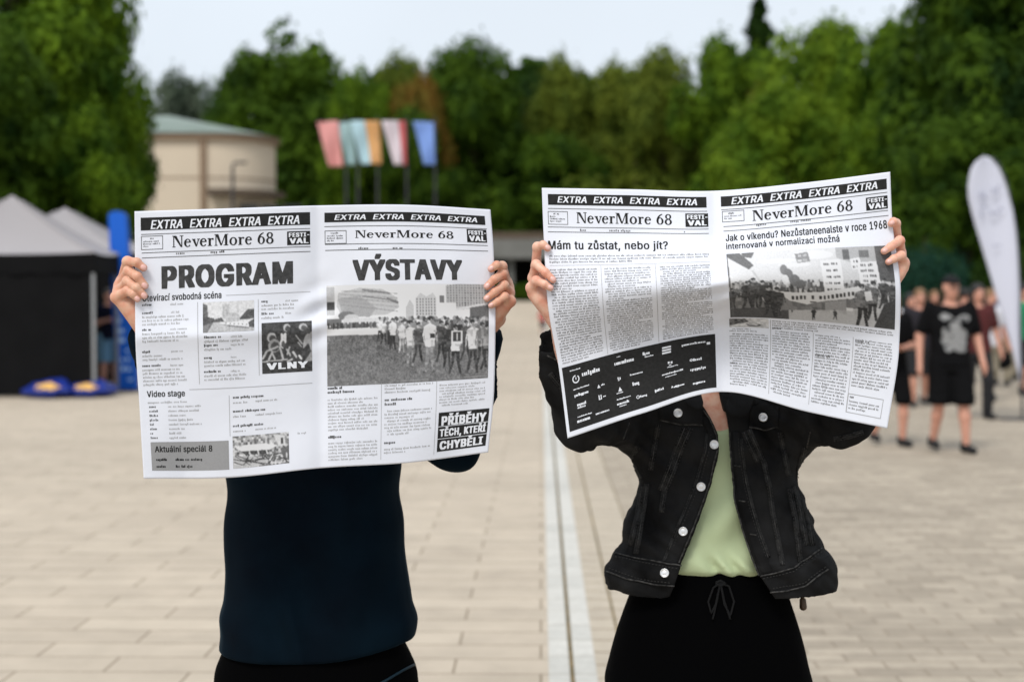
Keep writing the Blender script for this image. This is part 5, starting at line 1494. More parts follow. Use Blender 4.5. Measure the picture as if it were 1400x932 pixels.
inner = [(z if i else z, cx, cy, rx - .010, ry - .010) for i, (z, cx, cy, rx, ry) in enumerate(jl)]
inner = sorted(inner); inner[0] = (inner[0][0] - .06, *inner[0][1:3], inner[0][3] + .004, inner[0][4] + .004)
inner = [r for r in inner if r[0] < 1.385]
il = loft(inner, 2.4)
jf.cut((il[0] - .02, il[1] + .02, lambda x, y, z: il[2](x, y, z) + jwarp(x, y, z)), .003)
LE = [(520, 945), (546, 957.5), (573, 974), (594, 983), (615, 984), (660, 974), (702, 959), (747, 941), (771, 931), (801, 921), (830, 912)]
RE = [(520, 984), (546, 989), (570, 995), (588, 997.5), (639, 1000.7), (684, 1004.5), (726, 1016), (762, 1028.5), (786, 1038), (810, 1054), (830, 1066)]
zL = [float(at(u, v, 3.065).z) for v, u in LE][::-1]; xL = [float(at(u, v, 3.065).x) for v, u in LE][::-1]
zR = [float(at(u, v, 3.065).z) for v, u in RE][::-1]; xR = [float(at(u, v, 3.065).x) for v, u in RE][::-1]
def opening(x, y, z):
    a = np.interp(z.ravel(), zL, xL).reshape(z.shape); b = np.interp(z.ravel(), zR, xR).reshape(z.shape)
    return np.maximum(np.maximum(a - x, x - b), y - Y2)
jf.cut(((X2 - .3, 2.8, .9), (X2 + .3, 3.3, 1.45), opening), .004)
jf.cut(cone((X2, Y2 + .0, 1.33), (X2, Y2 - .02, 1.60), .066, .075), .006)
for el, cu in ((el2L, cu2L), (el2R, cu2R)):         # open cuffs
    d = (cu - el) / np.linalg.norm(cu - el)
    jf.cut(cone(cu - d * .02, cu + d * .08, .042, .046), .004)
jk = obj('jacket', jf.mesh('jacket', 2), M['denim'], p2)
bj = bvh(jk)
# --- denim panels, seams and stitching laid on the shell
def panel(name, top_, bot, n, m_, lift, skirt=.004, mt='denim'):
    vv, ff = patch(bj, top_, bot, n, m_, lift, skirt)
    if ff: return obj(name, np_mesh(name, vv, ff, True), M[mt], jk)
panel('placket', [(956, 566), (968, 592), (966, 615), (952, 662), (934, 706), (918, 745), (909, 768)], [(969, 573), (979, 595), (980, 615), (970, 660), (955, 702), (937, 747), (929, 770)], 40, 4, .0030)
panel('placket', [(1001.5, 590), (1005, 640), (1009, 684), (1021, 726), (1033, 762), (1042, 785)], [(1011, 590), (1015, 640), (1024, 684), (1036, 726), (1049, 762), (1056, 783)], 40, 4, .0030)
panel('pocket_flap', [(898, 545), (930, 545), (962, 549)], [(902, 573), (930, 580), (961, 580.5)], 18, 8, .0045)
panel('pocket_flap', [(1026, 556), (1045, 551), (1066, 556)], [(1024, 584), (1044, 587), (1064, 583)], 18, 8, .0045)
def lapel(pts_edge, pts_in, name='collar'):
    """folded collar wing standing off the chest"""
    n = len(pts_edge); V = []; Fc = []
    m_ = 5
    for i in range(n):
        (u0, v0, d0), (u1, v1, d1) = pts_edge[i], pts_in[i]
        for j in range(m_):
            b = j / (m_ - 1); V.append(at(u0 + (u1 - u0) * b, v0 + (v1 - v0) * b, d0 + (d1 - d0) * b - .006 * math.sin(b * math.pi)))
    Fc = [(i * m_ + j, (i + 1) * m_ + j, (i + 1) * m_ + j + 1, i * m_ + j + 1) for i in range(n - 1) for j in range(m_ - 1)]
    o = obj(name, np_mesh(name, V, Fc, True), M['denim'], jk); so = o.modifiers.new('t', 'SOLIDIFY'); so.thickness = .004; so.offset = 0
    ss = o.modifiers.new('s', 'SUBSURF'); ss.levels = ss.render_levels = 1
    return o
cR = lapel([(992, 556, 3.045), (995, 564, 3.040), (1000, 570, 3.040), (1012, 571, 3.045), (1022, 569, 3.05)], [(1000, 520, 3.10), (1008, 522, 3.10), (1018, 526, 3.09), (1028, 534, 3.085), (1034, 540, 3.08)])
cL = lapel([(963, 553, 3.045), (958, 560, 3.040), (951, 560, 3.040), (944, 556, 3.045), (936, 550, 3.05)], [(953, 520, 3.10), (955, 522, 3.10), (946, 524, 3.09), (938, 530, 3.085), (932, 538, 3.08)])
def worn(pl, r=.0018, lift=.0026):
    wm = MB(); seam(bj, pl, r, wm, lift)
    if wm.V: wm.build('seam', M['denimworn'], jk, True)
def wornlow(pl, r=.0018): worn(pl, .0018, .0002)
worn([(954, 550), (970, 573), (979, 594), (980, 615), (970, 660), (955, 702), (937, 747), (928, 770)])
worn([(998, 590), (1001.5, 639), (1005.5, 684), (1017, 726), (1029.5, 762), (1039, 786)])
worn([(834, 755), (870, 763), (930, 773)]); worn([(830, 781), (857, 791), (900, 798.5), (921, 800)])
worn([(1040, 787), (1085, 776), (1122, 749)]); worn([(1054, 808.5), (1075, 807), (1100, 800), (1131, 777)])
worn([(902, 573.5), (930, 580.5), (961, 581)]); worn([(1024, 584.5), (1044, 587.5), (1064, 583.5)])
for pl in ([(944, 585), (933, 610), (920, 645), (908, 674), (905, 700)], [(936, 585), (925, 612), (913, 645), (903, 670)],
           [(1024, 587), (1034, 610), (1045, 634), (1052, 668), (1056, 700), (1070, 772)], [(1017, 590), (1026, 612), (1036, 632)],
           [(900, 580), (895, 610), (890, 642)], [(1066, 590), (1072, 618), (1078, 650)],
           [(885, 661), (879, 700), (870, 757)], [(878, 664), (872, 705), (862, 745)], [(1079, 668), (1087, 710), (1094, 768)], [(1086, 664), (1094, 700), (1102, 745)], [(1098, 682), (1106, 712), (1111, 745)],
           [(968, 592), (965, 618), (952, 662), (934, 706), (917, 746), (909, 767)], [(1012, 600), (1016, 640), (1025, 684), (1037, 726), (1050, 762)],
           [(872, 610), (862, 628), (876, 655)], [(1100, 612), (1092, 640), (1094, 664)],
           [(748, 486), (760, 492), (775, 494)], [(752, 510), (768, 530), (778, 560)], [(860, 578), (852, 600)], [(1108, 590), (1103, 612)], [(1140, 600), (1160, 596), (1180, 590)]):
    
    wornlow(pl)
    if math.hypot(pl[-1][0] - pl[0][0], pl[-1][1] - pl[0][1]) > 40:
        n_ = []
        for k_, p_ in enumerate(pl):
            q0, q1 = pl[max(k_ - 1, 0)], pl[min(k_ + 1, len(pl) - 1)]
            L_ = math.hypot(q1[0] - q0[0], q1[1] - q0[1]); n_.append((-(q1[1] - q0[1]) / L_, (q1[0] - q0[0]) / L_))
        A_ = [(p_[0] + m_[0] * 3.6, p_[1] + m_[1] * 3.6) for p_, m_ in zip(pl, n_)]; B_ = [(p_[0] - m_[0] * 3.6, p_[1] - m_[1] * 3.6) for p_, m_ in zip(pl, n_)]
        vv, ff = patch(bj, A_, B_, max(8, len(pl) * 7), 4, .0016, .0028)
        if ff: obj('felled_seam', np_mesh('felled_seam', vv, ff, True), M['denimfade'], jk)
        for P_ in ([(p_[0] + m_[0] * 2.6, p_[1] + m_[1] * 2.6) for p_, m_ in zip(pl, n_)], [(p_[0] - m_[0] * 2.6, p_[1] - m_[1] * 2.6) for p_, m_ in zip(pl, n_)]):
            st_ = MB(); seam(bj, P_, .0007, st_, .0018, 2.2, True)
            if st_.V: st_.build('stitching', M['stitch'], jk)
for pl in ([(947, 586), (936, 611), (923, 646), (911, 675)], [(1021, 588), (1031, 611), (1042, 634), (1049, 668)], [(972, 594), (969, 617), (956, 662), (938, 706), (921, 746)],
           [(1009, 600), (1013, 640), (1022, 684), (1034, 726), (1047, 762)], [(836, 759), (870, 767), (928, 777)], [(1043, 790), (1085, 780), (1122, 754)], [(903, 570), (930, 576.5), (960, 577)],
           [(1026, 581), (1044, 584), (1063, 580)], [(888, 661), (882, 700), (873, 757)], [(1076, 668), (1084, 710), (1091, 768)], [(834, 777), (870, 790), (918, 796)], [(1056, 804), (1098, 796), (1128, 774)]):
    st_ = MB(); seam(bj, pl, .0009, st_, .0030, 2.2, True)
    if st_.V: st_.build('stitching', M['stitch'], jk)
for u, v in ((926.5, 566), (975, 608), (958.7, 664), (934.6, 726), (909.4, 783), (1041.6, 572.5), (966.5, 551)):
    h = shoot(bj, u, v)
    if h: button(h[0] + h[1] * .0062, (h[1] - h[2] * 1.2).normalized(), .0098, 'button', M['button'], jk)
# buttonholes on the other placket
bh = MB()
for u, v in ((1007, 636), (1014, 684), (1029, 730)):
    h = shoot(bj, u, v)
    if h: bh.tube([h[0] + h[1] * .0036 + Vector((-.007, 0, .001)), h[0] + h[1] * .0040, h[0] + h[1] * .0036 + Vector((.007, 0, -.001))], .0016, 6)
bh.build('buttonhole', M['denimworn'], jk, True)
rebase(p2, (X2, Y2, 0))
# small wooden charm hanging below the hem
ch = empty('bead_charm'); tag(ch, 'small brown wooden bead charm dangling below the jacket hem at the right hip', 'charm')
q = at(1097, 809, 3.20)
MB().tube([q + Vector((-.002, .02, .03)), q, at(1097.5, 818, 3.19)], .0016, 6).build('cord', M['cord'], ch, True)
f = Field(np.arange(q.x - .02, q.x + .02, .0015), np.arange(3.16, 3.22, .0015), np.arange(q.z - .06, q.z + .02, .0015))
f.add(cone(at(1097.5, 811, 3.19), at(1097.5, 815, 3.19), .0045, .004)).add(cone(at(1097.5, 820, 3.19), at(1098, 829, 3.19), .0075, .0085), .002).cut(cone(at(1091, 816.4, 3.19), at(1104, 816.4, 3.19), .0018, .0018), .001)
f.mesh('bead', 1)
obj('bead', f.mesh('bead', 1), M['bead'], ch)
rebase(ch, q)

# ------------------------------------------------------------------ the two newspapers
def sheet_obj(sheet, parent):
    n, m_ = 200, 150
    gx, gy = np.meshgrid(np.linspace(0, 1, n), np.linspace(0, 1, m_))
    i = np.arange(n * m_).reshape(m_, n)
    q = np.stack([i[:-1, :-1], i[1:, :-1], i[1:, 1:], i[:-1, 1:]], -1).reshape(-1, 4)
    o = obj('paper_sheet', np_mesh('paper_sheet', sheet.P(gx, gy), q, True), M['paper'], parent)
    so = o.modifiers.new('thickness', 'SOLIDIFY'); so.thickness = .0003; so.offset = -1
    return o
def masthead(sh, par, ban, ext, r1, box, nm, fest, r2, r3, small, seed):
    P = Print(sh); P.rect(P.px(*ban)); P.build('banner_strip', M['ink'], par)
    P = Print(sh); P.text(P.px(*ext), 'EXTRA  EXTRA  EXTRA  EXTRA', 'b', .21); P.build('banner_lettering', M['inkwhite'], par, .0008)
    P = Print(sh); P.line(*r1); P.line(*r2); P.line(*r3); P.frame(P.px(*box)); P.build('rules', M['inkbold'], par)
    P = Print(sh); r = P.px(*nm); V, Fc = SERIF
    P.raw(np.array(r[:2]) + V * np.array([r[2] - r[0], r[3] - r[1]]), Fc); P.build('title', M['ink'], par)
    P = Print(sh); P.rect(P.px(*fest)); P.build('emblem', M['ink'], par)
    P = Print(sh); f = P.px(*fest); w, h = f[2] - f[0], f[3] - f[1]
    P.text((f[0] + .07 * w, f[1] + .10 * h, f[0] + .97 * w, f[1] + .42 * h), 'FESTI-', 'h')
    P.text((f[0] + .10 * w, f[1] + .50 * h, f[0] + .93 * w, f[1] + .90 * h), 'VAL', 'h')
    P.build('emblem_lettering', M['inkwhite'], par, .0008)
    P = Print(sh); b = P.px(*box); bw = b[2] - b[0]
    P.words((b[0] + bw * .28, b[1] + .004, b[2] - bw * .15, b[1] + .012), 4, seed, full=.9); P.words((b[0] + bw * .1, b[1] + .016, b[2] - bw * .1, b[3] - .004), 3.3, seed + 1, lw=1.4, indent=False)
    P.build('fine_print', M['inkbold'], par, sub=False)
    for (u0, u1) in small:
        P = Print(sh)
        t = (sh.st(r2[0], r2[1])[1] + sh.st(r3[0], r3[1])[1]) / 2
        a0 = sh.st(u0, r2[1] + 3)[0]; a1 = sh.st(u1, r2[1] + 3)[0]
        P.words((a0, t - .006, a1, t + .004), 4.4, seed + u0, xh=.5, last=1, indent=False, para=99, lw=2.4)
        if P.V: P.build('fine_print', M['inkbold'], par, sub=False)

n1 = empty('newspaper'); tag(n1, 'flat open newspaper headed PROGRAM and VÝSTAVY, held by the person in navy', 'newspaper', 'newspapers held open')
sheet_obj(P1, n1)
masthead(P1, n1, (192.4, 297.8, 424, 307.2), (206, 301.3, 409.5, 306.2), (193, 320.2, 424, 313), (193, 323, 223, 340.7), (235.6, 322.5, 375, 332.9), (392.5, 316.6, 424, 334.3),
         (193.8, 345, 424.4, 338), (194.3, 352, 424.4, 344.5), ((241, 263), (288, 331)), 10)
masthead(P1, n1, (443.6, 291, 663.6, 307.7), (457, 293.8, 652.5, 304.4), (443.6, 310.7, 665.5, 312.4), (444, 315.5, 473.8, 333), (485.6, 315, 621, 326.6), (637.8, 313, 666, 332),
         (444.3, 336.7, 666.6, 333.6), (444.8, 344.5, 667, 341.4), ((490, 511), (537, 579)), 20)
H = Print(P1)
def head(sheet, r, text, weight, m_, par, track=0):
    H_ = Print(sheet); H_.text(H_.px(*r), text, weight, track=track); return H_.build('headline', m_, par)
head(P1, (220.7, 363.8, 400.8, 387.6), 'PROGRAM', 'h', M['inkhead'], n1, -3)
head(P1, (481.8, 347.5, 632.5, 383.2), 'VÝSTAVY', 'h', M['inkhead'], n1, -6)
head(P1, (194.8, 402.6, 302.9, 407.6), 'Otevírací svobodná scéna', 'b', M['ink'], n1)
head(P1, (200.7, 534.2, 253.2, 543.6), 'Video stage', 'b', M['ink'], n1)
T = Print(P1); Bd = Print(P1); Rl = Print(P1)
def flush(par, m_='inksmall'):
    for q, nm, mm in ((T, 'paragraph', m_), (Bd, 'subheading', 'inkbold')):
        if q.V: q.build(nm, M[mm], par, sub=False); q.V = []; q.F = []
def st1(u, v): return P1.st(u, v)
def item(u0, v0, u1, nl, seed, head=.42):
    """bold name, then small lines under it"""
    s0, t0 = st1(u0, v0); s1, _ = st1(u1, v0)
    Bd.words((s0, t0, s0 + (s1 - s0) * head, t0 + .011), 4.4, seed, xh=.5, last=1, lw=2.1, indent=False, para=99, wfill=.75)
    T.words((s0 + (s1 - s0) * (head + .12), t0 + .001, s1, t0 + .011), 4.4, seed + 1, lw=1.6, indent=False, full=.8, para=99)
    if nl: T.words((s0, t0 + .0145, s1, t0 + .0145 + nl * .0135), 4.9, seed + 2, lw=1.7, indent=False, full=.95)
    flush(n1)
for i, (v, nl) in enumerate(((415, 0), (426, 3), (449, 3), (479, 2), (498, 5))): item(194.5, v, 266 + (i % 2) * 2, nl, 100 + i * 7)
for i, (v, nl) in enumerate(((459, 1), (470, 1), (487, 2), (506, 2))): item(279, v, 347, nl, 150 + i * 7)
for i, (v, nl) in enumerate(((410, 2), (427, 1))): item(357.5, v, 418, nl, 190 + i * 7)
Rl.line(309, 402.8, 424.4, 399.7, .7); Rl.line(259, 534.8, 427, 521, .7)
Rl.vline(st1(270.5, 450)[0], st1(270, 413)[1], st1(272, 525)[1]); Rl.vline(st1(353.4, 450)[0], st1(353, 409)[1], st1(354, 513)[1]); Rl.vline(st1(313.8, 560)[0], st1(314, 540)[1], st1(314, 596)[1])
s0, t0 = st1(202, 548); s1 = st1(296, 546)[0]
T.words((s0, t0, s1, t0 + .012), 4.4, 301, lw=1.8, indent=False, para=99)
for k in range(8):
    tt = t0 + .0165 * (k + 1)
    Bd.words((s0 + .003, tt, s0 + .043, tt + .011), 4.2, 310 + k, lw=2.0, xh=.48, indent=False, para=99, full=.95)
    T.words((s0 + .056, tt, s1 - .02, tt + .011), 4.4, 330 + k, lw=1.7, indent=False, full=.9, para=99)
flush(n1)
for k, v in enumerate((541, 560, 580)):
    a, t = st1(318.5, v); b = st1(420, v - 6)[0]
    Bd.words((a, t, a + .105, t + .011), 4.4, 350 + k, lw=2.1, xh=.5, indent=False, para=99, wfill=.75)
    T.words((a, t + .019, a + .045, t + .030), 4.4, 360 + k, lw=2, indent=False, para=99); T.words((a + .062, t + .017, b, t + .028), 4.4, 370 + k, lw=1.5, indent=False, para=99)
    flush(n1)
a, t = st1(407, 590); T.words((a, t, a + .04, t + .011), 4.2, 381, indent=False, para=99); flush(n1)
# right page columns
def colm(sh, s0, s1, t0, t1, seed, pitch=4.7): T.words((s0, t0, s1, t1), pitch, seed)
a0, t0 = st1(448, 528); a1 = st1(517, 528)[0]; b0, b1 = st1(526, 528)[0], st1(593, 528)[0]; c0, c1 = st1(601, 528)[0], st1(665, 526)[0]
tt = lambda v: st1(520, v)[1]
for i, (x, v, w) in enumerate(((a0, 525.5, .60), (a0, 531, .84), (b0, 545, .66), (b0, 551, .58), (a0, 592, .66), (b0, 603.5, .62))):
    Bd.words((x, tt(v), x + (a1 - a0) * w, tt(v) + .012), 4.5, 400 + i, xh=.55, lw=2.3, wfill=.8, indent=False, para=99); flush(n1)
T.words((a0, tt(541), a1, tt(588)), 4.6, 410); flush(n1); T.words((a0, tt(600), a1, tt(628)), 4.6, 411); flush(n1)
T.words((b0, tt(525), b1, tt(540)), 4.6, 412); flush(n1); T.words((b0, tt(560), b1, tt(599)), 4.6, 413); flush(n1); T.words((b0, tt(612), b1, tt(624)), 4.6, 414); flush(n1)
T.words((c0, tt(529), c1, tt(561)), 4.1, 415); flush(n1)
for x in ((a1 + b0) / 2, (b1 + c0) / 2): Rl.vline(x, tt(523), tt(628), .6)
Rl.rect((a0, tt(521.5), c1, tt(521.9)))
Rl.build('rules', M['inksmall'], n1)
# boxes
Bx = Print(P1); r = Bx.px(206, 604.2, 313.6, 641.4); Bx.rect(r); Bx.build('grey_panel', M['inkgrey'], n1)
Bx = Print(P1); w, h = r[2] - r[0], r[3] - r[1]
Bx.text((r[0] + w * .05, r[1] + h * .13, r[0] + w * .79, r[1] + h * .41), 'Aktuální speciál 8'); Bx.build('panel_lettering', M['ink'], n1, .0008)
Bx = Print(P1)
for k in (0, 1):
    y = r[1] + h * (.56 + .24 * k)
    Bx.words((r[0] + w * .06, y, r[0] + w * .25, y + .012), 4.6, 500 + k, xh=.5, lw=2.2, wfill=.8, indent=False, para=99)
    Bx.words((r[0] + w * .31, y, r[0] + w * (.78 + .14 * k), y + .012), 4.6, 510 + k, xh=.5, lw=2, wfill=.75, indent=False, para=99)
Bx.build('panel_lettering', M['ink'], n1, .0008, sub=False)
Bx = Print(P1); r = Bx.px(600, 564, 663.7, 608.7); Bx.rect(r); Bx.build('black_panel', M['ink'], n1)
Bx = Print(P1); w, h = r[2] - r[0], r[3] - r[1]
for k, s_ in enumerate(('PŘÍBĚHY', 'TĚCH, KTEŘÍ', 'CHYBĚLI')):
    y0 = (.035, .375, .68)[k]; y1 = (.34, .66, .955)[k]
    Bx.text((r[0] + w * (.06, .035, .05)[k], r[1] + h * y0, r[0] + w * (.95, .965, .93)[k], r[1] + h * y1), s_, 'h', track=-3)
Bx.rect((r[0], r[1] + h * .352, r[2], r[1] + h * .366)); Bx.rect((r[0], r[1] + h * .668, r[2], r[1] + h * .682))
Bx.build('panel_lettering', M['inkwhite'], n1, .0008)
# printed pictures, page 1
p = Pic(96, 52, .74, 2)                                  # boulevard
p.poly([(0, .05), (.09, .1), (.11, .62), (0, .7)], .25); p.rect(.38, .1, .52, .55, .62); p.rect(.66, .06, .70, .6, .66); p.oval(.58, .55, .14, .17, .58)
p.rect(.40, .16, .42, .5, .5); p.rect(.46, .12, .48, .5, .52)
p.poly([(0, .45), (.22, .55), (.25, .7), (0, .8)], .17); p.poly([(.22, .58), (.36, .52), (.42, .66), (.22, .68)], .22); p.poly([(.72, .56), (.86, .3), (1, .28), (1, .6), (.72, .62)], .18)
p.poly([(.2, .68), (.5, .64), (1, .75), (1, 1), (.08, 1)], .58); p.poly([(0, .76), (.2, .68), (.09, 1), (0, 1)], .30)
p.poly([(.33, .70), (.9, .66), (1, .70), (1, .84), (.86, .86), (.34, .73)], .80); p.poly([(.34, .735), (.86, .86), (.9, .92), (.5, .82)], .34)
for k in range(6): p.oval(.45 + .08 * k, .72 + .012 * k, .012, .02, .2)
p.poly([(.88, .72), (1, .6), (1, .9), (.9, .86)], .16); p.noise(.10); p.noise(.06, None, (30, 18))
p.build('photograph', P1, Print(P1).px(277.4, 413.4, 347.7, 451.6), M['halftone'], n1)
p = Pic(92, 88, .11, 3)                                  # dark collage poster
r_ = random.Random(4)
for (x, y, rx, ry, g) in ((.20, .30, .09, .10, .6), (.25, .46, .12, .13, .45), (.5, .12, .07, .08, .6), (.82, .12, .08, .07, .55), (.93, .55, .12, .30, .5), (.42, .42, .06, .1, .7)):
    p.oval(x, y, rx, ry, g); p.oval(x + .015, y + .02, rx * .72, ry * .7, .16)
for (x0, y0, x1, y1, w_, g) in ((.02, .70, .1, .56, .02, .6), (.1, .56, .32, .48, .018, .55), (.36, .5, .42, .72, .02, .6), (.14, .72, .2, .6, .02, .6), (.2, .6, .26, .72, .018, .6), (.40, .24, .40, .36, .02, .8),
                                (.40, .36, .46, .24, .018, .8), (.47, .24, .47, .40, .02, .8), (.5, .55, .56, .66, .02, .55), (.62, .6, .68, .7, .022, .65), (.55, .5, .50, .64, .016, .6), (.68, .28, .8, .45, .014, .5),
                                (.78, .5, .72, .42, .012, .5), (.80, .66, .88, .50, .022, .7), (.88, .50, .92, .62, .02, .7), (.74, .68, .78, .74, .02, .8), (.0, .76, .5, .74, .012, .6), (.6, .74, .5, .78, .014, .7)):
    p.line(x0, y0, x1, y1, w_, g)
p.poly([(.86, .34), (1, .2), (1, .8), (.9, .78)], .48); p.poly([(.74, .62), (.92, .44), (.98, .6), (.84, .8)], .12); p.rect(0, .80, 1, 1, .09); p.noise(.06); p.noise(.05, None, (22, 22))
rv = Print(P1).px(357.6, 441.7, 427, 507); p.build('poster_print', P1, rv, M['halftone'], n1)
Bx = Print(P1); w, h = rv[2] - rv[0], rv[3] - rv[1]
Bx.text((rv[0] + w * .09, rv[1] + h * .795, rv[0] + w * .91, rv[1] + h * .925), 'VLNY', 'h', track=2); Bx.build('poster_lettering', M['inkwhite'], n1, .0008)
p = Pic(104, 58, .5, 6)                                  # river boat scene
p.noise(.28, None, (26, 14)); p.noise(.12, None, (60, 30))
p.poly([(.05, .38), (.2, .30), (.6, .30), (.80, .40), (.66, .50), (.16, .48)], .80); p.poly([(.16, .49), (.66, .51), (.62, .62), (.22, .60)], .12); p.poly([(.0, .62), (.5, .66), (.7, .8), (.4, 1), (0, 1)], .6)
for k in range(6): p.line(.22 + .075 * k, .5, .24 + .075 * k, .62, .02, .75 if k % 2 else .2)
p.poly([(.72, .05), (.92, .1), (.94, .45), (.80, .35)], .72); p.rect(.86, .18, .89, .36, .1); p.poly([(.84, .5), (1, .45), (1, .9), (.9, .85)], .25)
for k in range(22): p.line(r_.random(), .55 + .45 * r_.random(), r_.random(), .6 + .4 * r_.random(), .012, r_.choice((.12, .75, .2)))
for k in range(12):
    x, y = .25 + .7 * r_.random(), .6 + .4 * r_.random(); p.line(x, y, x + .1 * r_.uniform(-1, 1), y + .15, .014, r_.choice((.1, .8)))
p.noise(.08); p.build('photograph', P1, Print(P1).px(318, 596.3, 395.6, 632.4), M['halftone'], n1)

def fig(p, x, y0, y1, top, leg, w=None): p.person(x, y0, y1, top, leg, w)
p = Pic(300, 172, .86, 9)                                # marching crowd
p.put(p.Y < .5, lambda X, Y: .90 - .10 * Y)
p.rect(0, .02, .05, .3, .6); p.rect(0.005, .17, .05, .25, .12); p.rect(0, .34, .09, .4, .3)
p.poly([(.07, .08), (.20, .03), (.34, .05), (.43, .14), (.44, .24), (.37, .31), (.10, .33), (.06, .22)], .62)
p.poly([(.07, .14), (.20, .11), (.30, .24), (.26, .33), (.10, .32)], .50)
for k in range(5): p.line(.09, .06 + .035 * k, .43, .10 + .045 * k, .004, .42 + .05 * (k % 2))
p.line(.22, .055, .38, .095, .010, .35); p.line(.37, .15, .43, .19, .012, .3); p.line(.22, .12, .42, .17, .006, .33)
p.oval(.12, .31, .05, .045, .3); p.oval(.15, .335, .045, .04, .66)
p.rect(.10, .34, .34, .42, .70)
for k in range(26): p.line(.02 + .32 * r_.random(), .40, .02 + .32 * r_.random(), .43, .008, .2)
for k in range(34):
    x = .01 + .33 * r_.random(); p.line(x, .385, x, .43, .009, r_.choice((.12, .2, .35)))
p.poly([(.54, .15), (.57, .09), (.61, .13), (.65, .09), (.67, .14), (.67, .34), (.54, .34)], .66); p.poly([(.48, .24), (.505, .16), (.53, .22), (.53, .36), (.48, .36)], .62)
for i in range(7):
    for j in range(6): p.rect(.548 + i * .018, .15 + j * .03, .555 + i * .018, .168 + j * .03, .25)
p.poly([(.73, .02), (.80, .0), (1, 0), (1, .24), (.80, .28), (.73, .2)], .58)
for i in range(15):
    for j in range(9): p.rect(.74 + i * .018, .01 + j * .026, .748 + i * .018, .026 + j * .026, .18 + .2 * r_.random())
p.poly([(.79, .255), (1, .19), (1, .22), (.79, .285)], .72); p.poly([(.88, .25), (1, .22), (1, .42), (.88, .38)], .24)
p.rect(.69, .12, .72, .2, .3)
p.poly([(.30, .43), (.45, .40), (1, .36), (1, 1), (0, 1), (0, .50)], .34)
p.rect(0, .44, .34, .505, .84); p.poly([(0, .50), (.33, .505), (.4, .6), (1, .6), (1, 1), (0, 1)], .36)
gm = (p.Y > .505); p.noise(.10, gm); p.noise(.05, gm, (120, 60)); p.noise(.04, gm, (40, 26))
p.put(gm & (p.a > 0), lambda X, Y: p.a - .14 * (1 - np.abs(X - .35)) * np.clip(1.1 - Y, 0, 1) - .03)
for k in range(160):
    x = .33 + .66 * r_.random(); y = .34 + .06 * r_.random() + .05 * abs(x - .6)
    p.oval(x, y, .010, .020, r_.choice((.25, .45, .6, .15))); p.rect(x - .012, y + .02, x + .012, y + .12, r_.choice((.12, .2, .3, .7, .85, .15)))
for k in range(60):
    x = .34 + .64 * r_.random(); y = .40 + .05 * r_.random()
    p.oval(x, y, .011, .022, .4); p.rect(x - .014, y + .02, x + .014, y + .16, r_.choice((.08, .1, .14, .3)))
p.rect(.68, .20, .795, .325, .86)
for (x, y0, y1, tp, lg) in ((.32, .33, .58, .82, .10), (.345, .36, .60, .78, .1), (.40, .345, .66, .88, .08), (.455, .37, .70, .84, .60), (.51, .37, .84, .80, .42), (.555, .39, .80, .22, .10), (.63, .33, .90, .87, .36),
                            (.70, .38, .80, .18, .08), (.79, .42, .93, .84, .10), (.74, .40, .86, .14, .1), (.855, .38, .80, .2, .09), (.90, .37, .93, .80, .14), (.955, .40, .88, .35, .1), (.99, .42, .9, .4, .1)):
    fig(p, x, y0, y1, tp, lg, (y1 - y0) * .075)
p.rect(.765, .49, .835, .62, .85); p.rect(.775, .50, .825, .60, .12); p.rect(.796, .51, .804, .59, .8)
p.rect(.63, .51, .66, .56, .1)
p.noise(.055)
p.build('photograph', P1, Print(P1).px(446.4, 390.5, 667, 516.3), M['halftone'], n1)
c_ = P1.P([.5], [.5])[0]; rebase(n1, c_)

# ---- second newspaper
n2 = empty('newspaper'); tag(n2, 'tilted billowing newspaper with a black advert block, held by the person in denim', 'newspaper', 'newspapers held open')
sheet_obj(P2, n2)
masthead(P2, n2, (748.9, 265.4, 966, 284.0), (761.8, 268.5, 953, 281.0), (749, 285.5, 966.7, 288.5), (748.9, 288.7, 776.7, 307.4), (788, 290.3, 919.5, 307.6), (936.7, 292, 968.4, 310.2),
         (749, 311, 968.6, 312.6), (749, 317.3, 969, 319), ((793, 813), (833, 876), (935, 941)), 30)
masthead(P2, n2, (985.3, 268.9, 1212.4, 258.6), (999.5, 270.3, 1199.4, 258.2), (986, 286, 1213, 264), (987, 289, 1017.7, 302), (1028.5, 287.9, 1166.6, 287.8), (1183.6, 270.7, 1213.8, 285),
         (989, 308, 1214, 290), (989, 314.4, 1214.7, 296.7), ((1034, 1053), (1081, 1121)), 40)
head(P2, (749, 327.6, 913.6, 343.6), 'Mám tu zůstat, nebo jít?', 'b', M['ink'], n2)
head(P2, (991.7, 319.8, 1213, 312.4), 'Jak o víkendu? Nezůstaneenalste v roce 1968', 'b', M['ink'], n2)
head(P2, (992.4, 332.6, 1148, 330.8), 'internovaná v normalizaci možná', 'b', M['ink'], n2)
T = Print(P2); Bd = Print(P2); Rl = Print(P2)
sL = [P2.st(u, 400)[0] for u in (754, 819, 828, 892, 904, 974)]
tp = P2.st(870, 476)[1]
T.words((sL[0], .262, sL[5], .298), 4.4, 601, para=99); flush(n2, 'inkmid')
for i in range(3):
    T.words((sL[2 * i], .318, sL[2 * i + 1], tp - .012), 4.05, 610 + i, lw=1.6); flush(n2, 'inkmid')
    if i < 2: Rl.vline((sL[2 * i + 1] + sL[2 * i + 2]) / 2, .31, tp - .006, .6)
Rl.rect((sL[0], .306, sL[5], .3072))
Bx = Print(P2); r = (P2.st(768, 503)[0], tp, P2.st(978.5, 490)[0], .978); Bx.rect(r); Bx.build('black_panel', M['ink'], n2)
w, h = r[2] - r[0], r[3] - r[1]
Lg = Print(P2)
def z7(x, y): return P2.st(730 + x / 4.659, 420 + y / 4.659)
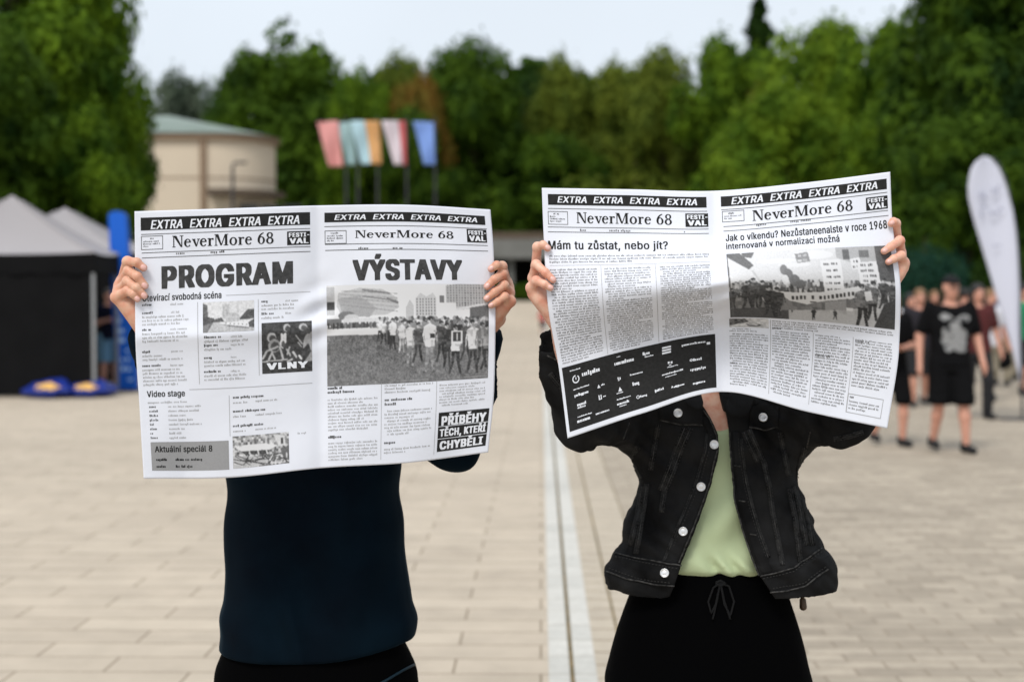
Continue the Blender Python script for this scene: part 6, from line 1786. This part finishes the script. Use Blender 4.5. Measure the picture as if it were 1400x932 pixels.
def lgflush():
    if Lg.V: Lg.build('sponsor_mark', M['inkwhite'], n2, .0008, sub=False); Lg.V = []; Lg.F = []
def dash(x0, y0, x1, y1, hh, sd, lw=2.0):
    a, b = z7(x0, y0), z7(x1, y1); t = (a[1] + b[1]) / 2; k = hh / 4.659 / 360
    Lg.words((a[0], t - k * .6, b[0], t + k * .4), k * 360 * 1.0, sd, xh=.62, lw=lw, wfill=.86, indent=False, para=99, last=1, solid=True)
for i, (x0, y0, x1, y1, hh, lw) in enumerate(((228, 405, 300, 390, 9, 1.6), (306, 432, 422, 400, 34, 3.4), (512, 366, 638, 335, 30, 2.8), (692, 300, 748, 292, 26, 2.6), (706, 318, 768, 303, 12, 1.6), (940, 236, 1095, 230, 20, 2.2),
        (526, 318, 552, 312, 8, 1.6), (612, 436, 694, 410, 13, 1.8), (1012, 336, 1072, 332, 22, 2.6), (848, 382, 918, 368, 8, 1.4), (815, 428, 955, 402, 14, 1.6), (835, 440, 915, 430, 8, 1.4), (995, 396, 1100, 390, 22, 2.2),
        (250, 525, 352, 497, 9, 1.5), (258, 566, 356, 538, 20, 2.2), (428, 496, 458, 488, 13, 2), (628, 492, 676, 486, 26, 2.8), (526, 548, 574, 541, 9, 1.5), (440, 570, 460, 562, 10, 1.6), (275, 622, 335, 612, 22, 2.2), (278, 638, 335, 630, 16, 2),
        (528, 590, 618, 565, 9, 1.5), (530, 622, 616, 596, 20, 2.0), (545, 632, 590, 620, 9, 1.4), (668, 574, 730, 556, 16, 2.2), (770, 532, 834, 522, 18, 2.3), (890, 508, 966, 490, 14, 2), (1012, 486, 1098, 476, 20, 2.3),
        (394, 686, 482, 650, 16, 2.1), (278, 698, 374, 672, 9, 1.5), (276, 732, 362, 704, 24, 2.4))):
    dash(x0, y0, x1, y1, hh, 700 + i, lw); lgflush()
def ringmark(x, y, rad, thick, a0=0, a1=360):
    c = z7(x, y); n = 18
    pts_ = []
    for k in range(n + 1):
        a = R(a0 + (a1 - a0) * k / n)
        pts_.append(((c[0] + rad / 4.659 / 490 * math.cos(a), c[1] + rad / 4.659 / 360 * math.sin(a)), (c[0] + (rad - thick) / 4.659 / 490 * math.cos(a), c[1] + (rad - thick) / 4.659 / 360 * math.sin(a))))
    for k in range(n): Lg.raw([pts_[k][0], pts_[k + 1][0], pts_[k + 1][1], pts_[k][1]], [(0, 1, 2, 3)])
ringmark(267, 456, 28, 8, -50, 270); lgflush(); ringmark(663, 571, 12, 4); lgflush(); ringmark(1001, 336, 10, 6); lgflush()
def tri(x, y, s_):
    c = z7(x, y); a, b = s_ / 4.659 / 490, s_ / 4.659 / 360
    Lg.raw([(c[0], c[1] - b), (c[0] + a, c[1] + b), (c[0] - a, c[1] + b)], [(0, 1, 2)])
tri(548, 520, 15); lgflush(); tri(412, 502, 12); lgflush(); tri(880, 505, 8); lgflush()
for x, y, a, b in ((267, 452, 3, 9), (415, 573, 4, 15), (428, 570, 4, 15), (421, 585, 10, 3), (1110, 228, 11, 10), (536, 452, 4, 8), (548, 452, 4, 8), (858, 352, 6, 8), (876, 350, 6, 8), (867, 366, 8, 3), (540, 464, 6, 3)):
    c = z7(x, y); Lg.rect((c[0] - a / 4.659 / 490, c[1] - b / 4.659 / 360, c[0] + a / 4.659 / 490, c[1] + b / 4.659 / 360)); lgflush()
for k in range(3):
    c = z7(844, 254 + 17 * k); a = 29 / 4.659 / 490
    Lg.rect((c[0] - a, c[1] - 7 / 4.659 / 360, c[0] + a, c[1] + 7 / 4.659 / 360))
lgflush()
# right page
rp_ = Print(P2).px(993, 347.5, 1223, 450.5)
p = Pic(300, 140, .72, 12)                               # demonstration with banners
p.put(p.Y < .6, lambda X, Y: .80 - .16 * Y - .10 * X)
for (x, y, rx, ry, g) in ((.52, .08, .12, .05, .84), (.3, .14, .12, .03, .82), (.4, .2, .10, .03, .78), (.86, .05, .1, .06, .6)): p.oval(x, y, rx, ry, g)
p.poly([(.66, 0), (1, 0), (1, .24), (.92, .3), (.66, .12)], .55); p.rect(.70, .03, .74, .14, .25); p.rect(.80, .04, .86, .12, .3); p.rect(.9, .0, 1, .3, .22); p.rect(.87, .2, 1, .38, .2)
p.poly([(0, 0), (.08, .0), (.16, .18), (.13, .24), (.01, .06)], .28); p.poly([(.09, .0), (.17, .0), (.15, .08), (.1, .06)], .3)
p.put(p.Y > .60, .50); p.poly([(0, .62), (.35, .6), (.6, .75), (.35, 1), (0, 1)], .34)
p.poly([(.35, .84), (1, .66), (1, 1), (.3, 1)], .60); p.poly([(0, .85), (.35, .8), (.35, 1), (0, 1)], .16)
for k in range(260):
    x = .02 + .92 * r_.random(); y = .40 + .14 * r_.random()
    p.oval(x, y, .008, .018, r_.choice((.2, .3, .5, .62))); p.rect(x - .009, y + .016, x + .009, y + .11, r_.choice((.12, .2, .3, .45, .7)))
for k in range(40):
    x = .02 + .25 * r_.random(); y = .52 + .05 * r_.random(); p.oval(x, y, .008, .02, .3); p.rect(x - .01, y + .02, x + .01, y + .1, .15)
p.oval(.335, .26, .022, .07, .34); p.oval(.36, .33, .028, .08, .30); p.oval(.395, .41, .032, .08, .27); p.oval(.43, .46, .03, .06, .25); p.oval(.34, .40, .02, .07, .75)
p.line(.15, .26, .30, .86, .012, .62)
for (x0, y0, x1, y1, rows_) in ((.41, .06, .49, .18, 2), (.56, .16, .68, .56, 5), (.74, .14, .80, .26, 2), (.78, .18, .90, .42, 4)):
    p.poly([(x0, y0), (x1, y0 - .02), (x1 + .01, y1 - .02), (x0 + .01, y1)], .84 if x0 > .5 else .4)
    for k in range(rows_):
        y = y0 + (y1 - y0) * (k + .55) / rows_
        nq = r_.randint(9, 12); a0_ = r_.uniform(.0, .15); a1_ = r_.uniform(.8, 1)
        for q in range(nq):
            if a0_ < q / nq < a1_ and q != nq // 2: p.rect(x0 + .008 + (x1 - x0 - .016) * q / nq, y - .016 - .012 * (q / nq), x0 + .008 + (x1 - x0 - .016) * (q + r_.uniform(.45, .8)) / nq, y + .012 - .012 * (q / nq), .14 if x0 > .5 else .7)
p.poly([(.28, .56), (.40, .58), (.56, .56), (.79, .45), (.79, .60), (.57, .68), (.46, .75), (.36, .70)], .86)
for q in range(16):
    x = .37 + .024 * q + .004 * r_.random()
    yb_ = .63 - (.02 * q / 8 if q < 8 else .02 + .012 * (q - 8))
    if q not in (4, 6): p.rect(x, yb_, x + .015, yb_ + .055, .13)
p.rect(.48, .70, .52, .725, .2)
p.poly([(.30, .70), (.36, .71), (.46, .76), (.57, .69), (.79, .61), (.79, .75), (.57, .82), (.30, .86)], .30); p.noise(.08, (p.Y > .62) & (p.Y < .85), (40, 14)); p.poly([(.57, .70), (.70, .65), (.70, .80), (.57, .82)], .45)
p.rect(.70, .76, .74, .80, .8)
for (x, y0, y1, tp_, lg) in ((.02, .50, .84, .12, .1), (.11, .40, .84, .14, .1), (.155, .36, .83, .2, .12), (.20, .40, .82, .15, .1), (.24, .48, .98, .10, .08), (.29, .5, .97, .12, .1), (.37, .84, .9, .1, .1), (.50, .80, .98, .1, .08), (.63, .8, .95, .12, .1), (.80, .42, 1.0, .30, .08), (.86, .38, .90, .28, .1),
                             (.93, .34, .72, .14, .1), (.98, .36, .74, .2, .1)):
    fig(p, x, y0, y1, tp_, lg, (y1 - y0) * .085)
p.poly([(.87, 1), (.93, .66), (1, .58), (1, 1)], .12); p.poly([(.81, .52), (.85, .5), (.86, .62), (.82, .64)], .8)
p.line(.0, .0, .02, 1, .01, .2)
p.noise(.055)
p.build('photograph', P2, rp_, M['halftone'], n2)
sR = [P2.st(u, 500)[0] for u in (998, 1050, 1055, 1107, 1113, 1161, 1167, 1219)]
p = Pic(70, 26, .62, 15); p.poly([(0, .1), (.4, .05), (.5, .4), (.2, .7), (0, .8)], .2); p.oval(.6, .7, .2, .16, .2); p.oval(.3, .75, .16, .14, .75); p.oval(.6, .66, .14, .08, .7); p.poly([(.5, .0), (1, .1), (1, .6), (.7, .5)], .7); p.noise(.12); p.noise(.1, None, (14, 6))
p.build('photograph', P2, (sR[0], rp_[3] + .006, sR[1], rp_[3] + .058), M['halftone'], n2)
t0 = rp_[3]
T.words((sR[0], t0 + .063, sR[1], t0 + .082), 3.8, 801, lw=1.5); flush(n2, 'inkmid')
T.words((sR[2], t0 + .010, sR[7], t0 + .054), 4.2, 802, para=99); flush(n2, 'inkmid')
for i in range(4):
    T.words((sR[2 * i], t0 + (.09, .064, .064, .064)[i], sR[2 * i + 1], (.965, .965, .965, .885)[i]), 4.2, 810 + i, lw=1.6); flush(n2, 'inkmid')
    if i < 3: Rl.vline((sR[2 * i + 1] + sR[2 * i + 2]) / 2, t0 + (.01, .06, .06)[i], .972, .7)
for i, t in ((0, .86), (1, .68), (2, .78), (3, .70)): Bd.words((sR[2 * i], t, sR[2 * i] + .06, t + .011), 4.3, 830 + i, indent=False, para=99, lw=2, xh=.5); flush(n2, 'inkmid')
Rl.frame((sR[6] - .006, .905, sR[7] - .008, .972), .9)
Bd.words((sR[6], .911, sR[6] + .03, .921), 4.2, 840, indent=False, para=99, lw=2.2, xh=.55); T.words((sR[6], .925, sR[7] - .015, .968), 4.3, 841, indent=False); flush(n2, 'inkmid')
Rl.build('rules', M['inksmall'], n2)
rebase(n2, P2.P([.5], [.5])[0])

# ------------------------------------------------------------------ people farther off
M['tee_print'] = mat('grey_shirt_print', (.26, .26, .26), .8, .2)
M['capblack'] = mat('black_cap_cloth', (.010, .010, .011), .85, .2)
M['denimshort'] = mat('light_blue_shorts', (.15, .30, .42), .85, .2)
M['navytee'] = mat('dark_navy_shirt', (.008, .010, .022), .9, .15)
M['whitetee'] = mat('white_shirt', (.62, .62, .66), .85, .2)
M['maroon'] = mat('maroon_shirt', (.075, .018, .018), .85, .2)
M['blueshirt'] = mat('dusty_blue_shirt', (.075, .125, .20), .85, .2)
M['beigepants'] = mat('beige_trousers', (.26, .225, .165), .85, .2)
M['greentee'] = mat('bright_green_shirt', (.015, .25, .11), .85, .2)
M['redtee'] = mat('red_shirt', (.42, .06, .05), .85, .2)
M['charcoal'] = mat('charcoal_shirt', (.022, .020, .025), .9, .15)
M['blond'] = mat('fair_hair', (.20, .11, .05), .5, .4)
M['greyskirt'] = mat('dark_grey_shorts', (.02, .02, .022), .9, .15)
M['eyewhite'] = mat('eye', (.05, .04, .035), .2, .5)
def walker(name, loc, H, rz, label, shirt, low, skin=None, hair='hairdark', longhair=0.0, low_kind='shorts', pose=None, cap=False, sleeve='short', wide=1.0, group='people walking on the plaza', shoe_m='shoe', skirt=False, cat='person'):
    """a whole figure facing -Y; pose holds joint positions for a height of 1.75 m"""
    k = H / 1.75
    J = dict(kl=(-.10, -.02, .48), kr=(.10, .0, .48), al=(-.11, .04, .09), ar=(.11, .02, .09), el=(-.27, .03, 1.14), er=(.27, .03, 1.14), wl=(-.29, -.07, .90), wr=(.29, -.07, .90), hd=(0, -.02, 1.625))
    J.update(pose or {})
    J = {a: np.array(b, float) for a, b in J.items()}
    hip = {-1: np.array((-.09, 0, .90)), 1: np.array((.09, 0, .90))}; sh = {-1: np.array((-.175 * wide, .01, 1.425)), 1: np.array((.175 * wide, .01, 1.425))}
    side = {-1: 'l', 1: 'r'}
    torso = [(.82, 0, 0, .155 * wide, .10 * wide), (.95, 0, 0, .16 * wide, .108 * wide), (1.08, 0, 0, .145 * wide, .105 * wide), (1.25, 0, 0, .165 * wide, .112 * wide), (1.38, 0, 0, .165 * wide, .10), (1.46, 0, 0, .085, .07)]
    pts_ = np.array([v for v in J.values()])
    x0, x1 = min(-.34, pts_[:, 0].min() - .12), max(.34, pts_[:, 0].max() + .12); y0, y1 = min(-.30, pts_[:, 1].min() - .22), max(.24, pts_[:, 1].max() + .12)
    hz = [(min(J['wl'][2], J['wr'][2]) - .19, max(J['wl'][2], J['wr'][2]) + .03)]
    hx = [(J['wl'][0] - .06, J['wl'][0] + .06), (J['wr'][0] - .06, J['wr'][0] + .06)]
    f = Field(fine_axis(x0, x1, .014, hx, .006), fine_axis(y0, y1, .012), fine_axis(-.02, 1.80, .014, hz, .007))
    f.add(loft(torso)); f.add(cone((0, .01, 1.40), (J['hd'][0] * .6, J['hd'][1] + .01, 1.56), .062, .054), .04)
    for op, p, b in head_prims(J['hd']): (f.add if op == '+' else f.cut)(p, b)
    for s_ in (-1, 1):
        c = side[s_]; K, A, E, W = J['k' + c], J['a' + c], J['e' + c], J['w' + c]
        f.add(cone(hip[s_], K, .082, .055), .05); f.add(cone(K, K + (A - K) * .35, .055, .056), .02); f.add(cone(K + (A - K) * .35, A, .056, .036), .02)
        f.add(cone(A + (0, .03, -.04), A + (s_ * .02, -.13, -.055), .034, .028), .02)
        f.add(cone(sh[s_], E, .050, .041), .03); f.add(cone(E, W, .042, .027), .02)
        d = W - E; d /= np.linalg.norm(d); fw = np.array((0, -1.0, 0)); fw -= d * (fw @ d); fw /= max(np.linalg.norm(fw), 1e-6)
        f.add(cone(W, W + d * .075, .026, .030), .012)
        for q in range(4):
            o = fw * (.026 - .0175 * q); L_ = (.068, .078, .072, .055)[q]; b0 = W + d * .075 + o; b1 = b0 + d * L_ * .55; b2_ = b1 + (d * .8 + np.array((-s_ * .5, -.1, 0))) * L_ * .5
            f.add(cone(b0, b1, .0095, .009), .004); f.add(cone(b1, b2_, .009, .0075), .002)
        t0_ = W + d * .03 + fw * .028; f.add(cone(t0_, t0_ + fw * .022 + d * .035, .012, .0105), .006); f.add(cone(t0_ + fw * .022 + d * .035, t0_ + fw * .022 + d * .065, .0105, .0085), .003)
    root = obj(name, f.mesh(name), skin or M['skinbg'])
    tag(root, label, cat, group)
    # shirt
    g = Field(np.arange(x0, x1, .012), np.arange(y0, y1, .012), np.arange(.78, 1.56, .012))
    g.add(loft([(.86, 0, 0, .185 * wide, .135 * wide)] + [(z, cx, cy, rx + .022, ry + .022) for z, cx, cy, rx, ry in torso[1:-1]] + [(1.455, 0, .005, .11, .075)], 2.4))
    for s_ in (-1, 1):
        E, W = J['e' + side[s_]], J['w' + side[s_]]
        en = sh[s_] + (E - sh[s_]) * (.72 if sleeve == 'short' else (1.0 if sleeve == 'long' else .2))
        g.add(cone(sh[s_], en, .068, .066 if sleeve == 'short' else .056, wr=.003, wl=.05), .04)
        if sleeve == 'long': g.add(cone(E, W, .055, .040), .02)
    g.cut(cone((0, 0, 1.40), (0, -.03, 1.56), .058, .078), .01)
    g.warp(lambda x, y, z: .006 * np.sin(30 * x + 16 * z + 2 * np.sin(11 * z)) * np.exp(-((z - 1.0) / .14) ** 2))
    so = obj('shirt', g.mesh('shirt', 1), M[shirt], root)
    lw = Field(np.arange(x0, x1, .012), np.arange(y0, y1, .012), np.arange(.05, 1.02, .012))
    lw.add(loft([(.80, 0, 0, .172 * wide, .122 * wide), (.90, 0, 0, .172 * wide, .122 * wide), (1.0, 0, 0, .160 * wide, .112 * wide)], 2.3))
    for s_ in (-1, 1):
        K, A = J['k' + side[s_]], J['a' + side[s_]]
        if low_kind == 'shorts':
            lw.add(cone(hip[s_], hip[s_] + (K - hip[s_]) * .95, .104 * wide, .098 * wide, wr=.004, wl=.1), .03)
        else:
            lw.add(cone(hip[s_], K, .100 * wide, .078, wr=.004, wl=.1), .03); lw.add(cone(K, A + (0, 0, .02), .078, .064, wr=.004, wl=.07), .02)
    if skirt: lw.add(loft([(.50, 0, 0, .20, .15), (.7, 0, 0, .195, .15), (.9, 0, 0, .17, .12)], 2.2), .03)
    if low_kind == 'shorts': lw.cut(((-1, -1, 0), (1, 1, .6), lambda x, y, z: z - .47 + 0 * x + 0 * y), .006)
    obj(low_kind, lw.mesh(low_kind, 1), M[low], root)
    for s_ in (-1, 1):
        A = J['a' + side[s_]]; sf = Field(np.arange(A[0] - .09, A[0] + .09, .01), np.arange(A[1] - .24, A[1] + .12, .01), np.arange(A[2] - .11, A[2] + .08, .01))
        sf.add(cone(A + (0, .03, -.045), A + (s_ * .02, -.14, -.055), .045, .038)).add(cone(A + (0, .03, -.04), A + (0, .02, .0), .045, .044), .03)
        sf.cut(((-9, -9, -9), (9, 9, 9), lambda x, y, z: z - (A[2] - .088) + 0 * x + 0 * y), .004)
        obj('shoe', sf.mesh('shoe', 1), M[shoe_m], root)
    c = J['hd']
    if cap:
        h = Field(np.arange(-.14, .14, .009), np.arange(-.26, .16, .009), np.arange(c[2] - .05, c[2] + .18, .009))
        h.add(ell(c + (0, .012, .040), (.086, .106, .090))); h.cut(((-1, -1, -1), (1, 1, c[2] + .045), lambda x, y, z: z - (c[2] + .040) + 0 * x + 0 * y), .006)
        h.add(ell(c + (0, -.115, .046), (.066, .075, .012)), .008)
        obj('cap', h.mesh('cap', 1), M['capblack'], root)
    else:
        h = Field(np.arange(-.16, .16, .009), np.arange(-.17, .2, .009), np.arange(c[2] - .2 - longhair, c[2] + .17, .009))
        h.add(ell(c + (0, .016, .036), (.087, .106, .097)))
        if longhair:
            for s_ in (-1, 1): h.add(cone(c + (s_ * .068, .02, 0), c + (s_ * .085, .01, -.1 - longhair), .036, .026), .03)
            h.add(cone(c + (0, .07, 0), c + (0, .075, -.1 - longhair), .07, .06), .03)
        h.cut(ell(c + (0, -.10, -.035), (.066, .09, .088)), .012)
        obj('hair', h.mesh('hair', 1), M[hair], root)
    ey = MB()
    for s_ in (-1, 1):
        bm_ = c + (s_ * .031, -.088, .004); ey.tube([bm_ + (0, -.004, 0), bm_ + (0, .006, 0)], [.009, .012], 10)
    ey.build('eyes', M['eyewhite'], root, True)
    root.scale = (k, k, k); root.location = loc; root.rotation_euler = (0, 0, rz)
    return root, so
WALK = dict(kl=(-.10, -.14, .50), al=(-.10, -.10, .10), kr=(.10, .02, .48), ar=(.11, .18, .13))
WALK2 = dict(kl=(-.10, .0, .48), al=(-.11, .16, .13), kr=(.10, -.14, .50), ar=(.10, -.12, .10))
g = ground_at(1297, 617)
man, shirt_o = walker('person', (g.x, g.y, 0), 1.80, .06, 'man in black cap, printed black T-shirt and black shorts walking at the right', 'blackbg', 'blackbg', cap=True, wide=1.14,
                      pose=dict(kl=(-.11, -.02, .49), al=(-.12, .10, .12), kr=(.11, -.10, .49), ar=(.13, -.12, .09), el=(-.285, .06, 1.14), er=(.29, .04, 1.13), wl=(-.31, -.02, .88), wr=(.29, -.12, .89)))
# grey chest print: blotches laid on the shirt front
bs = bvh(shirt_o); V = []; Fc = []
rr = random.Random(3)
def blot(cx, cz, rx, rz_, n=14):
    q = []
    for i in range(n):
        a = 2 * math.pi * i / n; j = rr.uniform(.75, 1.15)
        h = bs.ray_cast(Vector((cx + rx * math.cos(a) * j, -1, cz + rz_ * math.sin(a) * j)), Vector((0, 1, 0)))
        if h[0] is None: return
        q.append(h[0] + Vector((0, -.004, 0)))
    b0 = len(V); V.extend(q); Fc.append(list(range(b0, b0 + n)))
for cx, cz, rx, rz_ in ((-.105, 1.34, .045, .035), (-.06, 1.335, .03, .02), (.095, 1.325, .06, .035), (.03, 1.315, .03, .016), (-.01, 1.245, .055, .05), (-.03, 1.16, .07, .05), (.045, 1.18, .05, .06), (-.085, 1.10, .045, .04),
                        (.0, 1.08, .06, .045), (.085, 1.09, .045, .05), (-.06, 1.025, .05, .03), (.05, 1.02, .06, .03), (.02, 1.12, .03, .03), (.10, 1.16, .025, .05), (-.105, 1.19, .022, .05)):
    blot(cx, cz, rx, rz_)
obj('chest_print', np_mesh('chest_print', V, Fc), M['tee_print'], shirt_o)
g = ground_at(1216, 609)
walker('person', (g.x, g.y, 0), 1.66, .15, 'woman in a black top and black shorts, arm bent, half hidden by the newspaper edge', 'blackbg', 'blackbg', hair='blond', longhair=.10, sleeve='short',
       pose=dict(WALK2, er=(.25, -.02, 1.12), wr=(.06, -.20, 1.10), el=(-.25, .0, 1.12), wl=(-.10, -.20, 1.12)))
g = ground_at(1256, 556)
walker('person', (g.x, g.y, 0), 1.68, -.1, 'person in charcoal top between the woman in black and the man in the cap', 'charcoal', 'greyskirt', hair='blond', pose=WALK)
g = ground_at(1334, 572)
walker('person', (g.x, g.y, 0), 1.74, .1, 'long haired woman in maroon top just behind the shoulder of the capped man', 'maroon', 'greyskirt', hair='hairdark', longhair=.14, low_kind='trousers', pose=WALK2)
g = ground_at(1369, 528)
walker('person', (g.x, g.y, 0), 1.74, 2.9, 'person in a dusty blue shirt and beige trousers beside the feather flag', 'blueshirt', 'beigepants', hair='blond', low_kind='trousers', pose=WALK)
g = ground_at(1400, 540)
walker('person', (g.x, g.y, 0), 1.78, .3, 'person in a bright green shirt cut off by the right border', 'greentee', 'greyskirt', hair='hairdark', pose=WALK)
g = ground_at(1276, 520)
walker('person', (g.x, g.y, 0), 1.66, .0, 'far-off person in a dark top between the people at the right, smallest of them', 'charcoal', 'greyskirt', hair='blond', low_kind='trousers', pose=WALK2)
g = ground_at(1352, 548)
walker('person', (g.x, g.y, 0), 1.68, .4, 'person in a white shirt between the maroon top and the blue shirt', 'whitetee', 'beigepants', hair='blond', low_kind='trousers', pose=WALK)
g = at(150, 500, 23.9)
walker('person', (g.x, 23.9, 0), 1.70, .5, 'person in navy shirt and light blue shorts between the gazebo leg and blue column', 'navytee', 'denimshort', hair='hairdark', group='people by the gazebos',
       pose=dict(er=(.25, -.04, 1.14), wr=(.06, -.24, 1.16), el=(-.25, -.02, 1.14), wl=(-.08, -.24, 1.20)))
walker('person', (at(742, 457, 54.5).x, 54.5, 0), 1.05, .0, 'tiny far-off child in a red top standing on the plaza between the two newspapers', 'redtee', 'greyskirt', hair='hairdark', pose=WALK)
g = ground_at(1243, 548)
walker('person', (g.x, g.y, 0), 1.62, .2, 'person in pale top and dark trousers behind the woman in black', 'whitetee', 'greyskirt', hair='hairdark', longhair=.06, low_kind='trousers', pose=WALK)
g = ground_at(1317, 522)
walker('person', (g.x, g.y, 0), 1.70, 2.6, 'far-off person in a red shirt behind the left shoulder of the man in the cap', 'redtee', 'greyskirt', hair='hairdark', low_kind='trousers', pose=WALK2)
g = ground_at(1386, 520)
walker('person', (g.x, g.y, 0), 1.72, .2, 'far-off person in a charcoal shirt and beige trousers behind the feather flag', 'charcoal', 'beigepants', hair='blond', low_kind='trousers', pose=WALK)
# black bag carried by the person in the blue shirt
g = ground_at(1363, 530); bb = empty('black_bag', (g.x - .02, g.y - .32, .50)); tag(bb, 'black shoulder bag hanging at the side of the person in the blue shirt', 'bag')
f = Field(np.arange(-.2, .2, .012), np.arange(-.12, .12, .012), np.arange(-.2, .2, .012))
f.add(ell((0, 0, 0), (.15, .07, .16))).add(ell((0, 0, -.06), (.16, .08, .10)), .05)
obj('bag_body', f.mesh('bag_body', 1), M['blackbg'], bb)
MB().tube([(-.13, 0, .08), (-.10, .02, .35), (0, .06, .66), (.10, .02, .35), (.13, 0, .08)], .014, 6).build('strap', M['blackbg'], bb, True)
